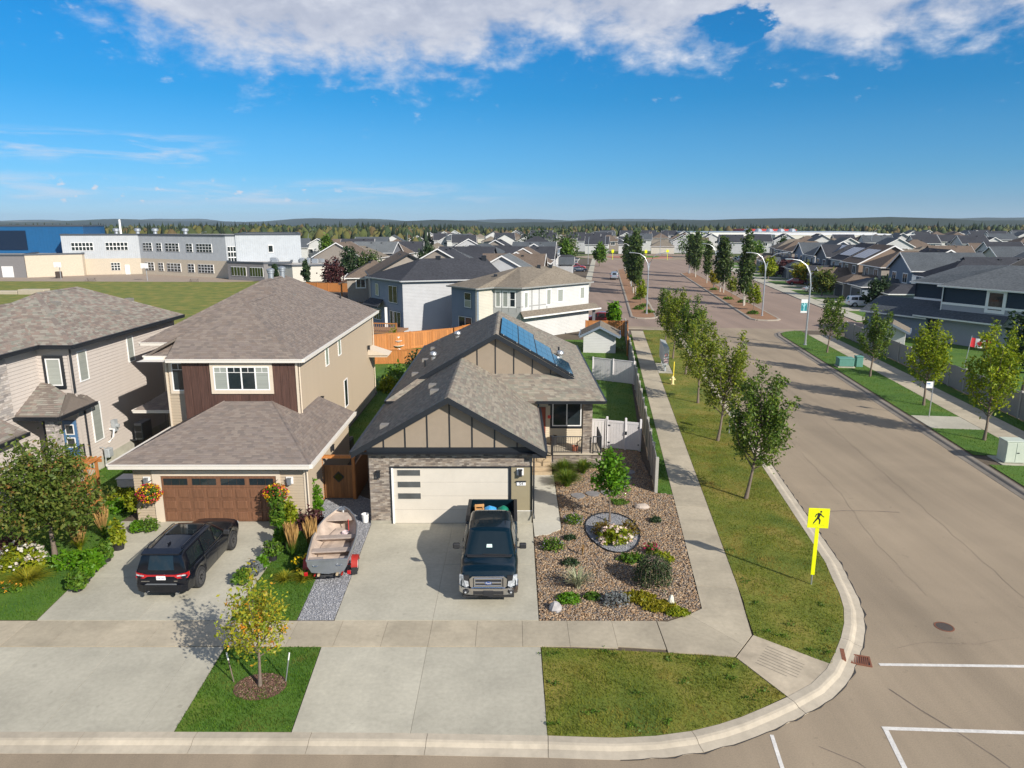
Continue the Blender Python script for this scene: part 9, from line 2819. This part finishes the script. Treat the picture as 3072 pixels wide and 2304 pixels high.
# pedestrian crossing sign
M_NEON = mat('neon_yellow', (0.72, 0.76, 0.0), 0.45, 0.06, 5, stain=0.08, sscale=1.5)
r = root('crossing_sign', (11.06, 23.76, -0.02), 'neon yellow pedestrian crossing sign on a yellow-sleeved post', 'sign', rz=R(-6))
part('post', G().tube([(0, 0, -0.05), (0, 0, 2.95)], 0.03, 8), M_STEEL, r)
part('post_sleeve', G().bev(-0.07, -0.045, 0.42, 0.07, -0.03, 2.35, 0.004), M_NEON, r)
bd = part('sign_board', G().bev(-0.37, -0.065, 2.28, 0.37, -0.045, 3.04, 0.006), M_NEON, r)
fig = G()
def flat(pts):
	fig.prism([(x, -0.066, z) for x, z in pts][::-1], (0, -0.003, 0))
def limb(a, b, w0, w1):
	d = Vector((b[0] - a[0], b[1] - a[1])).normalized()
	n = Vector((-d.y, d.x))
	flat([(a[0] - n.x * w0, a[1] - n.y * w0), (b[0] - n.x * w1, b[1] - n.y * w1), (b[0] + n.x * w1, b[1] + n.y * w1), (a[0] + n.x * w0, a[1] + n.y * w0)])
flat([(0.07 + 0.035 * math.cos(a), 2.915 + 0.038 * math.sin(a)) for a in np.linspace(0, 2 * math.pi, 12, endpoint=False)])
limb((0.03, 2.86), (-0.02, 2.67), 0.055, 0.042)
limb((-0.02, 2.69), (-0.09, 2.58), 0.034, 0.026)
limb((-0.09, 2.585), (-0.17, 2.45), 0.026, 0.018)
limb((-0.02, 2.69), (0.055, 2.58), 0.034, 0.026)
limb((0.055, 2.59), (0.045, 2.44), 0.026, 0.02)
limb((0.05, 2.85), (0.11, 2.76), 0.022, 0.018)
limb((0.11, 2.765), (0.19, 2.71), 0.018, 0.014)
limb((0.0, 2.85), (-0.09, 2.80), 0.022, 0.018)
limb((-0.085, 2.81), (-0.12, 2.71), 0.018, 0.014)
part('walking_figure', fig, M_BLACK, bd)
for z_ in (2.33, 2.98):
	part('bolt', G().lathe([(0.012, -0.072), (0.012, -0.064)], (0, 0, z_), 8, 'y'), M_STEEL, bd)
part('figure_line', G().box(-0.22, -0.0675, 2.40, 0.22, -0.0655, 2.406), M_BLACK, bd)
r = root('sign_post', (*S(21.5, 4.53), -0.02), 'plain steel sign post seen edge-on between two elms', 'sign post')
part('post', G().tube([(0, 0, 0), (0, 0, 1.75)], 0.035, 8), M_STEEL, r)
part('sign_plate', G().box(-0.012, -0.22, 1.55, 0.0, 0.22, 2.1), M_STEEL, r)
# bus stop flag
r = root('bus_stop_sign', (*S(27.4, 18.95), -0.02), 'white and blue bus stop sign on a steel pole across the street', 'sign', rz=R(-7))
part('post', G().tube([(0, 0, 0), (0, 0, 2.55)], 0.035, 8), M_STEEL, r)
bb = part('sign_board', G().bev(-0.46, -0.03, 2.02, -0.03, -0.01, 2.48, 0.008), M_WHITE, r)
part('blue_band', G().box(-0.42, -0.034, 2.30, -0.20, -0.031, 2.38), mat('sign_blue', (0.05, 0.16, 0.36), 0.5), bb)
part('blue_stripe', G().box(-0.42, -0.034, 2.22, -0.10, -0.031, 2.25), mat('sign_pale_blue', (0.35, 0.52, 0.70), 0.5), bb)

# street lights
def street_light(label, loc, h, arms, banner=False, rz=STREET_RZ):
	r = root('street_light', (*loc, -0.02), label, 'street light', 'curved-arm street lights', rz)
	part('pole', G().tube([(0, 0, 0), (0, 0, 0.5), (0, 0, h * 0.72)], [0.12, 0.11, 0.08], 10), M_STEEL, r, smooth=40)
	part('base_flange', G().lathe([(0.2, 0.0), (0.2, 0.06), (0.14, 0.1), (0.13, 0.4)], n=12), M_STEEL, r)
	for sx in arms:
		pts = [(0, 0, h * 0.70), (sx * 0.15, 0, h * 0.83), (sx * 0.6, 0, h * 0.93), (sx * 1.3, 0, h * 0.985), (sx * 2.2, 0, h)]
		a = part('arm', G().tube(pts, [0.075, 0.068, 0.055, 0.05, 0.045], 8), M_STEEL, r, smooth=40)
		part('lamp_head', G().bev(min(sx * 2.1, sx * 2.85), -0.16, h - 0.06, max(sx * 2.1, sx * 2.85), 0.16, h + 0.06, 0.03), M_STEEL, a)
	if banner:
		b = part('banner', G().bev(-0.80, -0.015, 3.55, -0.12, 0.015, 5.0, 0.005), M_WHITE, r)
		part('banner_print', G().box(-0.78, -0.02, 3.75, -0.14, -0.016, 4.62), mat('teal_print', (0.02, 0.23, 0.26), 0.7, 0.35, 3), b)
		part('banner_tree', G().box(-0.50, -0.0235, 3.75, -0.42, -0.0205, 4.62).prism([(-0.46, -0.0235, 4.1), (-0.70, -0.0235, 4.5), (-0.66, -0.0235, 4.55), (-0.44, -0.0235, 4.2)], (0, 0.002, 0)).prism([(-0.46, -0.0225, 4.2), (-0.22, -0.0225, 4.55), (-0.26, -0.0225, 4.6), (-0.48, -0.0225, 4.3)], (0, 0.002, 0)), mat('pale_teal', (0.35, 0.68, 0.72), 0.7), b)
		part('banner_rod', G().tube([(-0.8, 0, 5.02), (0, 0, 5.02)], 0.015, 5).tube([(-0.8, 0, 3.53), (0, 0, 3.53)], 0.015, 5), M_STEEL, r)
	return r


street_light('single-arm street light with a teal banner across the street', S(57.07, 18.61), 9.3, (-1,), True)
street_light('two-armed street light at the tip of the right median', S(82.5, 19.39), 9.0, (-1, 1))
street_light('two-armed street light at the tip of the left median', S(82.5, 2.94), 8.9, (-1, 1))
for i, (s, d) in enumerate(((128, 19.3), (172, 19.3), (130, 2.5), (178, 2.5))):
	street_light('distant two-armed street light, %s on the %s median' % ('second' if i % 2 == 0 else 'third', 'right' if d > 10 else 'left'), S(s, d), 9.0, (-1, 1))
for i, (x, y, lb) in enumerate(((-85, 300, 'far light pole beyond the cream school wing'), (-48, 330, 'far light pole beyond the brown roofs'), (25, 235, 'far light pole left of the roundabout'), (34, 262, 'far light pole behind the roundabout'), (62, 300, 'far light pole beyond the roundabout'), (-98, 225, 'thin pole behind the grey school wing'), (150, 300, 'far light pole in the right-hand suburb'))):
	street_light(lb, (x, y), 10.5, (1,))
# utility boxes
M_GREENB = mat('utility_green', (0.10, 0.26, 0.21), 0.6, 0.1, 5)
r = root('transformer_box', (*S(44.9, 18.9), -0.02), 'low green transformer box on a pad across the street', 'utility box', rz=STREET_RZ)
part('pad', G().box(-0.75, -0.6, 0.0, 0.75, 0.6, 0.12), M_CONC, r)
part('cabinet', G().bev(-0.68, -0.5, 0.12, 0.68, 0.5, 0.85, 0.05), M_GREENB, r)
part('lid', G().bev(-0.70, -0.52, 0.80, 0.70, 0.52, 0.90, 0.03), M_GREENB, r)
r = root('pedestal_box', (*S(45.2, 20.2), -0.02), 'upright green pedestal beside the transformer box', 'utility box', rz=STREET_RZ)
part('cabinet', G().bev(-0.3, -0.35, 0.0, 0.3, 0.35, 0.95, 0.04), M_GREENB, r)
part('lid', G().bev(-0.33, -0.38, 0.92, 0.33, 0.38, 1.02, 0.03), M_GREENB, r)
M_PALEG = mat('cabinet_pale_green', (0.50, 0.55, 0.46), 0.5, 0.06, 4)
r = root('utility_cabinet', (*S(17.95, 19.25), -0.02), 'large pale green utility cabinet at the right edge', 'utility box', rz=STREET_RZ)
part('cabinet', G().bev(-0.52, -0.42, 0.05, 0.52, 0.42, 1.25, 0.015), M_PALEG, r)
part('lid', G().bev(-0.55, -0.45, 1.24, 0.55, 0.45, 1.30, 0.02), M_PALEG, r)
for x in (-0.49, 0.01):
	part('door', G().bev(x, -0.437, 0.10, x + 0.48, -0.42, 1.2, 0.006), M_PALEG, r)
part('handle', G().box(0.05, -0.46, 0.62, 0.18, -0.436, 0.66), M_BLACK, r)
# community mailbox
r = root('community_mailbox', (*S(42.2, 2.15), 0.0), 'grey community mailbox with a red emblem beside the sidewalk', 'mailbox', rz=STREET_RZ)
M_MAIL = mat('mailbox_grey', (0.50, 0.53, 0.54), 0.4, 0.05, 4, metal=0.3)
for k in range(5):
	y = -1.85 + k * 0.92
	b = part('mail_module', G().bev(-0.24, y, 0.62, 0.24, y + 0.89, 2.1, 0.012).prism([(-0.25, y, 2.1), (0.25, y, 2.1), (0.25, y, 2.15), (-0.25, y, 2.28)], (0, 0.89, 0)), M_MAIL, r)
	part('pedestal', G().box(-0.07, y + 0.30, 0.0, 0.07, y + 0.58, 0.62), M_MAIL, b)
em = part('emblem', G().lathe([(0.13, 0.0), (0.13, 0.01), (0.0, 0.012)], (0, -1.862, 1.55), 20, 'y'), mat('emblem_red', (0.55, 0.05, 0.04), 0.5), r)
part('emblem_centre', G().lathe([(0.07, 0.0), (0.07, -0.006), (0.0, -0.007)], (0, -1.866, 1.55), 16, 'y'), M_WHITE, em)
part('pink_print', G().box(-0.2, -1.856, 0.80, 0.2, -1.851, 1.25), mat('faded_pink', (0.55, 0.40, 0.40), 0.6), r)
# fire hydrant with marker
r = root('fire_hydrant', (*S(35.4, 2.3), -0.02), 'pale yellow fire hydrant with a tall yellow marker', 'hydrant')
M_HYD = mat('hydrant_cream', (0.72, 0.60, 0.28), 0.55, 0.1, 8)
part('barrel', G().lathe([(0.17, 0), (0.17, 0.05), (0.12, 0.07), (0.12, 0.5), (0.15, 0.52), (0.15, 0.56), (0.12, 0.6), (0.08, 0.68), (0.03, 0.70), (0.03, 0.76)], n=14), M_HYD, r, smooth=40)
for sx in (-1, 1):
	part('side_outlet', G().lathe([(0.06, 0.08), (0.06, sx * 0.2), (0.075, sx * 0.2), (0.075, sx * 0.24)], (0, 0, 0.42), 10, 'x'), M_HYD, r)
part('marker_rod', G().tube([(0.06, 0.1, 0.5), (0.08, 0.1, 1.9)], 0.045, 8), mat('marker_yellow', (0.80, 0.62, 0.05), 0.5), r)
# flag behind the far fence
r = root('flag', (42.1, 64.3, 0), 'red and white maple leaf flag on a pole behind the far fence', 'flag', rz=R(-20))
part('pole', G().tube([(0, 0, 0), (0.25, 0, 2.95)], 0.035, 8), M_STEEL, r)
def wave(u, v):
	return (0.22 + u * 1.55, 0.16 * math.sin(u * 5.2 + v) * u + 0.05 * math.sin(u * 11), 2.78 - v * 0.85 - 0.34 * u * u - 0.05 * math.sin(u * 6))
for u0, u1, mm, nm in ((0.0, 0.25, mat('flag_red', (0.50, 0.01, 0.02), 0.7), 'red_bar'), (0.25, 0.75, M_WHITE, 'white_field'), (0.75, 1.0, MATS['flag_red'], 'red_bar')):
	rows = [[wave(u0 + (u1 - u0) * i / 6, j / 5) for i in range(7)] for j in range(6)]
	part(nm, G().loft(rows, cap=False, closed=False), mm, r, smooth=60)
leafp = [(0.0, 0.50), (0.06, 0.30), (0.14, 0.34), (0.12, 0.08), (0.22, 0.16), (0.34, 0.12), (0.30, 0.0), (0.38, -0.06), (0.18, -0.24), (0.20, -0.32), (0.02, -0.28), (0.02, -0.45)]
leafp = leafp + [(-x, y) for x, y in leafp[::-1]]
def on_flag(x, y, off):
	p = wave(0.5 + x * 0.46, 0.5 - y * 0.8)
	return (p[0], p[1] + off, p[2])
c = [on_flag(x, y, -0.02) for x, y in leafp]
ctr = on_flag(0, 0, -0.02)
part('maple_leaf', G().add([ctr] + c, [(0, i + 1, (i + 1) % len(c) + 1) for i in range(len(c))]), MATS['flag_red'], r)
# brick gate pillar and far warning signs at the roundabout
single('brick_pillar', G().bev(*S(148, 24.5), -0.1, S(148, 24.5)[0] + 0.9, S(148, 24.5)[1] + 0.9, 2.6, 0.05), mat('pillar_brick', (0.34, 0.13, 0.08), 0.9, 0.15, 6), 'orange brick entrance pillar between the aspens', 'pillar')
for i, (s, d) in enumerate(((245, 0), (243, 12), (246, 20), (256, 6))):
	r = root('warning_sign', (*S(s, d), -0.1), 'small far yellow sign, %s from the left at the roundabout' % words_[i], 'sign', 'yellow signs at the roundabout')
	part('post', G().tube([(0, 0, 0), (0, 0, 3.4)], 0.08, 6), M_NEON, r)
	part('sign_board', G().box(-0.45, -0.05, 2.6, 0.45, 0.05, 3.7), M_NEON, r)
r = root('storage_box', (-19.4, 33.8, 0), 'pale covered box in the shaded side yard', 'box')
part('bin', G().bev(-0.5, -0.35, 0, 0.5, 0.35, 0.45, 0.05), M_VINYL, r)
part('lid', G().bev(-0.53, -0.38, 0.45, 0.53, 0.38, 0.52, 0.03), M_VINYL, r)
r = root('garden_gazebo', (-29.5, 129, -0.05), 'small cedar gazebo between the brown roofs and the grey house', 'gazebo', rz=R(15))
for x in (-1.5, 1.5):
	for y in (-1.3, 1.3):
		part('post', G().box(x - 0.1, y - 0.1, 0, x + 0.1, y + 0.1, 2.4), M_WOOD, r)
roof(r, gable_polys(-2.0, 2.0, -1.8, 1.8, 2.4, 0.5), M_WOOD, th=0.12)


# ------------------------------------------------------------------ the air between: thin even haze
hz = put('haze', mesh_of(G().box(-12600, -500, -2.0, 12600, 12400, 150.0), 'haze'))
hm = bpy.data.materials.new('haze')
hm.use_nodes = True
hw_ = NT(hm.node_tree)
ho = hw_.n('ShaderNodeOutputMaterial')
hv = hw_.n('ShaderNodeVolumePrincipled')
hv.inputs['Color'].default_value = (0.62, 0.78, 0.95, 1.0)
hv.inputs['Density'].default_value = 0.00006
hv.inputs['Anisotropy'].default_value = 0.1
hw_.l(hv.outputs[0], ho.inputs['Volume'])
hz.data.materials.append(hm)
tag(hz, 'thin blue summer haze over the whole suburb', None, None, 'stuff')
